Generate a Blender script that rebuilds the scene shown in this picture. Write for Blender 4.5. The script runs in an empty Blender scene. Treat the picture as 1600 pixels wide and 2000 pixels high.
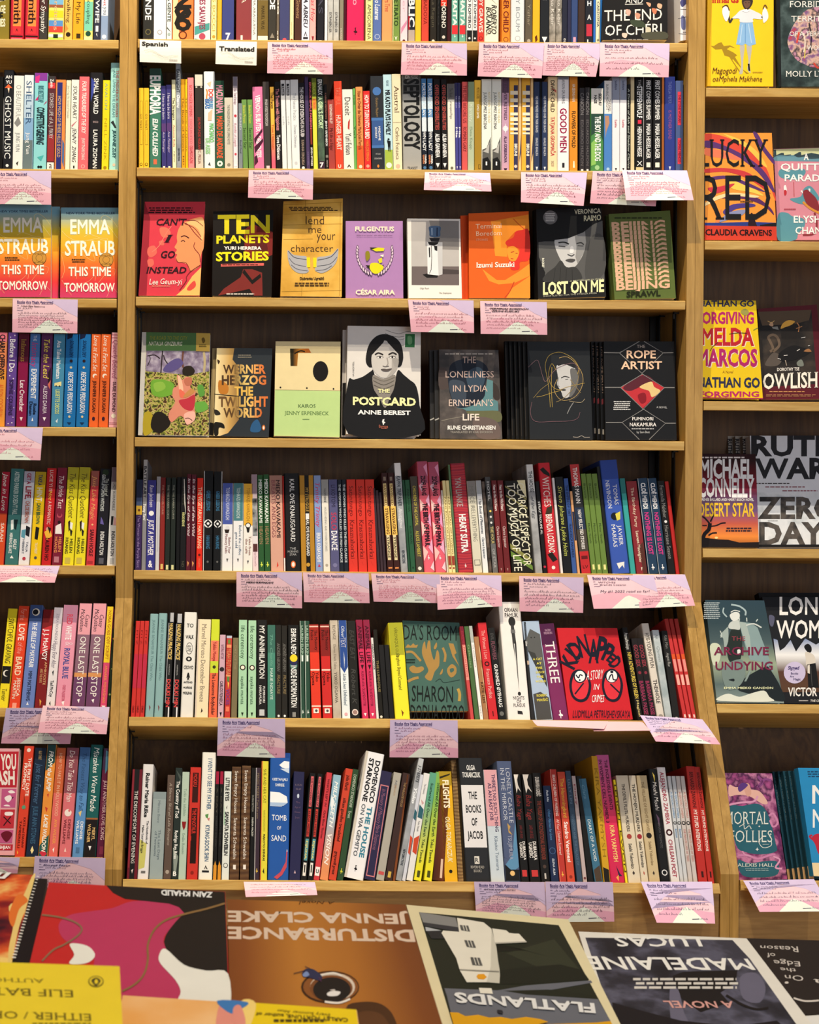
import bpy, math, random
from mathutils import Vector, Matrix
from mathutils.geometry import tessellate_polygon, delaunay_2d_cdt
S = bpy.context.scene
COL = S.collection
# ---------------------------------------------------------------- camera
F, XC, YC, TH, CZ = 2450.0, 460.0, 805.0, 0.0075, 1.45     # focal length in pixels, vanishing point, roll, eye height
cd = bpy.data.cameras.new('camera'); cam = bpy.data.objects.new('camera', cd); COL.objects.link(cam)
cd.sensor_fit = 'HORIZONTAL'; cd.sensor_width = 36; cd.lens = 36 * F / 1600
cd.shift_x = (800 - XC) / 1600; cd.shift_y = -(1000 - YC) / 1600
cam.matrix_world = Matrix.Translation((0, 0, CZ)) @ Matrix.Rotation(math.pi / 2, 4, 'X') @ Matrix.Rotation(TH, 4, 'Z')
cd.clip_start = .05
cd.dof.use_dof = True; cd.dof.focus_distance = 2.62; cd.dof.aperture_fstop = 34
S.camera = cam
# ---------------------------------------------------------------- light
S.view_settings.view_transform = 'Standard'; S.view_settings.look = 'None'
S.view_settings.gamma = 1; S.view_settings.use_curve_mapping = False; S.view_settings.exposure = 0.0
w = bpy.data.worlds.new('world'); S.world = w; w.use_nodes = True
w.node_tree.nodes['Background'].inputs[0].default_value = (.90, .92, 1.0, 1)
w.node_tree.nodes['Background'].inputs[1].default_value = .27
def lamp(kind, name, loc, target, power, color, size=.05, spot=70, blend=.6):
    l = bpy.data.lights.new(name, kind); l.energy = power; l.color = color
    if kind == 'AREA': l.shape = 'RECTANGLE'; l.size, l.size_y = size
    else: l.shadow_soft_size = size
    if kind == 'SPOT': l.spot_size = math.radians(spot); l.spot_blend = blend
    o = bpy.data.objects.new(name, l); COL.objects.link(o); o.location = loc
    o.rotation_euler = (Vector(target) - Vector(loc)).to_track_quat('-Z', 'Y').to_euler()
    return o
WARM = (1.0, .87, .66)
lamp('SPOT', 'track_spot', (.18, 1.74, 4.2), (.28, 2.62, 1.68), 340, WARM, .014, 60, .9)
lamp('SPOT', 'track_spot', (-.62, 1.5, 4.2), (-.5, 2.66, 1.8), 235, WARM, .014, 52, .9)
lamp('SPOT', 'track_spot', (1.42, 1.60, 4.2), (1.32, 2.62, 1.6), 250, (1.0, .89, .72), .014, 54, .9)
lamp('SPOT', 'track_spot', (.45, .3, 4.2), (.35, .95, 1.0), 290, (1.0, .90, .74), .05, 50, .8)
lamp('AREA', 'shop_window_daylight', (1.9, -2.4, 1.8), (.9, 2.7, 1.0), 70, (.86, .91, 1.0), (3.2, 2.2))
# ---------------------------------------------------------------- materials
def lin(h):
    r = [int(h[i:i + 2], 16) / 255 for i in (0, 2, 4)]
    return tuple([(c / 12.92 if c <= .04045 else ((c + .055) / 1.055) ** 2.4) for c in r] + [1])
MATS = {}
def mat(spec, rough=.5):
    """'rrggbb' plain print; 'N<scale>|hex|hex' mottled print; 'W<scale>|..' flowing bands; 'G<z0>:<z1>|..' / 'H<x0>:<x1>|..' printed colour runs along z / x"""
    spec = spec.replace("/", "|"); k = (spec, rough)
    if k in MATS: return MATS[k]
    m = bpy.data.materials.new('print_' + spec[:24].replace('|', '_')); m.use_nodes = True; MATS[k] = m
    nt = m.node_tree; b = nt.nodes['Principled BSDF']; b.inputs['Roughness'].default_value = rough
    b.inputs['Specular IOR Level'].default_value = .14
    tc = nt.nodes.new('ShaderNodeTexCoord')
    if len(spec) == 6:
        n = nt.nodes.new('ShaderNodeTexNoise'); n.inputs['Scale'].default_value = 55; n.inputs['Detail'].default_value = 3
        nt.links.new(tc.outputs['Object'], n.inputs['Vector'])
        mx = nt.nodes.new('ShaderNodeMixRGB'); mx.blend_type = 'MULTIPLY'; mx.inputs[0].default_value = .10
        mx.inputs[1].default_value = lin(spec)
        nt.links.new(n.outputs[0], mx.inputs[2]); nt.links.new(mx.outputs[0], b.inputs['Base Color'])
        return m
    head, *cols = spec.split('|')
    cr = nt.nodes.new('ShaderNodeValToRGB'); e = cr.color_ramp.elements
    lo, hi = (0, 1) if head[0] in 'GH' else ((.33, .67) if head[0] == 'N' else (0, 1))
    for i, c in enumerate(cols):
        p = lo + (hi - lo) * i / max(1, len(cols) - 1)
        x = e[i] if i < 2 else e.new(p)
        x.position = p; x.color = lin(c)
    if head[0] in 'NW':
        if head[0] == 'N':
            n = nt.nodes.new('ShaderNodeTexNoise'); n.inputs['Detail'].default_value = 4
        else:
            n = nt.nodes.new('ShaderNodeTexWave'); n.inputs['Distortion'].default_value = 6; n.inputs['Detail'].default_value = 1.5
            n.bands_direction = 'Z'; n.inputs['Detail Scale'].default_value = .6
        n.inputs['Scale'].default_value = float(head[1:])
        nt.links.new(tc.outputs['Object'], n.inputs['Vector'])
        nt.links.new(n.outputs['Fac' if head[0] == 'N' else 1], cr.inputs[0])
    else:
        a, z = map(float, head[1:].split(':'))
        sx = nt.nodes.new('ShaderNodeSeparateXYZ'); nt.links.new(tc.outputs['Object'], sx.inputs[0])
        mr = nt.nodes.new('ShaderNodeMapRange'); mr.inputs[1].default_value = a; mr.inputs[2].default_value = z
        nt.links.new(sx.outputs[2 if head[0] == 'G' else 0], mr.inputs[0]); nt.links.new(mr.outputs[0], cr.inputs[0])
    nt.links.new(cr.outputs[0], b.inputs['Base Color'])
    return m
def wood(name, c1, c2, scale, rough=.45, knots=False):
    m = bpy.data.materials.new(name); m.use_nodes = True; nt = m.node_tree; b = nt.nodes['Principled BSDF']
    tc = nt.nodes.new('ShaderNodeTexCoord'); mp = nt.nodes.new('ShaderNodeMapping'); mp.inputs['Scale'].default_value = scale
    n = nt.nodes.new('ShaderNodeTexNoise'); n.inputs['Scale'].default_value = 6; n.inputs['Detail'].default_value = 7; n.inputs['Distortion'].default_value = 1.2
    cr = nt.nodes.new('ShaderNodeValToRGB'); cr.color_ramp.elements[0].color = lin(c1); cr.color_ramp.elements[1].color = lin(c2)
    cr.color_ramp.elements[0].position = .32; cr.color_ramp.elements[1].position = .68
    n2 = nt.nodes.new('ShaderNodeTexNoise'); n2.inputs['Scale'].default_value = 40; n2.inputs['Detail'].default_value = 3
    mx = nt.nodes.new('ShaderNodeMixRGB'); mx.blend_type = 'MULTIPLY'; mx.inputs[0].default_value = .28
    nt.links.new(tc.outputs['Object'], mp.inputs[0]); nt.links.new(mp.outputs[0], n.inputs['Vector']); nt.links.new(mp.outputs[0], n2.inputs['Vector'])
    nt.links.new(n.outputs['Fac'], cr.inputs[0]); nt.links.new(cr.outputs[0], mx.inputs[1]); nt.links.new(n2.outputs['Fac'], mx.inputs[2])
    nt.links.new(mx.outputs[0], b.inputs['Base Color']); b.inputs['Roughness'].default_value = rough; b.inputs['Specular IOR Level'].default_value = .35
    bp = nt.nodes.new('ShaderNodeBump'); bp.inputs['Strength'].default_value = .06; nt.links.new(n2.outputs['Fac'], bp.inputs['Height']); nt.links.new(bp.outputs[0], b.inputs['Normal'])
    return m
WOODV = wood('maple_vertical', 'ae853e', 'c99e54', (9, 9, .9)); WOODH = wood('maple_along', 'c09446', 'dab468', (.9, 9, 9))
BACKW = wood('oak_veneer_back', '4a3018', '684826', (9, 9, .55), .6)
PINE = wood('pine_board', '9c7848', 'b89258', (.8, 8, 8), .55)
def plainmat(name, h, rough=.5, metal=0.):
    m = bpy.data.materials.new(name); m.use_nodes = True; b = m.node_tree.nodes['Principled BSDF']
    n = m.node_tree.nodes.new('ShaderNodeTexNoise'); n.inputs['Scale'].default_value = 30
    mx = m.node_tree.nodes.new('ShaderNodeMixRGB'); mx.blend_type = 'MULTIPLY'; mx.inputs[0].default_value = .15; mx.inputs[1].default_value = lin(h)
    m.node_tree.links.new(n.outputs[0], mx.inputs[2]); m.node_tree.links.new(mx.outputs[0], b.inputs['Base Color'])
    b.inputs['Roughness'].default_value = rough; b.inputs['Metallic'].default_value = metal; return m
METAL = plainmat('dark_steel', '2c2a28', .4, .8)
def pagemat():
    m = bpy.data.materials.new('page_edges'); m.use_nodes = True; nt = m.node_tree; b = nt.nodes['Principled BSDF']
    tc = nt.nodes.new('ShaderNodeTexCoord'); mp = nt.nodes.new('ShaderNodeMapping'); mp.inputs['Scale'].default_value = (900, 3, 3)
    n = nt.nodes.new('ShaderNodeTexNoise'); n.inputs['Scale'].default_value = 1
    cr = nt.nodes.new('ShaderNodeValToRGB'); cr.color_ramp.elements[0].color = lin('c8bea6'); cr.color_ramp.elements[1].color = lin('efe8d8')
    nt.links.new(tc.outputs['Object'], mp.inputs[0]); nt.links.new(mp.outputs[0], n.inputs['Vector']); nt.links.new(n.outputs['Fac'], cr.inputs[0])
    nt.links.new(cr.outputs[0], b.inputs['Base Color']); b.inputs['Roughness'].default_value = .8; return m
PAGES = pagemat()
# ---------------------------------------------------------------- geometry helpers
CAM = Vector((0, 0, CZ)); CT, ST = math.cos(TH), math.sin(TH)
def ray(px, py):
    dx, dy = px - XC, py - YC
    return Vector(((dx * CT + dy * ST) / F, 1, -(-dx * ST + dy * CT) / F))
def at(px, py, Y): return CAM + ray(px, py) * Y
class Plane:
    def __init__(s, p, n): s.p, s.n = Vector(p), Vector(n).normalized()
    def hit(s, px, py):
        d = ray(px, py); return CAM + d * ((s.p - CAM).dot(s.n) / d.dot(s.n))
class MB:
    """collects polygons of several materials into ONE mesh object"""
    def __init__(s): s.v, s.f, s.mi, s.ms = [], [], [], []
    def m(s, mt):
        if mt not in s.ms: s.ms.append(mt)
        return s.ms.index(mt)
    def add(s, vs, fs, mt):
        o = len(s.v); s.v += [Vector(v) for v in vs]; k = s.m(mt)
        for f in fs: s.f.append(tuple(i + o for i in f)); s.mi.append(k)
    def hexa(s, p, mt):      # 8 corners: bottom ring then top ring
        s.add(p, [(3, 2, 1, 0), (4, 5, 6, 7), (0, 1, 5, 4), (1, 2, 6, 5), (2, 3, 7, 6), (3, 0, 4, 7)], mt)
    def box(s, a, b, mt):
        (x0, y0, z0), (x1, y1, z1) = a, b
        s.hexa([(x0, y0, z0), (x1, y0, z0), (x1, y1, z0), (x0, y1, z0), (x0, y0, z1), (x1, y0, z1), (x1, y1, z1), (x0, y1, z1)], mt)
    def build(s, name, parent=None, origin=None, smooth=False):
        org = Vector(origin) if origin is not None else (parent['_o'] if False else Vector())
        me = bpy.data.meshes.new(name); me.from_pydata([v - org for v in s.v], [], s.f)
        for m_ in s.ms: me.materials.append(m_)
        me.polygons.foreach_set('material_index', s.mi); me.update()
        if smooth: me.polygons.foreach_set('use_smooth', [True] * len(me.polygons))
        o = bpy.data.objects.new(name, me); COL.objects.link(o)
        if parent: o.parent = parent
        else: o.location = org
        return o
def thing(name, loc, label, cat, group=None):
    o = bpy.data.objects.new(name, None); o.empty_display_size = .02; COL.objects.link(o); o.location = loc
    o['label'] = label; o['category'] = cat
    if group: o['group'] = group
    return o
# ---------------------------------------------------------------- lettering
_tc = bpy.data.curves.new('glyph', 'FONT'); _to = bpy.data.objects.new('glyph', _tc); COL.objects.link(_to); _tc.resolution_u = 2
def _mesh(body, off):
    _tc.body = body; _tc.offset = off; bpy.context.view_layer.update()
    ev = _to.evaluated_get(bpy.context.evaluated_depsgraph_get()); me = ev.to_mesh()
    v = [(p.co.x, p.co.y) for p in me.vertices]; f = [tuple(p.vertices) for p in me.polygons]
    ev.to_mesh_clear(); return v, f
ADV, GL = {}, {}
_ibar = max(x for x, y in _mesh('I', 0)[0])
OFF = {'r': 0., 'b': .020, 'h': .036, 'l': -.008}
def glyph(ch, wt, serif):
    k = (ch, wt, serif)
    if k in GL: return GL[k]
    if ch not in ADV: ADV[ch] = max(x for x, y in _mesh(ch + 'I', 0)[0]) - _ibar
    v, f = _mesh(ch, OFF[wt]) if ch != ' ' else ([], [])
    v, f = list(v), list(f)
    if wt in 'bh' and f:                       # where thickening spoils the outline, thicken by shifted copies instead
        def area(v, f): return sum(abs((v[t[1]][0] - v[t[0]][0]) * (v[t[2]][1] - v[t[0]][1]) - (v[t[2]][0] - v[t[0]][0]) * (v[t[1]][1] - v[t[0]][1])) / 2 for t in f if len(t) == 3)
        v0, f0 = _mesh(ch, OFF['r']); cn = {}
        for q in f0:
            for a, b in zip(q, q[1:] + q[:1]): e = (min(a, b), max(a, b)); cn[e] = cn.get(e, 0) + 1
        per = sum(math.dist(v0[a], v0[b]) for (a, b), n in cn.items() if n == 1); A0 = area(v0, f0); ex = A0 + (OFF[wt] - OFF['r']) * per
        if abs(area(v, f) - ex) > .10 * ex or ch in 'MNWmw':
            o = OFF[wt] * .62; v, f = [], []
            for dx, dy in ((-o, -o * .5), (o, o * .5), (-o, o * .5), (o, -o * .5)):
                n = len(v); v += [(x + dx, y + dy) for x, y in v0]; f += [tuple(i + n for i in q) for q in f0]
            def ccw(q): return q if sum(v[a][0] * v[b][1] - v[b][0] * v[a][1] for a, b in zip(q, q[1:] + q[:1])) > 0 else q[::-1]
            r = delaunay_2d_cdt([Vector(p) for p in v], [], [ccw(q) for q in f], 0, 1e-5)
            v, f = [tuple(p) for p in r[0]], [tuple(q) for q, og in zip(r[2], r[5]) if og]
    if serif and ch.isalpha():                 # slab feet and caps on the open stem ends
        cnt = {}
        for q in f:
            for a, b in zip(q, q[1:] + q[:1]): cnt[(min(a, b), max(a, b))] = cnt.get((min(a, b), max(a, b)), 0) + 1
        ends = [(a, b) for (a, b), n in cnt.items() if n == 1 and abs(v[a][1] - v[b][1]) < .004 and .03 < abs(v[a][0] - v[b][0]) < .2]
        for a, b in ends:
            y = v[a][1]; x0, x1 = sorted((v[a][0], v[b][0]))
            for yb in (0, .682, .449):
                if abs(y - yb) < .045:
                    d = .035 if yb == 0 else -.035; n = len(v)
                    v += [(x0 - .05, y), (x1 + .05, y), (x1 + .05, y + d), (x0 - .05, y + d)]; f.append((n, n + 1, n + 2, n + 3)); break
    GL[k] = (v, f); return GL[k]
def lettering(mb, text, fn, mt, style='r', tr=0.):
    """text laid on fn(s, t): s 0..1 along the line, t 0 baseline .. 1 cap height; style letters: r b h l weight, s serif, i slanted, c script"""
    wt = next((c for c in style if c in 'rbhl'), 'r'); serif = 's' in style; sl = .22 if ('i' in style or 'c' in style) else 0
    x, parts = 0., []
    for ch in text:
        v, f = glyph(ch, wt, serif)
        if v: parts.append((x, v, f))
        x += (ADV[ch] if ch != ' ' else .26) + tr
    if not parts: return
    x0 = min(p[0] + min(a for a, b in p[1]) for p in parts); x1 = max(p[0] + max(a for a, b in p[1]) for p in parts); W = max(x1 - x0, .05)
    cap = .682 if any(c.isupper() or c.isdigit() or c in 'bdfhklt' for c in text) else .449
    j = random.Random(text)
    for ox, v, f in parts:
        dy = (j.random() - .5) * .07 if 'c' in style else 0
        mb.add([fn((ox + a - x0 + sl * (b - .3)) / W, (b + dy) / cap) for a, b in v], f, mt)
def tess(pts):
    if len(pts) <= 4 and len(pts) > 2:
        pass
    return [tuple(t) for t in tessellate_polygon([[Vector((p[0], p[1], 0)) for p in pts]])]
def ribbon(pts, w):
    """quads of a flat line of width w through 2-d points"""
    vs, fs = [], []
    for i, (x, y) in enumerate(pts):
        a = pts[max(0, i - 1)]; b = pts[min(len(pts) - 1, i + 1)]; dx, dy = b[0] - a[0], b[1] - a[1]; L = math.hypot(dx, dy) or 1
        vs += [(x - dy / L * w / 2, y + dx / L * w / 2), (x + dy / L * w / 2, y - dx / L * w / 2)]
    for i in range(len(pts) - 1): fs.append((2 * i, 2 * i + 1, 2 * i + 3, 2 * i + 2))
    return vs, fs
PAL = {'black': '1a1a1a', 'charcoal': '3c3a3a', 'grey': '8c8c8a', 'silver': 'b4b8ba', 'white': 'f0f0f0', 'cream': 'efe4be', 'beige': 'cbbf9f', 'tan': 'b89468', 'brown': '5a3c28', 'dark brown': '3a2620',
 'maroon': '6a2028', 'red': 'd02e2c', 'coral': 'e46a62', 'orange': 'e88030', 'gold': 'b48c2c', 'yellow': 'f0cc28', 'lime': 'd4dc3c', 'olive': '6c6a38', 'green': '4a7a40', 'dark green': '28483a', 'mint': 'acd2b8',
 'teal': '3c7a78', 'turquoise': '58b4ac', 'pale blue': 'b4d4e4', 'blue': '3c64b0', 'navy': '262e50', 'slate': '4c5870', 'violet': '44408c', 'purple': '5a3470', 'mauve': 'b48cb0', 'lavender': 'dadcee', 'pink': 'e8a0b4', 'magenta': 'd8285e', 'peach': 'eeb088', 'grey-brown': '6e6254', 'grey-blue': '8ca2ac'}
def cname(h):
    h = h.replace("/", "|")
    if '|' in h: h = h.split('|')[1]
    p = [int(h[i:i + 2], 16) for i in (0, 2, 4)]
    def d(q):
        c = [int(q[i:i + 2], 16) for i in (0, 2, 4)]; rm = (p[0] + c[0]) / 2
        return (2 + rm / 256) * (p[0] - c[0]) ** 2 + 4 * (p[1] - c[1]) ** 2 + (2 + (255 - rm) / 256) * (p[2] - c[2]) ** 2
    return min(PAL, key=lambda k: d(PAL[k]))
# ---------------------------------------------------------------- the place: bookcases, floor, wall, ceiling
YF = 2.70
def front(z): return YF if z >= 1.048 else max(2.488, YF - .418 * (1.048 - z))
def edge(px, py):
    Y = YF
    for _ in range(12): Y = front(at(px, py, Y).z)
    p = at(px, py, Y); return p.y, p.z
XL, XR, W1 = -.2369, .9874, 1.2243
mb = MB(); mb.box((-4, -4, -.05), (5, 3.1, 0), PINE); o = mb.build('floor'); o['kind'] = 'structure'
mb = MB(); mb.box((-4, 2.93, 0), (5, 3.05, 4.4), plainmat('painted_wall', 'b8b0a4', .8)); o = mb.build('wall_back'); o['kind'] = 'structure'
mb = MB(); mb.box((-4, -4, 4.4), (5, 3.05, 4.5), plainmat('painted_ceiling', 'd8d2c8', .9)); o = mb.build('ceiling'); o['kind'] = 'structure'
PROF = [(YF, 2.42), (YF, 1.048), (2.488, .541), (2.488, 0), (2.915, 0), (2.915, 2.42)]
def side_panel(x0, x1, parent, org):
    mb = MB(); n = len(PROF)
    r = random.Random(x0)
    vs = [(x0, y, z) for y, z in PROF] + [(x1, y, z) for y, z in PROF]
    tri = tess(PROF)
    mb.add(vs, tri + [tuple(i + n for i in t[::-1]) for t in tri] + [(i, (i + 1) % n, (i + 1) % n + n, i + n) for i in range(n)], WOODV)
    return mb.build('side_panel', parent, org)
T5, T6 = math.radians(10), math.atan(.418)
def shelf_frame(px, py, tilt):
    y, z = edge(px, py); return Vector((0, y, z)), Vector((0, math.cos(tilt), -math.sin(tilt))), Vector((0, math.sin(tilt), math.cos(tilt)))
SHELVES = {}
def bookcase(key, xa, xb, rows, label):
    org = Vector(((xa + xb) / 2, YF, 0)); root = thing('bookcase', org, label, 'bookcase', 'bookcases along the wall')
    side_panel(xa, xa + .0178, root, org); side_panel(xb - .0178, xb, root, org)
    mb = MB()
    bp = [(2.896, 2.42), (2.896, .985), (2.69, .49), (2.69, 0)]
    for (y0, z0), (y1, z1) in zip(bp, bp[1:]):
        mb.hexa([(xa + .018, y1, z1), (xb - .018, y1, z1), (xb - .018, y1 + .016, z1), (xa + .018, y1 + .016, z1), (xa + .018, y0, z0), (xb - .018, y0, z0), (xb - .018, y0 + .016, z0), (xa + .018, y0 + .016, z0)], BACKW)
    mb.build('back_panel', root, org)
    for i, (px, py, t) in enumerate(rows):
        E_, D, U = shelf_frame(px, py, t); SHELVES[key + str(i + 1)] = (E_, D, U)
        mb = MB(); a, b = xa + .0205, xb - .0205; bk = .194 if t < .2 else .188
        g = .0012
        pr = [E_ - U * .0195 + D * g, E_ - U * .0195 + D * bk, E_ + D * bk, E_ + D * g, E_ - U * g, E_ - U * (.0195 - g)]
        vs = [Vector((a, p.y, p.z)) for p in pr] + [Vector((b, p.y, p.z)) for p in pr]; n = len(pr)
        mb.add(vs, [tuple(range(n))[::-1], tuple(range(n, 2 * n))] + [(k, (k + 1) % n, (k + 1) % n + n, k + n) for k in range(n)], WOODH)
        sb = mb.build('shelf', root, org)
        for x in (xa + .018, xb - .018 - .0125):          # wire clips under the shelf ends
            for dd in (.045, .135):
                mb = MB(); q = E_ + D * dd - U * .024; p = Vector((x, q.y, q.z))
                mb.box(p - Vector((0, .0015, .012)), p + Vector((.0022, .0015, .004)), METAL); mb.box(p - Vector((0, .0015, .0005)), p + Vector((.0125, .0015, .0025)), METAL)
                mb.build('shelf_clip', sb, org)
    for x in (xa + .0178, xb - .0178 - .003):             # slotted steel standards on the inner sides
        for y in (.062, .165):
            mb = MB()
            for (z0, z1) in ((1.06, 2.4),): mb.box((x, YF + y, z0), (x + .003, YF + y + .016, z1), METAL)
            y1 = front(.56) + y
            mb.hexa([(x, y1, .56), (x + .003, y1, .56), (x + .003, y1 + .016, .56), (x, y1 + .016, .56), (x, YF + y, 1.06), (x + .003, YF + y, 1.06), (x + .003, YF + y + .016, 1.06), (x, YF + y + .016, 1.06)], METAL)
            mb.build('steel_strip', root, org)
    E_, D, U = SHELVES[key + str(len(rows))]
    mb = MB(); mb.box((xa + .019, 2.492, 0), (xb - .019, 2.512, E_.z - .02), PINE); mb.build('base_panel', root, org)
    return root
bookcase('M', XL + .0003, XR - .0003, [(800, 80, 0), (800, 331, 0), (800, 583.5, 0), (800, 858.5, 0), (800, 1117.5, T5), (800, 1404, T6), (800, 1721, T6)],
         'wide maple bookcase between the two double posts with seven shelves of translated books')
bookcase('L', XL - W1, XL - .0003, [(120, 77, 0), (120, 330.5, 0), (120, 583, 0), (120, 834.5, 0), (120, 1104, T5), (120, 1383, T6), (120, 1674, T6)],
         'maple bookcase cut off by the left edge, holding romances and two rainbow covers')
bookcase('R', XR + .0003, XR + W1, [(1480, 172, 0), (1480, 471, 0), (1480, 784.5, 0), (1480, 1072, T5), (1480, 1375, T6), (1480, 1719, T6)],
         'maple bookcase cut off by the right edge, every shelf holding face-out covers')
mb = MB(); p = at(1276, 500, 2.893)
mb.box((p.x - .007, 2.889, 1.0), (p.x + .007, 2.8955, 2.4), METAL)  # dark vertical strip against the back panel, near its right end
mb.build('steel_strip', bpy.data.objects['bookcase'], Vector(((XL + XR) / 2, YF, 0)))
# ---------------------------------------------------------------- books standing spine out
BOOKS = []          # (empty, row key, order, facts for the label)
def leaf_profile(th, dep, r, bt):
    o = [(0, dep), (0, r), (r * .3, r * .3), (r, 0), (th - r, 0), (th - r * .3, r * .3), (th, r), (th, dep)]
    i = [(bt, dep), (bt, r), (max(bt, r * .5), max(bt, r * .5)), (max(r, bt), bt), (th - max(r, bt), bt), (th - max(bt, r * .5), max(bt, r * .5)), (th - bt, r), (th - bt, dep)]
    return o, i
def spine_book(key, n, x0, x1, yt, xt, lean, color, items, hard=False, rec=.022, cols=None, extra=0.):
    E_, D, U = SHELVES[key]; base = E_ + D * (rec + extra); pl = Plane(base, -D); yb = ROWY[key]
    yb0 = yb + (x0 - 800) * TH
    u0 = pl.hit(x0, yb0).x; u1 = pl.hit(x1, yb0).x
    def uv(px, py): p = pl.hit(px, py); return p.x, (p - base).dot(U)
    a = math.radians(lean)
    if xt is not None:
        ut, vt = uv(xt, yt); a = math.atan2(ut - u0, vt) if vt > 0 else 0
        h = math.hypot(ut - u0, vt)
    else:
        u, v = uv((x0 + x1) / 2, yt); h = v / math.cos(a)
    th = max(.003, (u1 - u0) * math.cos(a) - .0002)
    X = Vector((math.cos(a), 0, 0)) - U * math.sin(a); Z = Vector((math.sin(a), 0, 0)) + U * math.cos(a)
    piv = Vector((u1, base.y, base.z)) - X * th if a > 0 else Vector((u0 + .0001, base.y, base.z))
    O = piv + U * .0003
    dep = min(.64 * h, .142)
    L = lambda x, y, z: O + X * x + D * y + Z * z
    root = thing('hardcover_book' if hard else 'paperback', O, '', 'book')
    mt = mat(color); mb = MB(); bt = .0022 if hard else .0006; bt = min(bt, th * .2); r = min(.003, th * .16) if hard else min(.0012, th * .2)
    o, i = leaf_profile(th, dep, r, bt); k = len(o)
    vs = [L(x, y, 0) for x, y in o] + [L(x, y, h) for x, y in o] + [L(x, y, 0) for x, y in i] + [L(x, y, h) for x, y in i]
    fs = []
    for q in range(k - 1):
        fs += [(q, q + 1, k + q + 1, k + q), (2 * k + q + 1, 2 * k + q, 3 * k + q, 3 * k + q + 1), (k + q, k + q + 1, 3 * k + q + 1, 3 * k + q), (q + 1, q, 2 * k + q, 2 * k + q + 1)]
    fs += [(0, k, 3 * k, 2 * k), (k - 1, 3 * k - 1, 4 * k - 1, 2 * k - 1)]
    mb.add(vs, fs, mt)
    lay = [0]; facts = {'ink': None, 'band': None}
    e0, e1 = r * .5 / th, 1 - r * .5 / th
    def P(x, t, d=None): return L(x * th, -.0001 - .00005 * (lay[0] if d is None else d), h * (1 - t))
    def bend(x): return 0
    for it in items:
        lay[0] += 1; c = it[0]
        if c == 'T':
            _, t0, t1, hexc, size, sty, xo, s = it
            lettering(mb, s, lambda q, v: P(.5 + xo + (v - .5) * size, t0 + q * (t1 - t0)), mat(hexc), sty)
            facts['ink'] = facts['ink'] or hexc
        elif c == 'X':
            _, t, hh, wd, hexc, sty, xo, s = it
            hz = hh * th / h
            lettering(mb, s, lambda q, v: P(.5 + xo + (q - .5) * wd, t + hz * (.5 - v)), mat(hexc), sty)
            facts['ink'] = facts['ink'] or hexc
        elif c == 'B':  # printed bands; darker same-hue bands at the top paint in the shelf's shade
            _, t0, t1, hexc = it
            mb.add([P(e0, t0), P(e1, t0), P(e1, t1), P(e0, t1)], [(3, 2, 1, 0)], mat(hexc))
            if t1 - t0 > .12: facts['band'] = facts['band'] or (hexc, (t0 + t1) / 2)
        elif c == 'R':
            _, t0, t1, a_, b_, hexc = it
            mb.add([P(a_, t0), P(b_, t0), P(b_, t1), P(a_, t1)], [(3, 2, 1, 0)], mat(hexc))
        elif c == 'O':
            _, t, rr, hexc, xo, asp = it
            pts = [P(.5 + xo + rr * math.cos(g * .3927), t + rr * asp * th / h * math.sin(g * .3927)) for g in range(16)]
            mb.add(pts, [tuple(range(16))], mat(hexc))
        elif c == 'P':
            _, hexc, pts = it
            mb.add([P(x, t) for x, t in pts], tess(pts), mat(hexc))
        elif c == 'L':                            # small publisher's mark: a bird on one leg
            _, t, hexc, sz = it
            bird = [(-.1, -.5), (.12, -.55), (.05, -.35), (.1, -.1), (.3, .05), (.28, .2), (.02, .25), (.05, .5), (-.06, .5), (-.06, .22), (-.28, .05), (-.05, -.12)]
            mb.add([P(.5 + x * sz, t + y * sz * th / h) for x, y in bird], tess(bird), mat(hexc))
    mb.build('cover', root, O)
    ins = .0035 if hard else .0004
    mb = MB(); g = max(bt, .0006)
    c8 = [L(x, y, z) for z in (ins, h - ins) for x, y in ((g, bt + .0004), (th - g, bt + .0004), (th - g, dep - ins - .0006), (g, dep - ins - .0006))]
    mb.hexa(c8, PAGES); mb.build('page_block', root, O)
    BOOKS.append((root, key, n, dict(th=th, h=h, color=color, hard=hard, **facts)))
    return root
def parse_items(src):
    out = []
    for s in src.split(';'):
        s = s.strip()
        if not s: continue
        f = s.split(' ')
        c = f[0]
        if c == 'T':       # T t0 t1 hex size style[@xo] text
            sty = f[5].split('@'); out.append(('T', float(f[1]), float(f[2]), f[3], float(f[4]), sty[0], float(sty[1]) if len(sty) > 1 else 0., ' '.join(f[6:])))
        elif c == 'X':     # X t height width hex style text
            sty = f[5].split('@'); out.append(('X', float(f[1]), float(f[2]), float(f[3]), f[4], sty[0], float(sty[1]) if len(sty) > 1 else 0., ' '.join(f[6:])))
        elif c == 'B': out.append(('B', float(f[1]), float(f[2]), f[3]))
        elif c == 'R': out.append(('R', *map(float, f[1:5]), f[5]))
        elif c == 'O': out.append(('O', float(f[1]), float(f[2]), f[3], float(f[4]) if len(f) > 4 else 0., float(f[5]) if len(f) > 5 else 1.))
        elif c == 'P': out.append(('P', f[1], [tuple(map(float, q.split(','))) for q in f[2:]]))
        elif c == 'L': out.append(('L', float(f[1]), f[2], float(f[3]) if len(f) > 3 else .8))
    return out
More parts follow.
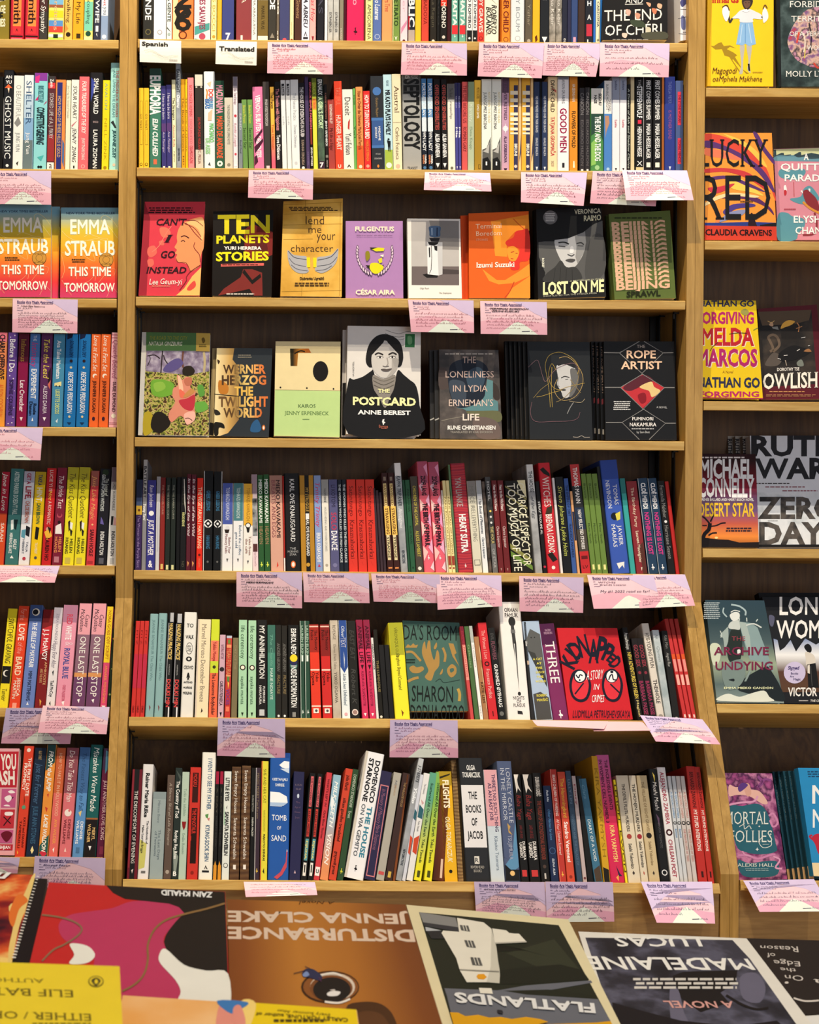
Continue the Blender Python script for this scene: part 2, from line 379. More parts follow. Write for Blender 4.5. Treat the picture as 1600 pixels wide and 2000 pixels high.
def row(key, src, lean=0., rec=.022):
    n = 0
    for ln in src.strip().split('\n'):
        ln = ln.strip()
        if ln.startswith('~'): lean = float(ln[1:]); continue
        nums, col, *rest = ln.split('|'); v = nums.split()
        hard = 'h' in v; ex = sum(float(q[1:]) for q in v if q[0] == '+')/1000; v = [float(q) for q in v if q != 'h' and q[0] != '+']
        if ':' in col or col[0] in 'NWGH': col = col.replace('/', '|')
        n += 1
        spine_book(key, n, v[0], v[1], v[2], v[3] if len(v) > 3 else None, lean, col, parse_items(rest[0] if rest else ''), hard, rec, extra=ex)
ROWY = {'M1': 80, 'M2': 331, 'M3': 583.5, 'M4': 858.5, 'M5': 1117.5, 'M6': 1404, 'M7': 1721, 'L1': 77 + 5, 'L2': 330.5 + 5, 'L4': 834.5 + 5, 'L5': 1104 + 5, 'L6': 1383 + 5, 'L7': 1674 + 5}
row('M1', '''
279 299.5 -112|2a2a28|T .35 .78 f0f0f0 .55 b ALLENDE;O .9 .28 6a6440;O .9 .2 2a2a28
300 324 -108|eceaf0|T .2 .5 8a8a90 .4 r CAMANCHACA;O .9 .2 9a9aa0;O .9 .14 eceaf0
325 335.5 -105|e4eae6|T .5 .79 1c2a2a .6 b LA GENTE;P 2a3a3a .1,.84 .9,.9 .1,.86;O .92 .3 9ab0b0
336 378 -112 h|ea8040|P f2d0a0 .04,.3 .2,.3 .35,.98 .04,.98;X .56 .9 .8 1c1815 b 2;X .66 .95 .8 1c1815 b 6;X .78 .95 .8 1c1815 b 6;O .93 .2 5a2a14;O .93 .14 ea8040
379 411 -108|f4d8e0|P 4a9a96 .03,.84 .95,.8 .95,.87 .03,.93;P 4a9a96 .03,.96 .5,.98 .03,.99;T .3 .87 8a2a4a .34 b DETECTIVES SALVAJES;O .94 .2 b04a60
412 423 -100|f3e6a0|T .4 .88 b8963a .5 r LUIS BOCCI;O .94 .3 b8963a
424 433 -96|f0b030|
433.5 457 -104|3c4482|X .94 .6 .4 f4f4f4 h 7
461 490.5 -108|8b3c40|T .2 .6 e8d8c8 .3 s CELESTINA;X .96 .4 .4 f0e0d8 h L
491 502 -104|ece8e2|T .45 .92 4a4440 .4 l OLIVIA ARAGUENA
503 523.5 -106|74602f|B .0 .56 e8e8dc;P 3a3a30 .1,.5 .9,.56 .9,.52;B .93 1 f0ead2;T .62 .86 4a3a1c .3 r MANUEL VILAS
524 539.5 -108|38352f|T .4 .66 f0f0f0 .6 h ANDE;P 8a8478 .2,.95 .5,.9 .8,.95
540 545.5 -100|6a5f50|T .3 .7 f0ece0 .6 b RUEDO;T .87 .97 f0ece0 .5 r ed
546 565.5 -112|404470|T .2 .5 c8c8d8 .4 s POESIA;O .97 .2 d8505a
566 573.5 -100|f2e2b0|O .97 .35 8a3a20;T .78 .92 c08a50 .3 l minuscula
575 588.5 -107|4a2c24|T .35 .75 b89068 .5 ci Caballo Gimenez
589 604.5 -109|dfe0f2|T .3 .84 20202c .5 bi ANDREA ABREU;P 20202c .3,.93 .5,.88 .7,.93 .62,.93 .5,.9 .38,.93;R .94 .96 .2 .8 20202c
605 617 -108|eeb0ae|T .4 .78 c84050 .6 c Fabulas Hoy;P 8a2030 .3,.93 .7,.93 .5,.99
619 632.5 -107|1c1c24|T .3 .7 4a4a5c .6 r TRAS;P f4f0f4 .3,.97 .7,.97 .5,1
634 639.5 -104|eeeaf0|
640 650.5 -105|N40/a8a9a6/c8c9c6|T .68 .89 4a4a4a .4 b EXTRANJERO SER
651 662 -105|N40/a8a9a6/c8c9c6|T .68 .89 4a4a4a .4 b EXTRANJERO SER
663 671 -100|8b8472|T .84 .96 d0ccc0 .5 r sexto
671.5 676 -102|4a1022|
677 711 -112 h|e0265e|T .2 .62 f4b0c4 .3 s Bestiario;L .88 3a0c1c .4
714 728 -106|efe7a0|T .2 .96 4a4630 .5 r SANTIAGO H. AMIGORENA
728.5 745 -108|5a74b4|T .4 .76 f0f4fa .55 cb Valentino Lunares;O .93 .3 c8d4ea;O .93 .24 5a74b4
746 766 -110|f2a468|T .35 .68 c03c34 .45 s Real Prisoners Tree
766.5 780.5 -108|7a9a4a|R .0 1 .02 .12 efe8b0;T .3 .82 28401c .55 b AUTO RETRATO;P f0f4e0 .3,.92 .5,.97 .7,.92 .5,.94
782 796 -108|f0d6e2|T .3 .68 d0a8bc .4 l Bakker;P d890b0 .1,.84 .9,.76 .9,.8 .1,.9;O .97 .2 5a2030
797 810.5 -108|1c2030|T .2 .83 f4f4f4 .8 h REPUBLIC;B .86 .98 b8a8a0;R .72 .86 .02 .2 c02030
811 822.5 -106|f4c430|
823.5 837.5 -104|d84a3a|T .3 .8 8a1c18 .5 r ZARINA BADOVA
840 852.5 -105|26221c|T .3 .83 5a5444 .5 s Sergio La Regun;O .97 .25 e8e0d0
853 859.5 -100|141414|T .45 .8 3a3a3a .4 r LAGO
860 873 -108|1a1716|B .3 .62 e03c2c;T .3 .84 f0ece4 .6 b CRISTINA MORENO;O .93 .25 d0ccc4
873.5 881 -104|3a1218|
882 894.5 -109|6ab0a0|T .3 .82 f4f4ec .6 h MACHAITA;B .81 .9 e0343c;L .92 f4f4ec .5
897 909.5 -109|6ab0a0|T .3 .82 f4f4ec .6 h MACHAITA;B .81 .9 e0343c;L .92 f4f4ec .5
911.5 922.5 -108|eeeeee|T .3 .84 1c1c1c .5 b GALEANO ROMERO;B .86 1 1a1a1a;O .94 .2 f0f0f0
923 932.5 -108|eeeeee|T .3 .84 1c1c1c .5 b GALEANO ROMERO;B .86 1 1a1a1a;O .94 .2 f0f0f0
933 945.5 -107|d23c34|T .3 .88 f4ece4 .55 b COWBOY GRAVES;O .94 .3 6a1414;O .94 .22 d23c34
946 974.5 -114 h|f3efda|T .62 .9 1c1a18 .34 cb@.15 ROBERTO;T .64 .9 1c1a18 .34 cb@-.2 BOLAÑO;P a8a490 .1,.5 .9,.62 .12,.52;P a8a490 .1,.9 .9,.78 .12,.92
980 996.5 -108|ef8a2c|T .3 .88 6a1c14 .6 b OCTOBER CHILD;O .95 .3 7a3a14;O .95 .22 ef8a2c
998 1024.5 -113 h|dfe4e8|T .3 .87 8a9298 .3 l HEMLEY BOUM;O .94 .2 b0b8bc;O .94 .15 dfe4e8
1026 1040 -100|5c5446|T .5 .8 a89c84 .4 l S. Yizhar;O .96 .25 a8a090
1040.5 1054.5 -104|f0b428|P 5a2a10 .3,.92 .6,.9 .7,.95 .4,.98
1055 1072.5 -106|1d2026|T .3 .55 c8c8c8 .4 s JOAQUIN;P f0f0f0 .2,.92 .8,.92 .5,.98
1073 1085.5 -102|N60/5a564e/a8a29a|T .4 .8 e0dcd4 .5 s Fausto Kebir
1086 1097.5 -102|N60/5a564e/a8a29a|T .4 .8 e0dcd4 .5 s Fausto Kebir
1098 1108 -98|232638|T .93 .98 d8d8d8 .4 r eu
1108.5 1115.5 -98|2a2c48|
1116 1128.5 -104|344878|R .92 .97 .3 .7 e8a0b8
1129 1142.5 -102|3b2c28|
1143 1158.5 -106|20222c|X .58 .6 .5 f4f4f4 b H;X .72 .6 .5 f4f4f4 b A;R .79 .91 .15 .85 c03044;X .96 .4 .5 e0e0e0 b L
1159 1163.5 -108|2f6cc4|
1164 1172 -108|eee8c4|T .4 .82 3a4050 .5 b ELISEO CARDONA;O .95 .3 8a8a70
1172.5 1178 -108|2f7cd0|
''')
row('M2', '''
271 280.5 172|f2c230|R .16 .7 .3 .8 2a2410;R .163 .697 .34 .76 f2c230;T .32 .52 3a3010 .3 r GO WENT;O .94 .3 3a3010;O .94 .2 f2c230
281 291 172|f2c230|R .16 .7 .3 .8 2a2410;R .163 .697 .34 .76 f2c230;T .32 .52 3a3010 .3 r GO WENT;O .94 .3 3a3010;O .94 .2 f2c230
292 314.5 134 h|3f7a66|B 0 .08 2c4a40;T .07 .46 f6f6f4 .85 h EUPHORIA;T .5 .87 f6f6f4 .42 hi ELIN CULLHED;R .9 .95 .35 .65 d86a4a
~-1
316 325.5 168|3a3678|T .1 .4 e0dcf0 .5 c I have to be born;T .55 .8 d0c0e0 .4 c Ana Flaxinger;B .45 .55 5a3c78;R .96 .985 .3 .7 f4e8c8
326 336 166|3a3678|T .1 .4 e0dcf0 .5 c I have to be born;T .55 .8 d0c0e0 .4 c Ana Flaxinger;B .45 .55 5a3c78;R .96 .985 .3 .7 f4e8c8
337 344.5 156|f2eec2|T .2 .45 2a2c20 .6 b The Strangers;T .5 .75 c8684a .5 s Antonia Bella;T .8 .92 8a8060 .4 r NEW
345 354.5 123 h|N30/7a838c/a4acb4|T .06 .28 2a3038 .6 b EARLY LIGHT;T .3 .42 f4f6f8 .6 hi Osamu;T .8 .92 2a3038 .4 b NEW DIRECTIONS
355 362.5 155|e0a020|T .2 .8 6a4810 .5 s The Book of Goose;T .85 .95 6a4810 .4 r ND
363 367.5 155|f7c81e|T .2 .8 6a4810 .5 s The Book of Goose
368 380 152|f08a90|T .08 .42 c83a44 .5 r NO LONGER HUMAN;T .45 .72 d86870 .4 l DISQUALIFIED;T .74 .93 b8343e .5 r OSAMU DAZAI
382 398 146|35302c|B 0 .12 d8d4c4;B .79 1 cfc8ba;R .125 .14 .1 .3 d8d4c4;R .125 .14 .7 .9 d8d4c4;T .45 .8 b03a34 .3 b DE PROFUNDIS MIGRANT;T .8 .94 8a3c34 .35 r C. PIGLIA
~-.8
399 420.5 140 h|e8f0f2|T .18 .3 d84838 .4 h@.15 DOM;T .18 .3 e09048 .4 h@-.25 ~;T .26 .38 4a90c8 .35 h@.15 CASMURRO;T .28 .38 3a70b8 .35 h@-.2 BRAS;P f0c8a0 .3,.12 .7,.1 .6,.16;P e8c0a0 .4,.42 .8,.38 .7,.5 .35,.5;T .53 .72 7ac878 .4 h@.2 MACHADO;T .68 .84 9ad090 .4 h@-.15 DE ASSIS;P 3a4450 .35,.95 .5,.92 .6,.96
421 438.5 158|2f5a44|T .05 .37 e898b0 .7 h MACUNAÍMA;T .4 .87 e8603a .6 h MÁRIO DE ANDRADE;O .93 .32 f4f4e8;O .93 .12 2f5a44
439 455.5 191|cfcabb|T .1 .65 5a5850 .3 l THE PASSENGER RITUALS THE LIVING NOTES;O .93 .2 8a8678
456 465 150|efe2ea|B 0 .12 8a8494;T .12 .3 6a4858 .5 s The Third Bridge;O .42 .3 c83848;T .5 .75 c8909c .5 c Romilda of Langels;O .83 .25 d04050;O .95 .3 f8f4f8
466.5 474.5 202|7d8890|T .15 .4 c8d0d4 .4 r SAND;T .55 .75 3a444c .4 s Basil Paul
~-1.8
475 485 195|6c9650|T .08 .34 d8d84a .5 s Bessie Proust;T .4 .7 2a4420 .6 s Second Star
486 496.5 195|6c9650|T .08 .34 d8d84a .5 s Bessie Proust;T .4 .7 2a4420 .6 s Second Star
497 516.5 170|e67aa8|T .1 .85 faf0f4 .45 h VERNON SUBUTEX 1 DESPENTES;P 4a1c34 .05,.62 .5,.56 .9,.5 .9,.54 .4,.62 .1,.7;P 4a1c34 .05,.72 .6,.66 .95,.62 .95,.66 .5,.74 .1,.8;P 4a1c34 .04,.84 .3,.82 .4,.9 .04,.95
517 529.5 160|3f3a38|T .2 .5 c8c4c0 .4 b MINOR WORDS THE MORTICIAN;R .95 1 .3 .8 e8c8d0
531 539 170|G.02:.1/e0607a/f2b84a|T .06 .26 2a2010 .7 b The Faces;T .45 .75 d05a2c .6 b Tove Ditlevsen
540 551 160|1c1a1c|T .08 .55 d88a94 .6 b The Trouble with Happiness;T .6 .88 f4f4f4 .6 b Tove Ditlevsen
552 561 157|eceeee|R .04 .17 .2 .8 2a2a30;T .06 .16 e8e8e8 .4 b TALES;T .4 .5 b0b8c0 .4 l soft
562 570.5 157|eceeee|R .04 .17 .2 .8 2a2a30;T .06 .16 e8e8e8 .4 b TALES;T .4 .5 b0b8c0 .4 l soft
571 586.5 156|eef0f0|T .15 .45 a8acb4 .4 s The Human Practice;T .5 .75 a8acb4 .35 s Domna Ditlevsen;O .92 .2 c8ccd4
587 598.5 162|1c1a20|T .05 .6 d8d4d8 .6 bs THE HOUSE OF EYEBROWS IN GUB;O .6 .3 b8b4b8;T .65 .94 a89484 .4 b SUSANNA CERQUEDA;O .97 .25 f4f4f4
599 606.5 150|4a3a62|T .8 .95 8a7aa8 .3 r CHANEL
607.5 612 152|1c1418|T .05 .55 f06a80 .8 b ERNAUX SIMPLE PASSION;B .55 .72 8a3428;T .75 .95 f0ecea .7 b SEVEN STORIES
613 621.5 153|dfe24a|B 0 .2 6a7a2a;T .05 .18 c8d850 .7 b ERNAUX;B .22 .34 f0a83c;T .23 .33 d8483a .6 b EXTERIORS
622.5 635.5 152|N60/3a423e/54705a|B 0 .2 1e2426;T .02 .19 e8ece8 .6 b ERNAUX;T .21 .55 d0f0c0 .6 h A GIRL'S STORY;B .9 1 3a2438;X .94 .7 .6 f6f6f6 h 7
636.5 642.5 165|201c1c|T .1 .4 a06a5c .5 b KAIROS VISITATION;T .42 .72 f0f0f0 .6 b JENNY ERPENBECK;B .82 .85 88847c;T .88 .96 c8c4c0 .4 r NEW DIR
643 655.5 195|a8423c|T .07 .34 f0dcd0 .4 b ROSMARIN RILEY;T .4 .72 4a1412 .5 s My Life as Edgar
656 671.5 159|e8482e|T .07 .27 f08a70 .6 l TASLEFUL;T .38 .77 f8dcd0 .55 b HUNGER HEART;X .95 .4 .4 f8dcd0 h U
672 692.5 175|f2efe4|T .1 .32 2a2824 .55 r Deceit;P c04038 .5,.4 .7,.36 .6,.5 .45,.48;T .54 .8 2a2824 .55 r Yuri Felsen;P 1c1a18 .3,.96 .5,.92 .7,.96 .62,.96 .5,.94 .4,.96
~-1.6
692.5 697.5 173|6cb45a|T .08 .2 2a5a28 .6 b Deceit;T .45 .6 2a5a28 .6 b Yuri
698 711.5 170|ee9a58|B .7 1 e8602c;T .05 .75 8a3c14 .5 b How to Order the Universe Maria José Ferrada;O .95 .25 f8d8c0
712.5 725.5 178|e23030|T .05 .6 fae8e0 .6 h HOW TO TURN INTO A BIRD;T .62 .88 f0883c .4 b MARÍA JOSÉ FERRADA;O .94 .25 f0a090
727 751.5 149|2c3036|P 4a78b8 .1,.02 .9,.1 .5,.06 .1,.1 .9,.02 .5,.06;O .16 .34 4a78b8;T .23 .43 a88a5a .2 c Gustave Flaubert;R .47 .73 .04 .96 3a5c98;B .44 .47 4a78b8;B .73 .76 4a78b8;T .53 .68 f4f4f4 .16 bs@.15 MADAME;T .54 .66 f4f4f4 .16 bs@-.12 BOVARY;X .82 .12 .4 c8c8c8 r A New Translation;X .87 .12 .6 d8d8d8 s LYDIA DAVIS;O .95 .08 e88a3c 0 1.6
752 768.5 146|c2e6f2|B .78 1 a8c04a;T .06 .12 2a4a60 .3 r MILENA FLASAR;T .16 .63 14181a .55 h MR KATO PLAYS FAMILY;O .67 .12 14181a;P 14181a .3,.68 .75,.69 .7,.8 .62,.8 .55,.74 .5,.8 .42,.79 .4,.72;O .94 .34 f4f8e8
769 786.5 145|f4e8c4|T .12 .4 5a4028 .5 rs Austral;T .55 .88 6a5034 .4 rs Carlos Fonseca;O .95 .25 e0b8a0;R .495 .5 .06 .94 d0c09a
~-1.2
788 824 147|a9a9a6|B 0 .2 5c5c5c;X .02 .2 .7 e0e0e0 s JON FOSSE;T .04 .78 171717 .78 h SEPTOLOGY;X .97 .16 .55 171717 s TRANSIT
825 835 154|1c2230|B 0 .57 4a86c0;B .2 .33 c8e2f4;B .42 .57 dceaf4;T .05 .78 f8fafc .6 b PORTRAIT OF AN UNKNOWN LADY;T .82 .92 f0f0f0 .3 h@.2 MARIA;T .82 .92 e89060 .3 h@-.2 GAINZA;O .96 .3 4a78a8
836.5 847.5 154|1c2230|B 0 .57 4a86c0;B .2 .33 c8e2f4;B .42 .57 dceaf4;T .05 .78 f8fafc .6 b PORTRAIT OF AN UNKNOWN LADY;T .82 .92 f0f0f0 .3 h@.2 MARIA;T .82 .92 e89060 .3 h@-.2 GAINZA;O .96 .3 4a78a8
849 862 155|1a1818|T .06 .55 c05048 .55 b OFFENDED SENSIBILITIES;T .59 .85 f4f4f4 .6 h ALISA GANIEVA;P f4f4f4 .2,.91 .8,.91 .5,.96
863.5 875 155|1a1818|T .06 .55 c05048 .55 b OFFENDED SENSIBILITIES;T .59 .85 f4f4f4 .6 h ALISA GANIEVA;P f4f4f4 .2,.91 .8,.91 .5,.96
876 890 164|efece0|B 0 .18 6c6a6a;T .05 .16 2a2a2a .4 s The Book;T .2 .4 8a8678 .3 s of unrequited Pages;O .96 .2 6a6a5a
890.5 896 162|4a4896|B 0 .22 26264e;T .15 .28 b8b8e8 .4 r Goldi;T .5 .62 f0f0fa .6 h Mia;P f0f0fa .3,.94 .7,.94 .5,.97
896.5 901.5 162|4a4896|B 0 .22 26264e;T .15 .28 b8b8e8 .4 r Goldi;T .5 .62 f0f0fa .6 h Mia;P f0f0fa .3,.94 .7,.94 .5,.97
~-.4
902.5 913.5 160|d85a58|T .04 .46 7a1c20 .6 s THE LIFE BEFORE US;T .5 .78 7a1c20 .6 s ROMAIN GARY
914 926.5 160|b6c4a6|B 0 .22 5a6a58;T .25 .45 dfe8d4 .5 s Kanalzy;T .5 .75 8aa084 .4 s Elena Knapp
927 940.5 157|a8862c|T .08 .2 5a4410 .4 r METRO OLTRIS;T .26 .42 f8f0d8 .3 b TAMIZI ZAMEK;R .92 .97 .55 .85 4a3810;R .925 .965 .6 .8 a8862c
941 960.5 155|f2f4ea|P 5c5c5a .06,.76 .5,.74 .9,.62 .95,.98 .04,.98;P 171717 .06,.86 .6,.84 .94,.9 .94,.99 .04,.99;P b8b8b4 .1,.78 .4,.76 .8,.68 .7,.8;T .14 .54 20201e .3 r@-.15 JUAN GÓMEZ BÁRCENA;T .14 .47 d8c06a .22 l@.25 NOT EVEN THE DEAD;R .89 .93 .4 .55 f4f4f4
961 979.5 155|f2f4ea|P 5c5c5a .06,.76 .5,.74 .9,.62 .95,.98 .04,.98;P 171717 .06,.86 .6,.84 .94,.9 .94,.99 .04,.99;P b8b8b4 .1,.78 .4,.76 .8,.68 .7,.8;T .14 .54 20201e .3 r@-.15 JUAN GÓMEZ BÁRCENA;T .14 .47 d8c06a .22 l@.25 NOT EVEN THE DEAD;R .89 .93 .4 .55 f4f4f4
980.5 994.5 152|caa2bc|B 0 .16 5a4458;T .06 .45 6a4a64 .4 b I NEVER RETIRED;O .54 .4 f0e4ee;P f8f0f6 .5,.48 .6,.53 .9,.54 .6,.56 .5,.6 .4,.56 .1,.54 .4,.53;T .62 .9 5a3c58 .4 b ALLA GORBUNOVA;P 3a2438 .25,.96 .75,.96 .5,1
995 1012.5 152|f0b43c|R .08 .99 .5 .96 38385a;R .14 .18 .1 .95 f8ecd0;R .22 .26 .1 .95 f8ecd0;R .29 .31 .1 .95 f8ecd0;R .37 .4 .1 .95 f8ecd0;R .42 .46 .1 .95 f8ecd0;R .48 .5 .1 .95 f8ecd0;R .53 .56 .1 .95 f8ecd0;R .58 .6 .1 .95 f8ecd0;T .7 .83 f8f4e8 .3 h@.22 BRUNI;O .94 .18 d8d0c8 .2
1013 1018.5 152|efcb92|P 38385a .2,.9 .9,.6 .9,.8
1019 1036 152|f0b43c|R .08 .99 .5 .96 38385a;R .14 .18 .1 .95 f8ecd0;R .22 .26 .1 .95 f8ecd0;R .29 .31 .1 .95 f8ecd0;R .37 .4 .1 .95 f8ecd0;R .42 .46 .1 .95 f8ecd0;R .48 .5 .1 .95 f8ecd0;R .53 .56 .1 .95 f8ecd0;R .58 .6 .1 .95 f8ecd0;T .7 .83 f8f4e8 .3 h@.22 BRUNI;O .94 .18 d8d0c8 .2
1036.5 1042 152|efcb92|P 38385a .2,.9 .9,.6 .9,.8
1043 1054.5 160|2c3a5c|T .16 .56 e0e4ec .4 r NO ONE PRAYED OVER THEIR GRAVES;T .62 .82 e0e4ec .4 r KHALED KHALIFA;P f0f0f4 .3,.94 .7,.94 .5,.98
1055 1058.5 160|12141c|
1059 1069.5 160|2c3a5c|T .16 .56 e0e4ec .4 r NO ONE PRAYED OVER THEIR GRAVES;T .62 .82 e0e4ec .4 r KHALED KHALIFA;P f0f0f4 .3,.94 .7,.94 .5,.98
1070.5 1088.5 150|f6dcae|P c86a5a .3,.02 .5,.12 .9,.14 .92,.17 .45,.14;T .04 .37 3a3020 .4 b DIVINE CHILD;T .42 .83 c03c3c .4 b TATJANA GROMAČA;T .88 .94 8a8068 .3 r SANDORF
1089 1112 150 h|f2f0f2|B 0 .03 8a94a4;T .03 .28 3a3a44 .25 r ARNON GRUNBERG;T .33 .79 9c1c48 .55 b GOOD MEN;R .9 .95 .4 .6 1c1c28
1113 1128.5 150|e8922c|T .08 .26 fbf0dc .35 b HA SEONG-NAN;T .36 .74 2a1c0c .45 b FLOWERS OF MOLD;P fbe8c8 .45,.88 .6,.88 .65,.95 .4,.95
1132 1142.5 172|2d2a2e|T .06 .32 8a8688 .6 s CANCIÓN;T .38 .92 6a6668 .5 s EDUARDO HALFON;R .96 .99 .3 .7 f0f0f0
1143 1152.5 171|2d2a2e|T .06 .32 8a8688 .6 s CANCIÓN;T .38 .92 6a6668 .5 s EDUARDO HALFON;R .96 .99 .3 .7 f0f0f0
1153.5 1179.5 173 h|4a8a4c|B 0 .3 e6e4de;P 28483c .05,.3 .95,.3 .95,.62 .6,.5 .05,.56;P 8ac060 .05,.65 .5,.58 .4,.9 .05,.92;T .06 .2 1c1c1c .2 h@.22 SEISHU;T .08 .18 1c1c1c .2 h@-.12 HASE;T .33 .86 f6f8f4 .4 h@.05 THE BOY AND THE DOG;O .94 .18 9ac890
1180 1195.5 158|4a82c8|B 0 .36 efece8;P b88a70 .1,.38 .6,.38 .7,.46 .3,.55 .2,.62;T .04 .32 4a4a50 .3 r@-.1 BURNING MIDNIGHT;T .2 .34 4a4a50 .3 r@.2 THEWILL;O .96 .2 a8c8e8
1196 1210.5 150|e8e8ee|B 0 .24 9aa2b8;T .04 .14 3a3a5a .3 b Sandfuture;T .45 .53 d06a70 .3 b Lanha;P 1c1c24 .35,.95 .65,.95 .5,.98
1211 1224.5 150|e8e8ee|B 0 .24 9aa2b8;T .04 .14 3a3a5a .3 b Sandfuture;T .45 .53 d06a70 .3 b Lanha;P 1c1c24 .35,.95 .65,.95 .5,.98
1225 1231.5 165|161616|T .05 .95 c8d0c8 .6 ri A Dream of Ash and Shadow Clarice
1232 1239.5 150|d8c8a0|
1240.5 1258.5 150|141414|R 0 1 .93 .97 c8c8c8;T .1 .43 f6f6f6 .55 bs STEPPENWOLF;T .03 .1 b0b0b0 .3 s THE;R .45 .49 .3 .7 d8304c;T .52 .83 f2f2f2 .45 b HERMANN HESSE;R .94 .97 .1 .9 d8c898;X .9 .5 .6 f0f0f0 r X
1259 1274.5 150|1a1a1c|T .04 .45 f2f2f0 .5 b FIRST COMES SUMMER;T .49 .85 f2f2f0 .5 b MARIA HESSELAGER;R .89 .94 .25 .75 eeeede
1276 1292.5 150|1a1a1c|T .04 .45 f2f2f0 .5 b FIRST COMES SUMMER;T .49 .85 f2f2f0 .5 b MARIA HESSELAGER;R .89 .94 .25 .75 eeeede
1293 1297.5 150|a8622c|
1298 1319.5 150 h|2e3c8c|T .05 .28 7a86c8 .3 l THERESA PIEPER;T .35 .65 a05a90 .28 r IS MOTHER DEAD;P f4f4f8 .4,.93 .6,.93 .5,.97
1320 1335 158|4a5c8c|R .12 .48 .25 .7 d83c50;R .62 .9 .25 .7 d83c50;T .15 .45 6a1428 .3 b THE STONE WOMAN;T .64 .88 6a1428 .3 b TOMAS MENCO
''', -.4)
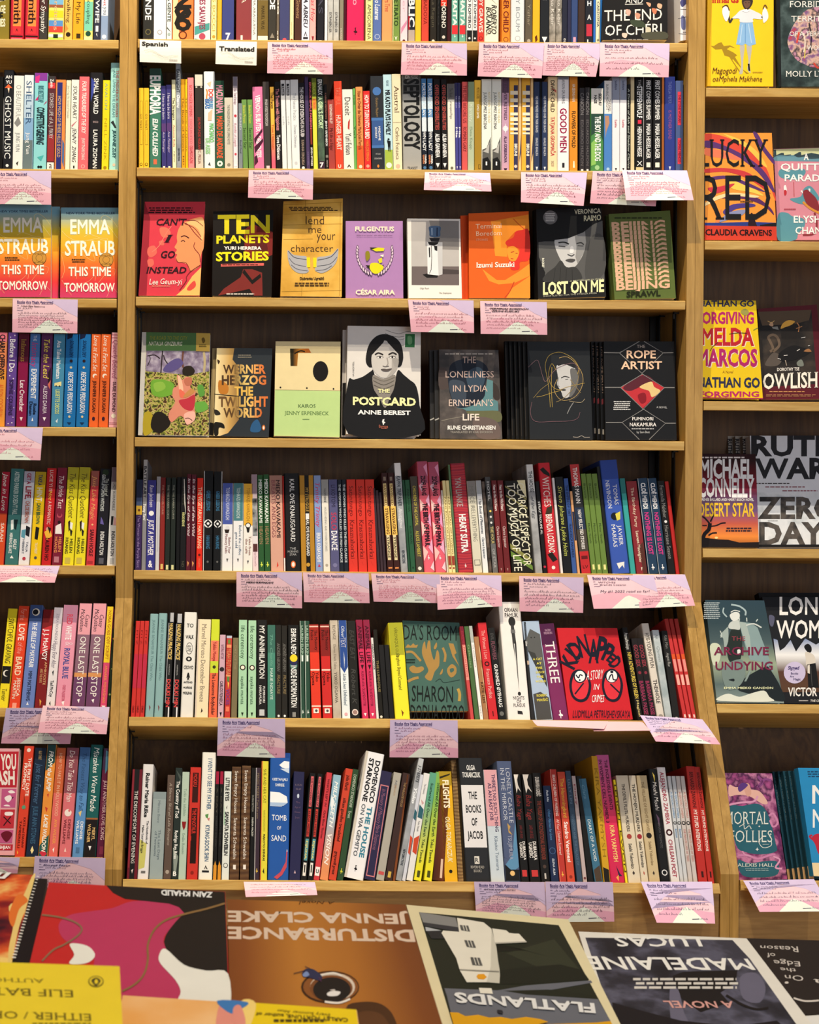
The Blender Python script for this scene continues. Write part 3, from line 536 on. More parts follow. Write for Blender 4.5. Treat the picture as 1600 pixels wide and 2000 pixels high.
row('M5', '''
263 275.5 937|3c2a5c|B 0 .2 26304e;B .2 .3 4a5c84;B .29 .39 d8b03c;O .34 .2 6a3c20;T .4 .97 a890c8 .4 r The Woman in the Purple Skirt
276 284.5 898 h|8a8a90|B 0 .3 b4b4b4;T .06 .35 3a3a40 .6 h BATTLE ART;T .4 .55 f4f4f4 .6 hi Young Tami
285 302 938|3a3a8c|T .06 .3 e8e4f4 .45 c Ravn Jacobsen;O .37 .3 f2f2f2;T .44 .84 f4f2fa .6 bsi JUST A MOTHER;X .94 .5 .5 f4f2fa b &
303 310.5 931|d4d4d8|B 0 .18 9a9aa0;R .28 .8 .4 .6 b0b4c0
311 320.5 933|8c2a26|B 0 .2 701c1c;T .08 .4 c89080 .35 s THE WONDER CURSE;R .93 .985 .25 .75 e0c070
321.5 331 933|232a26|T .08 .45 8a8c80 .35 b THE THE BARBER CURVE;R .94 .99 .25 .75 d8d8a0
332 341.5 933|232a26|T .08 .45 8a8c80 .35 b THE THE BARBER CURVE;R .94 .99 .25 .75 d8d8a0
343 350.5 932|141416|
351 362.5 932|19191b|T .1 .3 4a4a34 .4 l STILL LIFE;P e8e4d8 .5,.02 .6,.02 .9,.4 .85,.4 .6,.25;T .38 .53 d8d890 .4 b HIROE BEANE;T .9 .96 5a5a4a .4 r ND
363 371.5 926|5a1e2c|T .05 .64 d8c8cc .5 bi In the Eye of the Wild;P e0a060 .3,.9 .7,.92 .4,.96
372 381.5 927|5a1e2c|T .05 .64 d8c8cc .5 bi In the Eye of the Wild;P e0a060 .3,.9 .7,.92 .4,.96
383 395 934|e8301e|T .1 .76 f8c8a8 .6 b THE VEGETARIAN / HAN KANG;O .83 .2 5a1410;T .87 .96 f0906a .3 r HOGARTH
396.5 414.5 920|151618|R 0 1 .0 .06 e8e8e8;T .2 .4 3c78a0 .4 b GREEK LESSONS;O .53 .45 f4f4f4;P 151618 .1,.53 .5,.49 .9,.53 .5,.57;O .53 .15 f4f4f4;T .65 .78 3c78a0 .4 b HAN KANG;O .91 .12 6a6a6a
416 432.5 921|151618|R 0 1 .94 1 e8e8e8;T .2 .4 3c78a0 .4 b GREEK LESSONS;O .53 .45 f4f4f4;P 151618 .1,.53 .5,.49 .9,.53 .5,.57;O .53 .15 f4f4f4;T .65 .78 3c78a0 .4 b HAN KANG;O .91 .12 6a6a6a
433.5 454 944|f0f0f2|B 0 .47 4a5cac;T .05 .42 dfe4f4 .35 r TOSHIKAZU KAWAGUCHI;O .51 .2 e0e0e4;P 2a1c14 .2,.53 .7,.53 .6,.57 .3,.57;T .62 .8 8a3c30 .25 rs@.2 Before Your;T .58 .8 8a3c30 .25 rs@-.1 Memory Fades;P 5a5a5a .4,.86 .6,.86 .5,.9
455 474.5 944|f0f0f2|B 0 .43 4a8088;T .05 .4 dfecea .35 r TOSHIKAZU KAWAGUCHI;T .48 .82 3a5c7a .25 rs@.2 Before the coffee;T .56 .74 3a5c7a .25 rs@-.15 gets cold;P 5a5a5a .4,.86 .6,.86 .5,.9
475 493.5 945|f2f0ea|B 0 .48 e8b23c;T .05 .43 8a5c14 .35 r TOSHIKAZU KAWAGUCHI;O .48 .3 1c1814;O .48 .22 f4f4f0;P 1c1814 .3,.5 .7,.5 .6,.56 .4,.56;T .6 .82 8a3c24 .25 rs@.2 Tales from;T .63 .8 8a3c24 .25 rs@-.15 the café;P 5a5a5a .4,.88 .6,.88 .5,.92
~-1.2
494 505 927|eed8de|B 0 .2 a48c98;R .25 .64 .08 .92 N70/2a2c30/b0b4b8;R .64 .78 .08 .92 e8e4e8;R .72 .8 .1 .9 5a3434;T .8 .95 b890a0 .3 r Days Come and Go
506 516.5 928|2e5c34|T .05 .5 f2f6f0 .6 b MIEKO KAWAKAMI;T .54 .72 b08a68 .6 r HEAVEN;L .93 dcec5a .9
517.5 528.5 927|2e5c34|T .05 .5 f2f6f0 .6 b MIEKO KAWAKAMI;T .54 .72 b08a68 .6 r HEAVEN;L .93 dcec5a .9
529.5 554.5 929|dba894|B 0 .2 a87c6e;T .05 .65 2a1418 .3 b@.16 MIEKO KAWAKAMI;T .05 .65 8a4a50 .3 r@-.2 BREASTS AND EGGS;P d84838 .5,.9 .6,.94 .45,.96
555 557.5 930|b83028|B .86 1 f0f0ec
558.5 588 925 h|1c1c1e|T .06 .7 f4f4f4 .3 r@.02 KARL OVE KNAUSGAARD;X .77 .14 .4 b8b8b8 r THE;X .8 .14 .7 b8b8b8 r MORNING;X .83 .14 .45 b8b8b8 r STAR;O .93 .16 e8743a 0 1.5;O .93 .1 f8f0e8 0 1.5
589 616 929|b8862c|R 0 1 .36 .68 171513;T .13 .38 b0904a .22 b@.02 MY STRUGGLE;T .4 .46 f0f0f0 .25 s@.02 1;T .44 .84 f4f4f2 .2 b@.02 KARL OVE KNAUSGAARD;O .93 .14 c89a3c
617 631 929|8aa0d2|T .07 .54 d0305c .6 c Trinity Trinity;T .6 .9 f2f4fa .5 b ERIKA KOBAYASHI;P c03c60 .3,.95 .5,.92 .7,.95
632 645.5 937|eae6dc|B 0 .18 a0a09e;T .1 .25 5a5a58 .3 b NAOMI KANE;T .3 .78 a0a09a .3 r HOLES HIDING AND OTHER STORIES;O .93 .2 b0a898
646.5 663.5 937|5a5a84|T .06 .3 2a2440 .45 r LI KOTOMI;T .36 .55 c03c5c .6 b SOLO;T .56 .77 f2f2f6 .65 b DANCE;O .93 .25 7a7aa4
664 672 937|1d2430|T .05 .9 d0d8dc .5 b THE WOMAN WHO KILLED THE FISH CLARICE
672.5 681 937|1d2430|T .05 .9 d0d8dc .5 b THE WOMAN WHO KILLED THE FISH CLARICE
682 699.5 937|dc3a2e|T .07 .4 6a1410 .45 s Satantango;T .44 .86 6a1410 .5 s Krasznahorkai;P 8a2018 .4,.88 .6,.94 .45,.9
700.5 717.5 937|dc3a2e|T .07 .4 6a1410 .45 s Satantango;T .44 .86 6a1410 .5 s Krasznahorkai;P 8a2018 .4,.88 .6,.94 .45,.9
718.5 736.5 937|dc3a2e|T .07 .4 6a1410 .45 s Satantango;T .44 .86 6a1410 .5 s Krasznahorkai;P 8a2018 .4,.88 .6,.94 .45,.9
~-3
738 743.5 954|3a2c34|
744 749.5 958|3e2e36|
750 755.5 962|3a2c34|
757 769.5 924|3a1c1a|R .04 .08 .3 .7 8a7a6c;R .11 .34 .2 .7 e8d090;R .34 .63 .1 .95 f0c460;R .63 .88 .2 .7 e8d8a8;T .12 .33 8a6430 .35 bs@-.05 RAVISHED;T .36 .62 5a2c14 .45 bs STRAVAGING;T .65 .86 2a2018 .35 bs@-.05 STRANGE;R .95 .965 .2 .8 d88a50
770 782 924|3a1c1a|R .04 .08 .3 .7 8a7a6c;R .11 .34 .2 .7 e8d090;R .34 .63 .1 .95 f0c460;R .63 .88 .2 .7 e8d8a8;T .12 .33 8a6430 .35 bs@-.05 RAVISHED;T .36 .62 5a2c14 .45 bs STRAVAGING;T .65 .86 2a2018 .35 bs@-.05 STRANGE;R .95 .965 .2 .8 d88a50
783.5 797.5 905 h|N30/8a8e94/b4b8bc|B 0 .12 f4f4f2;T .12 .4 3a4048 .5 bi KAPPA TRIP RIVER;T .42 .6 eef0f2 .5 ri Akutagawa;T .8 .92 3a4048 .4 b NEW DIRECTIONS
798 802.5 938|28503a|
803 812.5 938|2c5c40|T .1 .35 1c3c28 .4 b PARANOIA;T .5 .7 1c3c28 .4 b ROSE PEARL;O .95 .2 1c3c28
813.5 828 931|4c443c|T .1 .52 d8c84a .4 r CHILDREN OF THE CAPITAL;T .57 .84 d8c84a .45 r ALEXIS LAMBERT;O .96 .25 e8e4dc
829 850 902 h|e86478|B 0 .2 b0506c;P e89cc0 .6,.05 .95,.02 .95,.14;P f4bccc .04,.22 .5,.18 .3,.28;P f4c4c0 .04,.34 .5,.4 .04,.46;P f0b0d0 .95,.3 .6,.36 .95,.42;P f4c4c0 .04,.54 .5,.6 .04,.68;P e8a0cc .95,.46 .6,.54 .95,.6;P f4c4c0 .04,.76 .5,.82 .04,.9;P f0b0d0 .95,.7 .55,.78 .95,.84;P f4d0dc .95,.9 .6,.96 .95,.99;T .13 .31 1c0c14 .4 h ZSÓFI LÁNG;T .38 .77 1c0c14 .45 h THE BIRTH OF EMMA K.;L .87 f8f4f4 .4
851 872.5 903 h|e86478|B 0 .2 b0506c;P e89cc0 .6,.05 .95,.02 .95,.14;P f4bccc .04,.22 .5,.18 .3,.28;P f4c4c0 .04,.34 .5,.4 .04,.46;P f0b0d0 .95,.3 .6,.36 .95,.42;P f4c4c0 .04,.54 .5,.6 .04,.68;P e8a0cc .95,.46 .6,.54 .95,.6;P f4c4c0 .04,.76 .5,.82 .04,.9;P f0b0d0 .95,.7 .55,.78 .95,.84;P f4d0dc .95,.9 .6,.96 .95,.99;T .13 .31 1c0c14 .4 h ZSÓFI LÁNG;T .38 .77 1c0c14 .45 h THE BIRTH OF EMMA K.;L .87 f8f4f4 .4
873 876.5 958|d8d0c4|T .1 .7 8a8478 .6 r ALL KINDS OF DISTANCE
877 883.5 939|f2e2a2|B .82 .92 a04030;T .18 .8 8a6a2c .5 r PARIS ROAD OF LOVING;O .95 .3 a04030
884 890.5 939|f2e2a2|B .82 .92 a04030;T .18 .8 8a6a2c .5 r PARIS ROAD OF LOVING;O .95 .3 a04030
~-3.2
891.5 895.5 908|5c7c58|
896 925 906 h|W26/a82c3a/c03c44/94283c|T .13 .4 b8a8a4 .4 b@-.05 YAN LIANKE;T .47 .82 f6f4f4 .42 h@.05 HEART SUTRA;L .94 f4f0f0 .25
926 942.5 940|dcd8c4|B 0 .17 8c8884;T .06 .4 7a7870 .5 l MERCÉ IRELL;T .4 .66 7a7870 .5 l EVERYTHING;R .86 .92 .15 .85 2a2a2a;R .865 .915 .2 .8 dcd8c4
944 954.5 939|eef0f2|B 0 .15 b0b4b8;T .2 .58 3a4450 .5 bi The Book of Pleasures;T .62 .85 5a6470 .4 bi Clarice Lispector
955.5 961.5 941|N50/2a2420/7a6a60|
962.5 973.5 932|N60/1c1c1c/4a4a4a|T .05 .25 c8c8c8 .4 b HOTEL;O .36 .2 e8c85a;O .42 .2 d8d8d8;O .48 .2 e0e0e0;T .52 .7 c8b878 .5 b THE HOUR;B .7 1 6a6a6a;T .75 .95 a8a8a8 .4 b OF STAR
974.5 985.5 939|6c2226|T .05 .33 f0e0dc .45 b Near to the Wild Heart;T .5 .73 e8d4d0 .45 r Clarice Lispector;P b89a94 .4,.95 .6,.95 .5,.98
986.5 998.5 939|6c2226|T .05 .33 f0e0dc .45 b Near to the Wild Heart;T .5 .73 e8d4d0 .45 r Clarice Lispector;P b89a94 .4,.95 .6,.95 .5,.98
1000 1043 940 h|1c1a14|P 8a8450 .03,.05 .97,.2 .97,.22 .03,.07;P 8a8450 .03,.15 .97,.3 .97,.32 .03,.17;P b8b49a .03,.25 .97,.4 .97,.415 .03,.265;P b8b49a .03,.35 .97,.5 .97,.515 .03,.365;P b8b49a .03,.45 .97,.6 .97,.615 .03,.465;P b8b49a .03,.55 .97,.7 .97,.715 .03,.565;P 8a8a4a .03,.68 .97,.86 .97,.9 .03,.74;P 6a8a3a .03,.76 .97,.93 .97,.98 .03,.82;P f0e8b8 .6,.0 .97,.0 .97,.2 .75,.1;T .03 .98 f8f4e0 .36 r@-.2 TOO MUCH OF LIFE;T .03 .93 f4f0d4 .34 r@.24 CLARICE LISPECTOR
1046 1060.5 908 h|N30/8a8c8e/b8babc|B 0 .25 e0e2e0;T .06 .26 2a3038 .5 b THE HOUSE;T .3 .5 3a4048 .4 ri of the Egg
1061.5 1069.5 941|161416|T .22 .58 d0d0d0 .5 b STRAY TROUPE AL;O .93 .3 c83048
1070.5 1094 905 h|cc2a36|P 1c1a14 .1,.06 .4,.04 .9,.1 .9,.13 .4,.1;T .13 .4 f8e8e0 .55 s WITCHES;P 3a3020 .4,.41 .9,.39 .8,.46 .2,.48;T .47 .82 f8ece4 .5 b BRENDA LOZANO;P 1c1a14 .1,.83 .5,.81 .9,.88 .5,.9;O .95 .15 f8ece4
1095.5 1100.5 934|e4e2e4|
1101.5 1117.5 932|17171a|T .1 .27 c8c860 .5 ci Siren;T .3 .82 c8d060 .5 ci Johanne Lykke Holm
1118.5 1127.5 935|3c5ca0|T .07 .4 1c2a50 .5 b THE EMPIRE OF DIRT;T .48 .83 1c2a50 .5 b FRANCESCA MANFREDI
1128.5 1133.5 960|e0a878|B .25 .6 26304c
~-4
1135 1155.5 908 h|2a2c30|B 0 .2 c03a3c;B .4 .6 26344e;B .6 .8 4a443c;B .8 1 c42c30;T .03 .36 f4f0ec .4 b THOMAS MANN;T .42 .78 f0ece8 .3 bs NEW SELECTED STORIES;R .84 .87 .2 .8 6a1418;X .94 .3 .5 2a0c10 r LV
1156 1166 926|6c8a40|T .1 .25 34481c .4 r Benoit;T .5 .7 34481c .4 r Mirror Novels;R .91 .96 .3 .7 f0ec9a
1166.5 1177 926|6c8a40|T .1 .25 34481c .4 r Benoit;T .5 .7 34481c .4 r Mirror Novels;R .91 .96 .3 .7 f0ec9a
1177.5 1188.5 926|6c8a40|T .1 .25 34481c .4 r Benoit;T .5 .7 34481c .4 r Mirror Novels;R .91 .96 .3 .7 f0ec9a
1189 1195.5 912|1c1e1c|
1196.5 1231 900 h|3c5cb8|B 0 .17 2c489c;T .22 .4 f2f4f8 .22 s@.2 TOMÁS;T .18 .43 f2f4f8 .22 s@-.2 NEVINSON;O .5 .22 141a24;P e8dc5a .55,.48 .85,.46 .8,.53 .6,.54;T .58 .76 f2f4f8 .22 s@.2 JAVIER;T .57 .77 f2f4f8 .22 s@-.15 MARÍAS;P f4f4f0 .3,.91 .75,.9 .7,.96 .62,.93 .4,.96
1232.5 1242.5 935|3ca8a4|B 0 .16 2c7c7c
1244 1265 941|8c2c34|P 5a3028 .55,.7 .95,.66 .95,1 .6,1;T .07 .5 f0dcc0 .28 r The Birthday Party;T .54 .88 f0dcc0 .26 b Laurent Mauvignier;P e8dcc8 .45,.93 .6,.93 .5,.97
1267.5 1286.5 935|24405c|R 0 1 0 .05 c8d0d4;T .05 .32 f6f8fa .45 h CLOÉ MEHDI;T .36 .8 d83c8c .45 h NOTHING IS LOST;L .93 f2f6f8 .6
1287.5 1305 935|24405c|R 0 1 0 .05 c8d0d4;T .05 .32 f6f8fa .45 h CLOÉ MEHDI;T .36 .8 d83c8c .45 h NOTHING IS LOST;L .93 f2f6f8 .6
1306 1320 940|1a1a1a|T .05 .4 9a9a98 .5 s Fernanda Melchor;O .44 .2 f4f4f4;T .48 .84 9a9a98 .5 s Hurricane Season
1321 1328.5 941|c02c2a|
''', 0, .016)
row('M6', '''
~1
255 263.5 1213|cc3430|T .1 .25 7a1814 .4 r FITZ;B .35 .7 c02c48;T .88 .95 4a0c0c .4 b CARLO
264 272.5 1213|cc3430|T .1 .25 7a1814 .4 r FITZ;B .35 .7 c02c48;T .88 .95 4a0c0c .4 b CARLO
273 281.5 1213|cc3430|T .1 .25 7a1814 .4 r FITZ;B .35 .7 c02c48;T .88 .95 4a0c0c .4 b CARLO
283 299.5 1199 h|8ab0b2|T .06 .65 5a7c80 .3 rs JEANNE BENAMEUR The Child Who;P 7a3c44 .4,.88 .6,.9 .5,.94
300.5 317.5 1198 h|8ab0b2|T .06 .65 5a7c80 .3 rs JEANNE BENAMEUR The Child Who;P 7a3c44 .4,.88 .6,.9 .5,.94
320.5 332 1197|1a1a1c|R 0 .09 .3 .9 b8b8bc;R .1 .86 .0 .16 8a8a90;T .1 .45 e0c070 .6 hi WALKING PRACTICE;T .64 .9 d84848 .6 h DOLKI MIN;R .9 1 .6 .8 e8e8ec;T .5 .6 b0b0b0 .2 r HARPERVIA
336 348.5 1199|1a1a1c|R 0 .09 .2 .9 b8b8bc;R .1 .86 .0 .16 8a8a90;T .1 .45 e0c070 .6 hi WALKING PRACTICE;T .64 .9 d84848 .6 h DOLKI MIN;R .9 1 .6 .8 e8e8ec;T .5 .6 b0b0b0 .2 r HARPERVIA
352 377 1196 h|e8e6e0|X .13 .3 .55 1c1c1c b TO;X .24 .3 .65 1c1c1c h WALK;O .35 .27 1c1c1c 0 1.8;O .35 .24 e8e6e0 0 1.8;T .32 .38 1c1c1c .3 bi ALONE;O .45 .24 1c1c1c 0 .8;O .45 .1 e8e6e0;X .53 .26 .75 1c1c1c b CROWD;P 1c1c1c .45,.58 .55,.58 .65,.63 .55,.62 .6,.66 .5,.64 .4,.66 .45,.62 .35,.63;X .67 .14 .7 1c1c1c h ANTONIO;X .72 .14 .7 1c1c1c h MUÑOZ;X .77 .2 .7 1c1c1c h MOLINA
380 406 1210|efe0bc|R 0 1 .0 .12 d8c8b8;T .05 .4 8a7a6a .35 s Marvel Moreno;T .42 .84 8a7a6a .35 s December Breeze;P 3a2c24 .5,.9 .6,.93 .45,.95
407 423.5 1210|G.02:.14/e86a4a/f08a5a/d4dc3c|B 0 .22 cfdc34;B .22 .44 ee8064;B .43 .55 c8d838;B .55 1 ee6c4a;T .23 .43 a02028 .4 b Yukiko Motoya;O .49 .2 3a3a1c;T .55 .97 3a1418 .4 b The Lonesome Bodybuilder
425 436.5 1240|cfa8b8|T .12 .3 8a5a6c .5 b NATURAL HISTORY;O .42 .4 2a2428;T .56 .85 3a2434 .5 b CARLOS FONSECA;P 1c1418 .3,.93 .7,.93 .5,.98
438 449.5 1242|c23a34|B 0 .03 b8c0d0;R .05 .1 .3 .7 6a8a3a;R .11 .15 .1 .9 ea9a6a;T .16 .48 d88a5a .7 b YEAH FUTURA;R .48 .5 .1 .9 ea9a6a;R .5 .56 .3 .7 5a8a40;P f0c050 .4,.56 .7,.58 .5,.65;T .65 .84 7a3a8a .6 b VOCES;R .86 .92 .2 .8 e8785a
451 462.5 1246|7a6e50|T .1 .4 968a6a .4 r DAY OF THE
~.2
465 481.5 1211|a8d4b0|T .06 .4 2a4a30 .5 r life ceremony;O .49 .35 2a1c14;O .49 .22 f4ecd8;T .58 .86 3a5a40 .4 r sayaka murata;P 1c2a1c .35,.94 .65,.94 .5,.98
484 500 1212|a8d4b0|T .06 .4 2a4a30 .5 r life ceremony;O .49 .35 2a1c14;O .49 .22 f4ecd8;T .58 .86 3a5a40 .4 r sayaka murata;P 1c2a1c .35,.94 .65,.94 .5,.98
501.5 521.5 1211|1a1819|T .06 .6 eceae6 .5 b MY ANNIHILATION;T .68 .84 e0dedc .22 b@.2 FUMINORI;T .67 .86 e0dedc .22 b@-.15 NAKAMURA;R .91 .97 .25 .75 c0c4c8
522.5 538 1221|4a8a78|B 0 .3 3c6c60;T .1 .45 6aa490 .35 ci The Cheffe;T .47 .8 d8ece4 .35 r MARIE NDIAYE
538.5 550 1221|24221f|T .2 .5 6a6864 .5 bi ANDRÉS NEUMAN;T .54 .74 7a6a4a .5 bi FRACTURE;O .97 .2 f0f0f0
550.5 562 1222|24221f|T .2 .5 6a6864 .5 bi ANDRÉS NEUMAN;T .54 .74 7a6a4a .5 bi FRACTURE;O .97 .2 f0f0f0
563.5 585.5 1221|171717|T .04 .32 f4f4f2 .45 b ESHKOL NEVO;O .44 .34 2c6a5c;O .4 .34 2a2c54;O .36 .34 f0d430;T .44 .88 f4f4f2 .5 b INSIDE INFORMATION;R .93 .98 .35 .65 8a8a88
587.5 596 1213|2a4a3c|R 0 1 0 .14 b8c8bc;T .05 .36 a8c4b0 .5 b LAUREN ELKIN;R .36 .42 .3 .7 e8f0e8;L .93 f0f4f0 .8
597 606.5 1213|2a4a3c|R 0 1 0 .14 b8c8bc;T .05 .36 a8c4b0 .5 b LAUREN ELKIN;R .36 .42 .3 .7 e8f0e8;L .93 f0f4f0 .8
~-.8
609 628 1220|e03c28|B 0 .3 a02a20;B .015 .03 f0c0b0;B .48 .495 f4d8c8;B .86 .875 f4d8c8;T .06 .28 2a0c0a .3 s@.2 The Memory;T .06 .17 2a0c0a .3 s@-.2 Police;T .51 .61 2a0c0a .3 s@.2 Yoko;T .51 .65 2a0c0a .3 s@-.2 Ogawa;R .89 .94 .2 .75 eee6dc;O .915 .14 4a4a4a
631 649.5 1220|cc2c2a|B 0 .34 84201e;B .015 .03 f0c0b0;B .48 .495 f4d8c8;B .86 .875 f4d8c8;T .06 .28 2a0c0a .3 s@.2 The Memory;T .06 .17 2a0c0a .3 s@-.2 Police;T .51 .61 2a0c0a .3 s@.2 Yoko;T .51 .65 2a0c0a .3 s@-.2 Ogawa;R .89 .94 .2 .75 eee6dc;O .915 .14 4a4a4a
651 667 1212|N20/a89c8c/cfc4b4|T .05 .2 5a5044 .35 s REVENGE;T .25 .5 7a7064 .3 s Eleven Dark Tales;T .53 .84 4a4238 .35 s YOKO OGAWA
668.5 684.5 1212|e4ecee|B 0 .48 2c4c94;P 2c4c94 .06,.48 .5,.54 .94,.48;T .06 .18 e0e8f4 .4 c Oliver;T .18 .28 c8c8d8 .6 s TEXT;P e8f0f8 .5,.32 .6,.4 .5,.5;T .55 .86 5a6a7a .4 c Little Lives Unfinished;O .95 .2 e0a8b0
685.5 703 1213|1f1f1d|T .1 .4 3c3c3a .5 bi EAST EAT;T .5 .85 4a4a48 .5 ci Robert K;O .93 .35 e8d8d0;O .93 .25 a08078
~-2
708 720.5 1211|d0345e|B 0 .3 8c2444;T .06 .44 3c0c1c .6 b ANIMAL LIFE;P 2a0c14 .3,.46 .8,.46 .5,.51;T .52 .87 7a1838 .4 r AUÐUR AVA ÓLAFSDÓTTIR;P f4f0f2 .3,.94 .7,.94 .5,.97
722.5 735 1211|d0345e|B 0 .3 8c2444;T .06 .44 3c0c1c .6 b ANIMAL LIFE;P 2a0c14 .3,.46 .8,.46 .5,.51;T .52 .87 7a1838 .4 r AUÐUR AVA ÓLAFSDÓTTIR;P f4f0f2 .3,.94 .7,.94 .5,.97
735.5 740.5 1246|dcdad6|T .08 .4 2a2a2a .6 b MARIANA OLIVER
741 749.5 1230|1c1a16|T .35 .7 8a7a4a .5 b THE LUMINOUS;O .97 .3 d8d8c8
750 760.5 1260|1c1c1e|
761 770.5 1260|1c1c1e|
772 801.5 1217 h|f0e434|B 0 .34 a8a82c;T .05 .36 5a5c1c .2 s@-.02 VÉRONIQUE OLMI;T .33 .7 3a3c14 .22 si@.02 Daughters Beyond Command;P 7a3c14 .45,.9 .6,.93 .5,.97
~-3
919.5 926.5 1224|c84a4c|B 0 .2 7a1c34;B .2 .58 e89488;T .05 .55 b03c44 .5 r SUMMER PASSION ELODIE
928 937 1224|4a6a40|T .2 .45 90b080 .4 r Galaxies
938 944.5 1223|eeecea|B 0 .18 b0b8b4;T .2 .45 9a9a94 .4 r THE WHITE BOOK;T .85 .96 b0b0aa .4 r ND
945 955 1244|a87850|P d8b890 .8,.1 .95,.14 .95,.3 .8,.28;P d8b890 .8,.36 .95,.4 .95,.6 .8,.55;P d8b890 .8,.66 .95,.7 .95,.9 .8,.85;T .55 .8 4a2c14 .5 b KATIE LEES
956 973.5 1217|cc2c34|T .08 .38 f4b0a8 .4 s The Women I Love;O .43 .28 1c0c0c;O .43 .16 cc2c34;T .48 .78 f4c0b8 .4 s Francesco Pacifico;R .91 .96 .45 .55 4a0c0c
974.5 989 1227|1b1b1c|T .06 .14 4a4a4a .4 b EVIL;T .15 .35 7a4a58 .5 b FLOWERS;T .4 .86 f0f0ee .45 b GUNNHILD ØYEHAUG;O .93 .3 6a6a68
992.5 1037 1176 973 h|ece8e4|X .07 .18 .6 2a2224 bs@.05 ORHAN;X .115 .18 .62 2a2224 bs@.05 PAMUK;O .17 .16 2a2a2a .05 1.4;P 3a3a3a .48,.2 .62,.2 .66,.36 .64,.5 .6,.76 .57,.5 .5,.36;P e8e8e8 .55,.36 .58,.36 .6,.64;R .24 .27 .46 .66 6a6a6a;O .78 .07 2a2a2a .1 1.2;X .815 .14 .5 3a3a3a s@.05 NIGHTS;X .845 .14 .2 3a3a3a s@.05 OF;X .875 .14 .52 3a3a3a s@.05 PLAGUE;P 2a2a2a .45,.92 .65,.925 .68,.95 .45,.945
1038 1044.5 1215 1022|28282a|R .2 .25 .2 .8 d0d0d0;R .4 .44 .2 .8 c0a890
1046.5 1080.5 1214 1020|a8bcd4|P 5a5c5c .06,.2 .4,.08 .95,.14 .95,.62 .5,.34 .1,.3;P 3a3c3c .1,.3 .5,.33 .95,.6 .94,.68 .5,.5;O .17 .04 2a2a2a .1;O .17 .04 2a2a2a -.1;X .39 .12 .55 e8dc5a b@.1 A CAT;X .435 .12 .3 e8dc5a b@.15 AT;X .48 .12 .4 e8dc5a b@.1 THE;X .525 .12 .5 e8dc5a b@.15 END OF;X .57 .12 .4 e8dc5a b@.1 THE;X .615 .12 .6 e8dc5a b@.1 WORLD;P 4a4a4a .06,.74 .5,.72 .94,.78 .94,.99 .06,.99;X .755 .13 .6 d8cc4a b@.05 ROBERT;X .8 .13 .65 d8cc4a b@.05 PERIŠIĆ
1081.5 1112 1219 1053 h|7a2c5c|B 0 .22 4c1c44;X .07 .13 .4 c8a0b8 s VALÉRIE;X .1 .15 .55 c8a0b8 s PERRIN;T .19 .62 f2ece8 .6 s THREE;L .94 f4f0f2 .5
~-4.2
1246.5 1257.5 1226 1215|1c1a1a|T .06 .24 d8d8d4 .6 ci Petrushevskaya;T .27 .76 d8c050 .65 b NEW ADVENTURES OF HELEN;T .78 .95 c8b878 .4 b Magical
1258.5 1271 1247 1233|201c1e|T .08 .35 9a3a48 .6 b GOOD SEX;O .42 .25 8a3040;T .52 .92 9a3458 .6 b BARBARA PASSE
1272 1284 1247 1244|201c1e|T .08 .35 9a3a48 .6 b GOOD SEX;O .42 .25 8a3040;T .52 .92 9a3458 .6 b BARBARA PASSE
1285 1300 1218 1253 h|dcd4c8|T .1 .46 5a5450 .5 b HYE-YOUNG PYUN;T .58 .68 4a4440 .5 b THE;T .7 .82 4a4440 .5 b HOLE;O .69 .2 8a8a88;O .95 .3 9a948c
1301 1314.5 1231 1274|N25/9aa8ac/c8d0d2|T .05 .1 6a7478 .4 s AH;T .18 .35 8a9498 .4 ci Queen
1315.5 1329 1232 1292|202020|T .05 .2 8a8a88 .4 ci Kiki Man;T .25 .4 b0b0ac .4 ci August Blue;O .97 .3 c8c8c4
1336 1344 1209 1298|c8383a|B 0 .2 a0302c;R .35 .4 .1 .9 e05a2c;R .4 .52 .15 .85 e8948c;R .55 .65 .15 .85 f0b0a4;R .93 .96 .3 .7 f0dcd4
1345 1353 1209 1307|c8383a|B 0 .2 a0302c;R .35 .4 .1 .9 e05a2c;R .4 .52 .15 .85 e8948c;R .55 .65 .15 .85 f0b0a4;R .93 .96 .3 .7 f0dcd4
1354 1362 1209 1317|c8383a|B 0 .2 a0302c;R .35 .4 .1 .9 e05a2c;R .4 .52 .15 .85 e8948c;R .55 .65 .15 .85 f0b0a4;R .93 .96 .3 .7 f0dcd4
''', 0, .014)
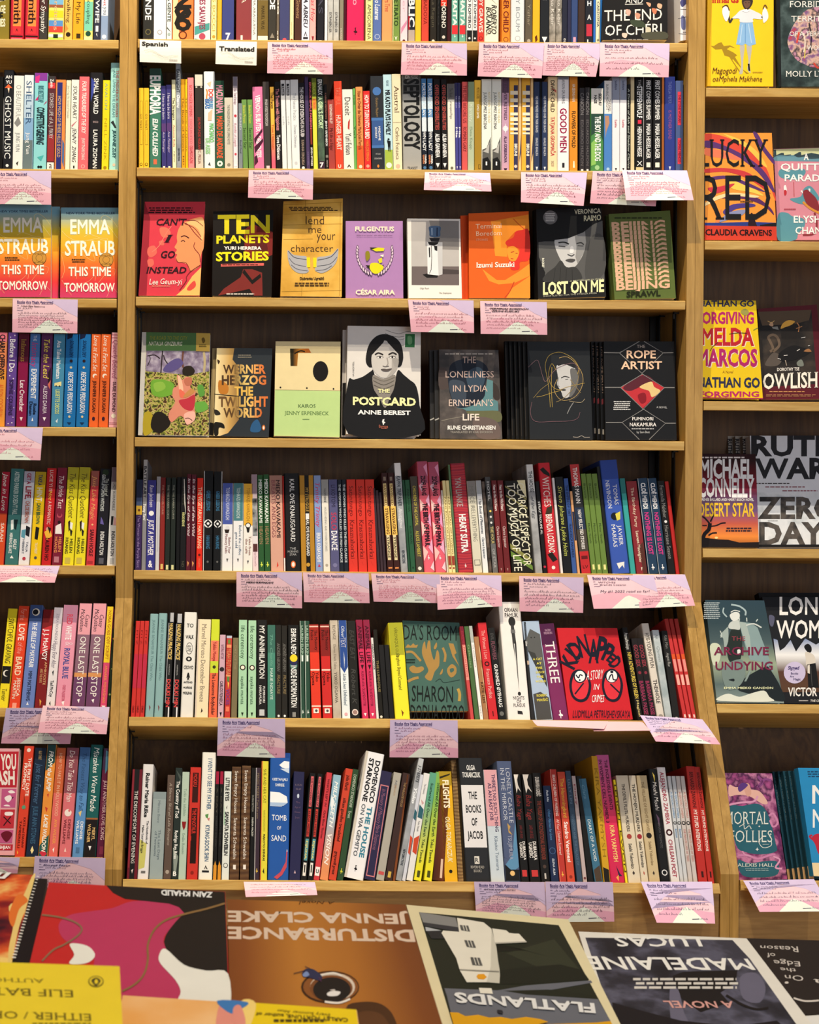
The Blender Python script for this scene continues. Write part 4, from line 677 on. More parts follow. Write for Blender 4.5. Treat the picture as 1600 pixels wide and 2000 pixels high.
row('M7', '''
~1
247 267.5 1503|6a1c2a|R 0 1 .25 .72 1b1b1d;R 0 .9 .06 .2 8a2c38;T .2 .86 e8e4e0 .32 s THE DISCOMFORT OF EVENING;P d8c8c8 .4,.92 .6,.91 .5,.95
268 289.5 1493 h|e4e2e4|P c8c46a .05,.66 .7,.7 .6,.9 .05,.92;T .08 .47 1c1c1c .35 h Rainer Maria Rilke;T .5 .7 2a2c34 .2 b@.2 The Notebooks of;T .54 .78 2a2c24 .2 b@-.2 Malte Laurids Brigge;R .93 .95 .3 .7 6a6a6a
291 317.5 1547|98a6a8|B 0 .08 8a989c;T .1 .36 6a7880 .18 s Mircea Borz;T .44 .78 5a6a74 .18 s@.12 The Last Days;T .46 .74 5a6a74 .18 s@-.14 of Terranova
318.5 333.5 1514|5c4c44|T .08 .68 b0a498 .35 c A Silence Shared Lalla Romano;O .93 .25 a89c90
334 347.5 1500|26302e|P 4a5450 .1,.02 .9,.08 .9,.14;P 8a948c .1,.72 .9,.8 .6,.98 .3,.92;T .12 .46 f2f2ee .5 b The Country of Toó;T .57 .82 f0f0ec .45 b Rodrigo Rey Rosa;X .95 .6 .5 f4f4f0 b B
348 362.5 1508|b4c8b8|T .16 .42 7a9484 .35 s Toño the Infallible;P 8a1c20 .2,.47 .8,.47 .7,.52 .5,.55 .3,.52;T .58 .77 7a9484 .35 s Evelio Rosero
364 385.5 1499|c8342a|R .05 .19 .25 .8 2a100c;R .19 .32 .25 .8 3a1410;R .37 .46 .25 .8 2a100c;R .46 .62 .25 .8 2a100c;R .62 .66 .3 .8 2a100c;R .66 .86 .25 .8 24100c;T .06 .18 c8342a .35 b MOKKU;T .38 .6 c8342a .35 b THE MINOTAUR;O .94 .15 8a2018
387 414.5 1470 h|eeece2|T .05 .46 4a6a8a .3 b@.1 I WENT TO SEE MY FATHER;P 5a9050 .35,.5 .6,.49 .55,.53 .4,.52;P c87878 .5,.53 .7,.52 .65,.55;T .58 .86 4a6a8a .3 b@.05 KYUNG-SOOK SHIN;P 1c1c20 .4,.92 .5,.89 .65,.92 .58,.92 .5,.905 .45,.92;R .93 .945 .25 .75 1c1c20
415.5 423 1507|191919|B 0 .12 a01c3c;B .87 1 d8922c;P d8922c .2,.87 .5,.83 .8,.87;T .15 .4 5a5448 .3 r A DAY;T .42 .7 4a4a48 .3 r ROBERTO BOLAÑO
424 431.5 1507|191919|B 0 .12 a01c3c;B .87 1 d8922c;P d8922c .2,.87 .5,.83 .8,.87;T .15 .4 5a5448 .3 r A DAY;T .42 .7 4a4a48 .3 r ROBERTO BOLAÑO
432.5 447 1507|dde2dc|P a0c8a8 .1,.3 .3,.5 .1,.5;T .06 .28 1a1a1a .5 h LITTLE EYES;P 3a3a3a .4,.34 .55,.32 .5,.36;T .38 .78 1a1a1a .5 h SAMANTA SCHWEBLIN;O .87 .32 3a3a3a;O .87 .24 dde2dc
448 466.5 1498|W30/4c3424/64482f|T .04 .42 f0e8dc .35 r Seven Empty Houses;T .46 .82 f0e8dc .35 r Samanta Schweblin;R .87 .91 .35 .65 eee6dc
468 486 1496|W30/4c3424/64482f|T .04 .42 f0e8dc .35 r Seven Empty Houses;T .46 .82 f0e8dc .35 r Samanta Schweblin;R .87 .91 .35 .65 eee6dc
487 495.5 1500|161616|T .25 .4 8a8a84 .4 b DUBAI BETULA;T .45 .62 d0d0c8 .4 b MARINA MACKEY
496 506 1500|3a2c38|R 0 1 0 .18 a8a4a4;T .05 .46 8a7a5c .4 r MAGIC MISERY Yun Ko-eun;L .92 d8b84a .8
507.5 521.5 1487|dcd23e|R 0 1 0 .12 c04a30;T .07 .36 5a5a18 .4 l SHE AND HER CAT;T .42 .6 b0a838 .3 l NARUKI NAGAKAWA;T .62 .84 2a2a14 .3 b MAKOTO SHINKAI;P 1c1c14 .35,.93 .55,.9 .6,.95
522.5 563.5 1471 528 h|2456a4|P 1c4690 .05,0 .95,0 .95,.04 .05,.04;P eef2f6 .45,.1 .7,.065 .95,.07 .95,.13 .6,.12;P c8d8ec .5,.13 .95,.12 .95,.165;X .215 .12 .75 e8eef4 b GEETANJALI;X .26 .13 .45 e8eef4 b SHREE;P f2f4f6 .04,.315 .5,.32 .85,.35 .9,.4 .6,.43 .04,.43;P a8c0e0 .04,.4 .9,.4 .7,.425 .04,.43;X .52 .26 .72 f4f6f8 r TOMB;X .6 .16 .2 f4f6f8 r OF;X .68 .27 .72 f4f6f8 r SAND;P c04a58 .3,.98 .6,.94 .85,.86 .88,.78 .93,.78 .9,.9 .7,.96 .45,.995;P f0d8c8 .88,.78 .9,.76 .94,.78
~4.6
564.5 586 1508 574|28284c|X .125 .14 .6 7a6a78 r LIZZI;X .165 .14 .5 7a6a78 r SLIP;O .23 .1 c8d4e8 0 2;X .29 .16 .4 6a5470 s The;X .335 .16 .55 6a5470 s Age of;X .38 .16 .55 6a5470 s Goat;X .43 .16 .4 6a5470 s Joys;P b89ca8 .4,.94 .5,.91 .6,.94
587 599 1511 605|151515|R .03 .32 .3 .75 d86a70;R .34 .6 .3 .75 c44038;R .62 .82 .25 .8 5a98a0;R .84 .96 .25 .75 e4e0d8;T .04 .31 6a2028 .3 b THE WONDERS OF;T .36 .59 5a1414 .3 b ELENA MEDEL;T .64 .81 d8c878 .3 h DJUNA;R .86 .93 .4 .6 1c1c1c
600.5 611.5 1512 620|151515|R .03 .32 .3 .75 d86a70;R .34 .6 .3 .75 c44038;R .62 .82 .25 .8 5a98a0;R .84 .96 .25 .75 e4e0d8;T .04 .31 6a2028 .3 b THE WONDERS OF;T .36 .59 5a1414 .3 b ELENA MEDEL;T .64 .81 d8c878 .3 h DJUNA;R .86 .93 .4 .6 1c1c1c
612 623.5 1510 638|c83c44|T .06 .32 5a1418 .35 b WHAT'S LEFT IN;T .36 .62 5a1418 .35 b Chris Bleur Thomas;R .88 .96 .1 .9 f0e8e4;X .92 .6 .5 1c1c1c h U
624.5 640.5 1515 651|G.02:.12/d88a5a/8ab0c4|T .07 .5 f4f4f0 .45 bi MILK TEETH;T .56 .85 f4ece4 .5 bi VISION;P e8eef0 .1,.2 .6,.26 .4,.34 .1,.3
641.5 656.5 1503 675|c8442e|T .06 .2 3a100a .45 b Jokha Alharthi;T .27 .66 3a100a .4 b silken gazelles translated;T .75 .95 3a100a .4 b graywolf press
657.5 670 1504 689|2e4a30|T .05 .35 c8d4c0 .45 s DOMENICO STARNONE;T .38 .45 c8d4c0 .45 s Trust;L .92 c8c83c .8
671 709.5 1474 714 h|e8e8ec|P c8c0b4 .0,0 .13,0 .13,1 .0,1;T .06 .4 1c1c20 .24 h@.22 DOMENICO;T .05 .4 1c1c20 .24 h@-.13 STARNONE;T .43 .83 3a8098 .24 h@.2 THE HOUSE;T .42 .83 5a6068 .2 b@-.14 ON VIA GEMITO;L .92 1c1c20 .3
~6
711 732.5 1509 745|2c2848|R .13 .97 .1 .9 c87a80;R .14 .96 .18 .82 2c2848;T .17 .73 8a5a74 .35 ci In Memory of Memory Maria Stepanova
734 750 1511 769|a8a49a|T .07 .15 6a6a70 .25 b AGA;T .12 .22 b0906c .25 r ERNAUX;R .92 .95 .15 .85 c05050
751 766 1512 787|3a2826|T .09 .32 a8885a .3 r THE MARQUISE HOUSE;R .92 .975 .3 .7 c8a84a
767 772 1514 794|7a4424|
772.5 784.5 1483 817 h|N25/80848a/a8acb2|B 0 .12 b8bcc0;T .06 .2 2a3038 .5 bi 3 STREETS;T .24 .38 e8ecf0 .5 hi Yoko;T .75 .88 2a3038 .4 b NEW DIRECTIONS
785 792 1514 821|c8ccd8|P 2c5c6a .1,.33 .9,.36 .9,.44 .1,.42;P c4482a .1,.58 .9,.6 .9,.76 .3,.74
793.5 806 1512 828|dcdcdc|P c8a0a0 .2,.25 .8,.28 .5,.3;P 2c5c6a .1,.3 .9,.34 .9,.43 .1,.42;P c4482a .1,.62 .9,.58 .9,.76 .2,.74;T .1 .2 8a8a8a .3 r The Emissary;T .45 .55 6a6a6a .3 ci Yoko Tawada
808 822.5 1511 840|G.02:.14/dcd428/5a9a80|T .1 .6 1c3c2c .35 b Scattered All Over the Earth;T .62 .84 2a3c1c .35 b Yoko Tawada;R .91 .97 .3 .7 4a4c14
828 843.5 1510 852|G.02:.14/dcd428/7aac50|T .1 .6 1c3c1c .35 b Scattered All Over the Earth;T .62 .84 2a3c1c .35 b Yoko Tawada;R .91 .97 .3 .7 4a4c14
~2
845 867.5 1530 858|H0:.03/3a1a10/6a3418|P d8b8a0 .6,.78 .8,.78 .8,.97 .6,.97
~-.2
869 894.5 1507|e0ac20|B 0 .13 a88a20;P 2a2410 .05,.05 .9,.02 .85,.035 .05,.07;T .08 .34 f4e8c8 .45 h FLIGHTS;T .42 .83 f0e0b0 .35 bi OLGA TOKARCZUK;O .91 .13 1c1a10
895.5 909.5 1485 +30|W50/8a6a48/b89868|
910.5 958.5 1481 h|25272b|R .225 .73 .04 .96 dcdadc;X .08 .2 .36 e8e8e6 b OLGA;X .14 .2 .76 e8e8e6 b TOKARCZUK;X .31 .29 .36 1a1a1c b THE;X .42 .29 .64 1a1a1c b BOOKS;X .525 .29 .24 1a1a1c b OF;X .63 .29 .64 1a1a1c b JACOB;R .8 .86 .4 .6 d8d4cc;X .83 .17 .14 25272b b R;X .885 .1 .55 b8b4ac s RIVERHEAD;X .915 .1 .32 b8b4ac s BOOKS
959.5 986.5 1504|c0ccd6|B 0 .51 d8a0a8;T .04 .56 3a2c50 .24 b@.2 THERE'S NO SUCH THING;T .12 .46 3a2c50 .24 b@-.12 AS AN EASY JOB;T .6 .9 6a7a8c .24 r@.08 Kikuko Tsumura
987.5 1017.5 1487 h|4c5878|P 5a8ab0 .1,.86 .6,.78 .95,.5 .95,.88 .5,.92;P 17171a .04,.86 .4,.9 .96,.9 .96,.99 .04,.99;P 4c5878 .05,.6 .6,.6 .7,.74 .3,.82 .05,.8;P b89458 .4,.52 .6,.55 .5,.58 .7,.62 .45,.6;T .06 .52 c8ccd8 .26 l@.2 LONELY CASTLE;T .06 .5 c8ccd8 .26 l@-.18 IN THE MIRROR;T .62 .82 b0b4c8 .24 l TSUJIMURA;O .93 .16 e0b878
1018.5 1034 1513|151414|P e0d8d0 .1,.0 .7,.0 .5,.05 .55,.1 .9,.17 .5,.13 .3,.18;T .2 .43 8a2c2c .5 c Baba Yaga;T .48 .6 7a2828 .3 r LAID AN EGG;T .63 .8 e8e4e0 .3 b@.2 DUBRAVKA;T .64 .78 e8e4e0 .3 b@-.2 UGREŠIĆ;R .89 .95 .2 .8 c03838
1036 1056.5 1513|151414|P e0d8d0 .1,.0 .7,.0 .5,.05 .55,.1 .9,.17 .5,.13 .3,.18;T .2 .43 8a2c2c .5 c Baba Yaga;T .48 .6 7a2828 .3 r LAID AN EGG;T .63 .8 e8e4e0 .3 b@.2 DUBRAVKA;T .64 .78 e8e4e0 .3 b@-.2 UGREŠIĆ;R .89 .95 .2 .8 c03838
1058 1075 1510|171515|T .04 .22 c8c4c0 .45 b DUBRAVKA UGREŠIĆ;T .26 .8 7a3428 .45 b THE MUSEUM OF UNCONDITIONAL SURRENDER;O .86 .2 4a3a34;R .92 .97 .4 .6 b8b4b0
1077 1092.5 1535|1c2a4a|T .05 .17 d0d8e4 .25 bi Paula Alba;T .25 .57 4a7aa8 .3 bi Other Names for Love;O .68 .4 4a6a98;O .68 .34 1c2a4a;T .76 .93 c8d0dc .25 bi ELENA ALBA
1094 1107 1503|b43830|R 0 1 0 .1 e08070;T .05 .42 f0d4cc .4 b BEAR'S CHILDREN OF WARDING;T .45 .76 f0d0c8 .4 ci All Your Children Scattered;L .93 e8b04a .7
1108.5 1124 1508|c84a34|T .06 .42 e0a83c .45 b The Hummingbird;T .46 .82 f6f0ec .45 b Sandro Veronesi;O .95 .2 8a2c20
~-1
1127.5 1138.5 1506|34485e|T .08 .3 6a8098 .4 r LILLY LIN;T .4 .85 5a7088 .4 r KINGDOM AND THE PALACE OF
1139.5 1147.5 1516|b8a8a8|T .08 .28 8a3c48 .4 b Diary;O .96 .3 6a3c40
1148.5 1160 1516|171717|
~-4
1162.5 1178.5 1522|3c6c88|T .06 .2 6a94ac .4 ci Clara;P 4a3c30 .1,.88 .9,.84 .9,.99 .1,.99;T .4 .8 e4ecec .35 r DIARY OF A VOID
1179.5 1193 1477 1155|c89a24|T .1 .8 8a6814 .5 l KIRA YARMYSH;P 1c1810 .1,.88 .9,.9 .9,1 .1,1
1194 1221.5 1475 1163 h|G.0:.22/c0244c/d83058/c05a94|T .04 .44 3a1028 .22 b@.2 THE INCREDIBLE EVENTS;T .04 .54 3a1028 .22 b@-.2 IN WOMEN'S CELL NUMBER 3;T .56 .84 f0c878 .3 b@.05 KIRA YARMYSH;P 2a2040 .5,.87 .7,.93 .85,.95 .6,.95;P e8a84a .4,.96 .6,.94 .55,.99
1222 1226.5 1523 1198|f0d828|T .05 .4 4a4010 .8 b LEMON;T .5 .9 4a4010 .8 b KWON
1228 1252.5 1515 1203|d8ccb4|T .08 .53 3a302c .24 b THE DEVIL'S FLUTE MURDERS;O .575 .2 a04038;T .64 .87 2a2420 .26 b Seishi Yokomizo;P 3a302c .4,.91 .5,.89 .6,.91 .5,.93
1253.5 1267.5 1515 1228|d8ccb4|T .08 .53 2a2420 .4 b THE HONJIN MURDERS;O .575 .35 9c2c34;T .62 .86 2a2420 .4 b Seishi Yokomizo;P b05040 .4,.91 .5,.89 .6,.91 .5,.93
1269 1290 1515 1243|c8b48c|T .06 .53 8a7450 .26 b THE VILLAGE OF EIGHT GRAVES;O .565 .26 24201c;T .62 .84 8a7450 .26 b Seishi Yokomizo;P 3a302c .4,.91 .5,.89 .6,.91 .5,.93
1291 1310 1502 1266 h|171719|P e0c85a .4,.03 .6,.06 .55,.12;T .12 .37 d8d4d0 .4 ci Moshi Moshi;P 6a5068 .3,.4 .6,.44 .5,.52;T .48 .7 5a5a5c .25 r BANANA YOSHIMOTO;O .91 .3 d8d8d8;O .91 .2 171719
1311.5 1328.5 1499 1283|e0dedf|T .04 .5 a03044 .45 b ALEJANDRO ZAMBRA;O .57 .38 3a1418;O .57 .2 e0dedf;T .63 .95 a03044 .45 b CHILEAN POET
1329.5 1336.5 1516 1304|c8ccd0|T .15 .4 6a90b8 .5 b ALEJANDRO ZAMBRA;O .445 .45 1c1c1c;O .445 .25 c8ccd0;T .5 .58 6a90b8 .5 b BONSAI
1337 1344.5 1516 1312|c8ccd0|T .15 .4 6a90b8 .5 b ALEJANDRO ZAMBRA;O .445 .45 1c1c1c;O .445 .25 c8ccd0;T .5 .58 6a90b8 .5 b BONSAI
1345.5 1354 1516 1320|c8c0bc|T .15 .4 c08a80 .5 b ALEJANDRO ZAMBRA;O .445 .45 1c1c1c;O .445 .25 c8c0bc;T .5 .8 c08a80 .5 b THE PRIVATE LIVES OF TREES
1355 1363.5 1516 1329|c8c0bc|T .15 .4 c08a80 .5 b ALEJANDRO ZAMBRA;O .445 .45 1c1c1c;O .445 .25 c8c0bc;T .5 .8 c08a80 .5 b THE PRIVATE LIVES OF TREES
1365 1382.5 1497 1340|b8302a|T .05 .36 4a0e0c .4 b BERNARDO ZANNONI;T .38 .73 f4e4dc .4 b MY STUPID INTENTIONS;R .9 .95 .4 .65 3a1410
1384 1396 1498 1356|b8302a|T .05 .36 4a0e0c .4 b BERNARDO ZANNONI;T .38 .73 f4e4dc .4 b MY STUPID INTENTIONS;R .9 .95 .4 .65 3a1410
''', 0, .014)
row('L1', '''
-30 17.5 -105|8a7a2c|P d8d0b0 .1,.5 .7,.5 .9,.56 .1,.62;P 1c1c14 .2,.52 .8,.54 .8,.57 .2,.57;X .66 .3 .7 eee8c8 h LINEAGE;X .73 .3 .5 1c1c14 h THE;X .8 .3 .7 eee8c8 h UNITIES
~1
19 45.5 -108 h|c8283c|R .3 .84 .2 .8 f09048;T .32 .82 2a1010 .5 bs ng-Smith;R .84 .92 .2 .8 d8343c;P 2a1010 .4,.9 .5,.86 .6,.9 .5,.88;R .935 .95 .05 .95 2a1010;R .96 .98 .1 .9 e06880
47.5 75 -108 h|c8283c|R .3 .84 .2 .8 f09048;T .32 .82 2a1010 .5 bs ng-Smith;R .84 .92 .2 .8 d8343c;P 2a1010 .4,.9 .5,.86 .6,.9 .5,.88;R .935 .95 .05 .95 2a1010;R .96 .98 .1 .9 e06880
76 91.5 -104|3a3634|B .5 .68 4a2c2c;T .3 .9 f0ece8 .55 c School for Sympathy
93 123.5 -110 h|f0e878|B .55 .62 7ab4dc;B .62 .65 a05a3c;B .68 .75 f0d428;B .78 .84 5a90d0;B .84 .9 d84838;B .92 .95 c8dce8;B .96 .99 a8d048;R .92 .96 .35 .65 1c2c20;T .4 .88 e0b890 .25 r Intercities
125 140.5 -108|f2bc5c|T .35 .8 3a2c18 .45 r Sleepwalking;O .92 .3 2a1c10;P e89040 .05,.8 .5,.86 .05,.9
141.5 162 -107|f2a824|T .35 .81 3a2c10 .4 r This Is My Life;R .91 .96 .35 .75 3a2c10
163 180.5 -106|e8e27c|B .58 .88 7accb0;T .35 .81 2a3c30 .4 r The Uncoupling;O .91 .3 1c4a3c;B .94 1 f0e8a8
182 195.5 -108|2c3044|T .35 .8 f2f2f4 .55 b THE WIFE;R .83 .89 .3 .7 e8e8ec;P f0f0f0 .4,.92 .5,.9 .6,.94
196 210 -104|8aa0c4|B 0 .72 eef0f4;T .5 .62 b84a5a .35 b Lost;T .63 .71 3a4a6a .35 r you;O .94 .3 f0f0f4
''', 0)
row('L2', '''
~.6
-4 3.5 150|141414|
4 23.5 137 h|1c1e24|X .07 .32 .65 f4f4f4 b AN;X .12 .32 .6 f4f4f4 b YU;P e8683a .1,.18 .5,.14 .9,.18;P f0d8c0 .4,.18 .6,.18 .55,.23;T .26 .88 f4f4f2 .6 r GHOST MUSIC;P e8e8e8 .05,.27 .1,.4 .05,.9;O .95 .15 f4f4f4
24 43.5 148|eef0ec|T .1 .44 9a9c98 .5 l O BEAUTIFUL;P 8a8a88 .5,.43 .8,.5 .4,.54 .1,.5;T .6 .8 8a8c88 .4 l JUNG YUN;P 2a2a1c .35,.92 .6,.9 .5,.95
44.5 63 147|H-1:1/a8c8e0/a8c8e0|B 0 .2 e8eef2;B .2 .45 bcd4e8;B .45 .68 86b0d8;B .68 1 6a7c80;T .06 .52 3a5a80 .55 s SHELTER;T .6 .83 f2f4f4 .4 s Jung Yun
64.5 90 143|8ed6dc|B 0 .08 8a3ca0;P d8388c .05,.04 .4,.02 .35,.1 .05,.1;P c83070 .05,.28 .4,.22 .3,.28;P b82c60 .95,.28 .7,.33 .95,.3;T .13 .3 3a7880 .4 b IRIS BEZTEZAP;T .35 .73 14282c .55 hi COMPETITIVE GRIEVING;P 4ab4b4 .3,.86 .8,.84 .6,.9;O .96 .1 14282c -.08;O .96 .1 14282c .1
91 105.5 149|5a2c34|B 0 .07 3a3638;B .07 .13 d83c44;B .62 .9 9a3034;B .91 1 f0ece8;T .03 .12 f4f4f4 .4 b Zevin;T .18 .66 d8d0d0 .5 s STORIED LIFE of A. J. FIKRY;X .95 .6 .4 2a2a2a s a
106 125.5 156|e8904a|R .03 .98 .15 .68 2c3078;T .18 .85 d0a878 .3 b@-.1 HOW MUCH OF THESE HILLS IS GOLD;P 4a6ca0 .75,.65 .95,.7 .95,.96 .75,.9
126.5 135.5 157|ecead2|T .06 .42 a8a48a .4 c Jane Craig The Second of Tuesdays
136.5 151.5 156|f0eee4|T .07 .43 1a1a1a .5 ci SOUR HEART;T .53 .7 2a2430 .5 ci JENNY;T .73 .9 1a1a1a .5 ci ZHANG;R .94 .97 .4 .6 2a2a2a;P c87880 .1,.5 .9,.44 .15,.52
152 171.5 150|e86a72|T .05 .6 faece8 .4 bi FOUR TREASURES OF THE SKY;T .65 .88 f6dcd8 .3 bi JENNY TINGHUI ZHANG;O .95 .2 f4b0ac;O .95 .14 e86a72
172.5 197.5 142 h|1d1c20|P 3a48a0 .1,.05 .4,.1 .3,.2 .1,.3;T .06 .42 f4f2ee .35 b SMALL WORLD;X .5 .16 .4 b8a0a0 r ecco;T .58 .97 f4f2ee .32 b LAURA ZIGMAN
198 211.5 157|f0d820|T .03 .32 5a9aa0 .4 l AVALON;T .42 .88 b89a14 .4 l NELL ZINK;O .96 .25 a08414
212.5 232 123 h|a8e2dc|T .07 .5 b8706a .25 b@.2 THE FREDERICK SISTERS;T .07 .5 5a8a90 .25 b@-.12 ARE LIVING THE DREAM;P 2a3034 .1,.55 .35,.53 .6,.58 .7,.6 .5,.6 .3,.57;T .62 .88 1c4a50 .3 hi JEANNIE ZUSY;O .94 .15 d8c8b0
''')
row('L4', '''
~1.5
-10 8.5 650|e88a5a|B 0 .1 e87888;B .4 1 f0a03c;T .02 .5 2a1c20 .55 h CHARM OFFENSIVE;T .55 .9 e0682c .5 b ALISON COCHRUN
10 28.5 650|6a4a9c|O .03 .07 e8dcf4 .2;O .05 .06 e8dcf4 -.25;O .3 .06 e8dcf4 .25;O .46 .07 f0e4f8 -.2;O .49 .07 f0e4f8 .2;O .53 .06 f0e4f8 0;O .62 .05 e8dcf4 .35;O .7 .05 e8dcf4 -.35;O .8 .05 e8dcf4 .35;O .9 .06 e8dcf4 .3;O .96 .07 f0e4f8 .2;O .97 .06 f0e4f8 -.2;T .07 .42 f8f2fa .55 bs Before I Do;T .5 .88 2c1840 .4 b SOPHIE COUSENS
31 50.5 652|8c1848|B 0 .3 58142c;T .06 .3 b08a3c .5 s Infamous;T .5 .84 fae8ec .45 bs Lex Croucher;P f6ecec .35,.9 .65,.9 .5,.94
53 72.5 652|4a78b8|T .02 .08 e0ecf8 .3 r THE;T .1 .36 c83878 .6 c Intimacy;T .38 .7 f2f6fa .5 b EXPERIMENT;T .75 .87 14243c .3 h@.2 Rosie;T .73 .88 14243c .3 h@-.2 Danan;P f0f4f8 .4,.94 .6,.94 .5,.9
75 97 651|5c2c5c|P 2a1420 .7,.42 .95,.36 .95,.56 .7,.52;P d8705c .7,.55 .95,.5 .9,.6;T .06 .48 f0d858 .5 ci Take the Lead;T .56 .86 f2e4f0 .35 r ALEXIS DARIA;P f4ecf2 .35,.9 .65,.9 .5,.94
99 121.5 653|4a90b4|T .07 .48 f2f6f8 .35 b Ana Takes Manhattan;P f0e4a0 .2,.53 .8,.51 .8,.56 .2,.56;O .56 .06 1c1c1c -.15;O .56 .06 1c1c1c .15;T .6 .86 dce88a .35 b LISSETTE DECOS;P dcecf4 .4,.94 .6,.91 .55,.96
123 146.5 653|1c70b4|P 141c3c .1,0 .6,0 .5,.04 .1,.06;T .07 .25 0c3058 .3 bi SONALI DEV;O .29 .13 2a1c24;O .36 .1 d8c8a0;T .41 .85 f0f4fa .4 bi RECIPE FOR PERSUASION;O .89 .1 d8c8a0;P 0c3058 .3,.95 .7,.95 .5,.98
148 171.5 653|1c70b4|P 141c3c .1,0 .6,0 .5,.04 .1,.06;T .07 .25 0c3058 .3 bi SONALI DEV;O .29 .13 2a1c24;O .36 .1 d8c8a0;T .41 .85 f0f4fa .4 bi RECIPE FOR PERSUASION;O .89 .1 d8c8a0;P 0c3058 .3,.95 .7,.95 .5,.98
173 191 653|e8682c|T .02 .4 fbeedc .5 c Love at First Set;O .45 .25 fbeedc;O .46 .2 e8682c .1;T .5 .84 4a1c10 .35 b JENNIFER DUGAN;O .91 .16 3a1c30 0 1.4
192 210.5 653|e8682c|T .02 .4 fbeedc .5 c Love at First Set;O .45 .25 fbeedc;O .46 .2 e8682c .1;T .5 .84 4a1c10 .35 b JENNIFER DUGAN;O .91 .16 3a1c30 0 1.4
212 229.5 650|e8b0bc|B .02 .03 b86878;B .05 .06 b86878;T .08 .48 a85070 .6 c Queerly Beloved;T .52 .84 5a3038 .35 b SUSIE DUMOND;O .88 .26 f4ecd8;B .95 .955 b86878;B .965 .97 b86878
''')
row('L5', '''
~1.6
-8 7 922|b02038|B .45 1 d85028;T .02 .42 f4ece0 .6 c Jane in Love;T .55 .75 f0d8c8 .4 b SARAH
9 34.5 916|3c7474|T .03 .48 c8dcd4 .35 b ASTRID PARKER DOESN'T FAIL;P e8f0ec .25,.54 .45,.53 .5,.63 .3,.64;P 14282a .5,.53 .8,.53 .7,.64 .55,.62;T .73 .84 f0f4f2 .25 b@.18 ASHLEY;T .67 .88 f0f4f2 .22 b@-.15 HERRING BLAKE;P f2f6f4 .35,.93 .65,.93 .5,.9
35.5 56.5 921|e8e8ee|B 0 .12 b0b0c0;T .02 .14 9c2440 .35 h GET A;T .16 .3 a82c3c .5 h LIFE,;T .32 .55 c8684a .35 h CHLOE BROWN;P 1c1c24 .5,.58 .9,.6 .85,.7 .5,.68;P 5a9ab0 .1,.63 .5,.62 .45,.72 .1,.7;T .75 .86 3a4458 .2 r@.2 TALIA;T .73 .88 3a4458 .2 r@-.15 HIBBERT;O .93 .16 b83c4c
58 78.5 922|f0c818|B 0 .14 b89c20;T .03 .15 2c3a58 .35 h TAKE A;T .17 .33 f8f0d0 .5 h HINT,;T .34 .56 4a6a3c .35 h DANI BROWN;P 1c1a18 .35,.59 .7,.6 .6,.73 .3,.72;T .76 .88 f4ecd0 .25 r TALIA HIBBERT;O .92 .14 4a4c58
80.5 99 915|c42428|T .02 .24 e8b8b0 .35 b LUCIE YI IS;T .24 .33 f0c84a .4 c Not;T .34 .58 e8b8b0 .35 b A ROMANTIC;O .63 .25 d8a088;P f0b83c .1,.66 .7,.62 .95,.7 .4,.74;P 2a1414 .4,.6 .8,.62 .7,.68;T .72 .95 3a0c10 .4 b LAUREN HO
101 120 914|7c2038|T .08 .42 f0d8d8 .5 c The Bride Test;O .49 .28 b84a5c;O .48 .2 7c2038;P f4ece8 .15,.6 .7,.57 .85,.68 .15,.68;O .56 .16 2a1418;T .71 .86 f0985a .28 b@.2 HELEN;T .71 .87 f0985a .28 b@-.2 HOANG;R .91 .97 .2 .7 b87888
121.5 143 913|ece02a|B 0 .13 b0a82c;T .06 .52 5a4c1c .5 c The Kiss Quotient;P 2a1c14 .3,.56 .5,.54 .5,.64 .4,.66;P f4f4f0 .5,.56 .75,.57 .7,.64 .5,.62;P 1c1c20 .5,.63 .75,.65 .7,.7 .6,.7;T .73 .87 3a3c14 .26 b@.2 HELEN;T .72 .88 3a3c14 .26 b@-.2 HOANG;R .92 .98 .2 .7 c8b850
144.5 165.5 913|ece02a|B 0 .13 b0a82c;T .06 .52 5a4c1c .5 c The Kiss Quotient;P 2a1c14 .3,.56 .5,.54 .5,.64 .4,.66;P f4f4f0 .5,.56 .75,.57 .7,.64 .5,.62;P 1c1c20 .5,.63 .75,.65 .7,.7 .6,.7;T .73 .87 3a3c14 .26 b@.2 HELEN;T .72 .88 3a3c14 .26 b@-.2 HOANG;R .92 .98 .2 .7 c8b850
168 184 920|d8444a|B 0 .16 a05a50;T .06 .52 f0a868 .5 ci Just Like Magic;O .57 .12 f4c088;T .62 .9 3a1014 .45 b SARAH HOGLE;R .95 .98 .1 .8 a83038
186 207 916|1c1c24|O .04 .3 2c3c28;T .06 .44 c8d0d0 .3 b@-.15 GENTLEWOMEN WITCHES;T .1 .28 d8e0d8 .3 c@.2 The League of;P 6a60a8 .3,.5 .5,.54 .6,.58 .25,.57;T .65 .89 f0f0f0 .35 b INDIA HOLTON;R .92 .98 .3 .75 5a5c68
208.5 227 913|dcdee0|B 0 .15 8a7c8c;T .1 .3 7a7c84 .25 b@.25 WISTERIA SOCIETY;T .16 .44 7a7c84 .25 b@-.12 LADY SCOUNDRELS;P 1c1c1c .2,.5 .45,.5 .4,.59 .2,.59;P d8a8b0 .5,.5 .7,.52 .8,.59 .45,.59;T .65 .9 3a3c44 .35 b INDIA HOLTON;R .92 .98 .3 .7 b0b4b8
''')
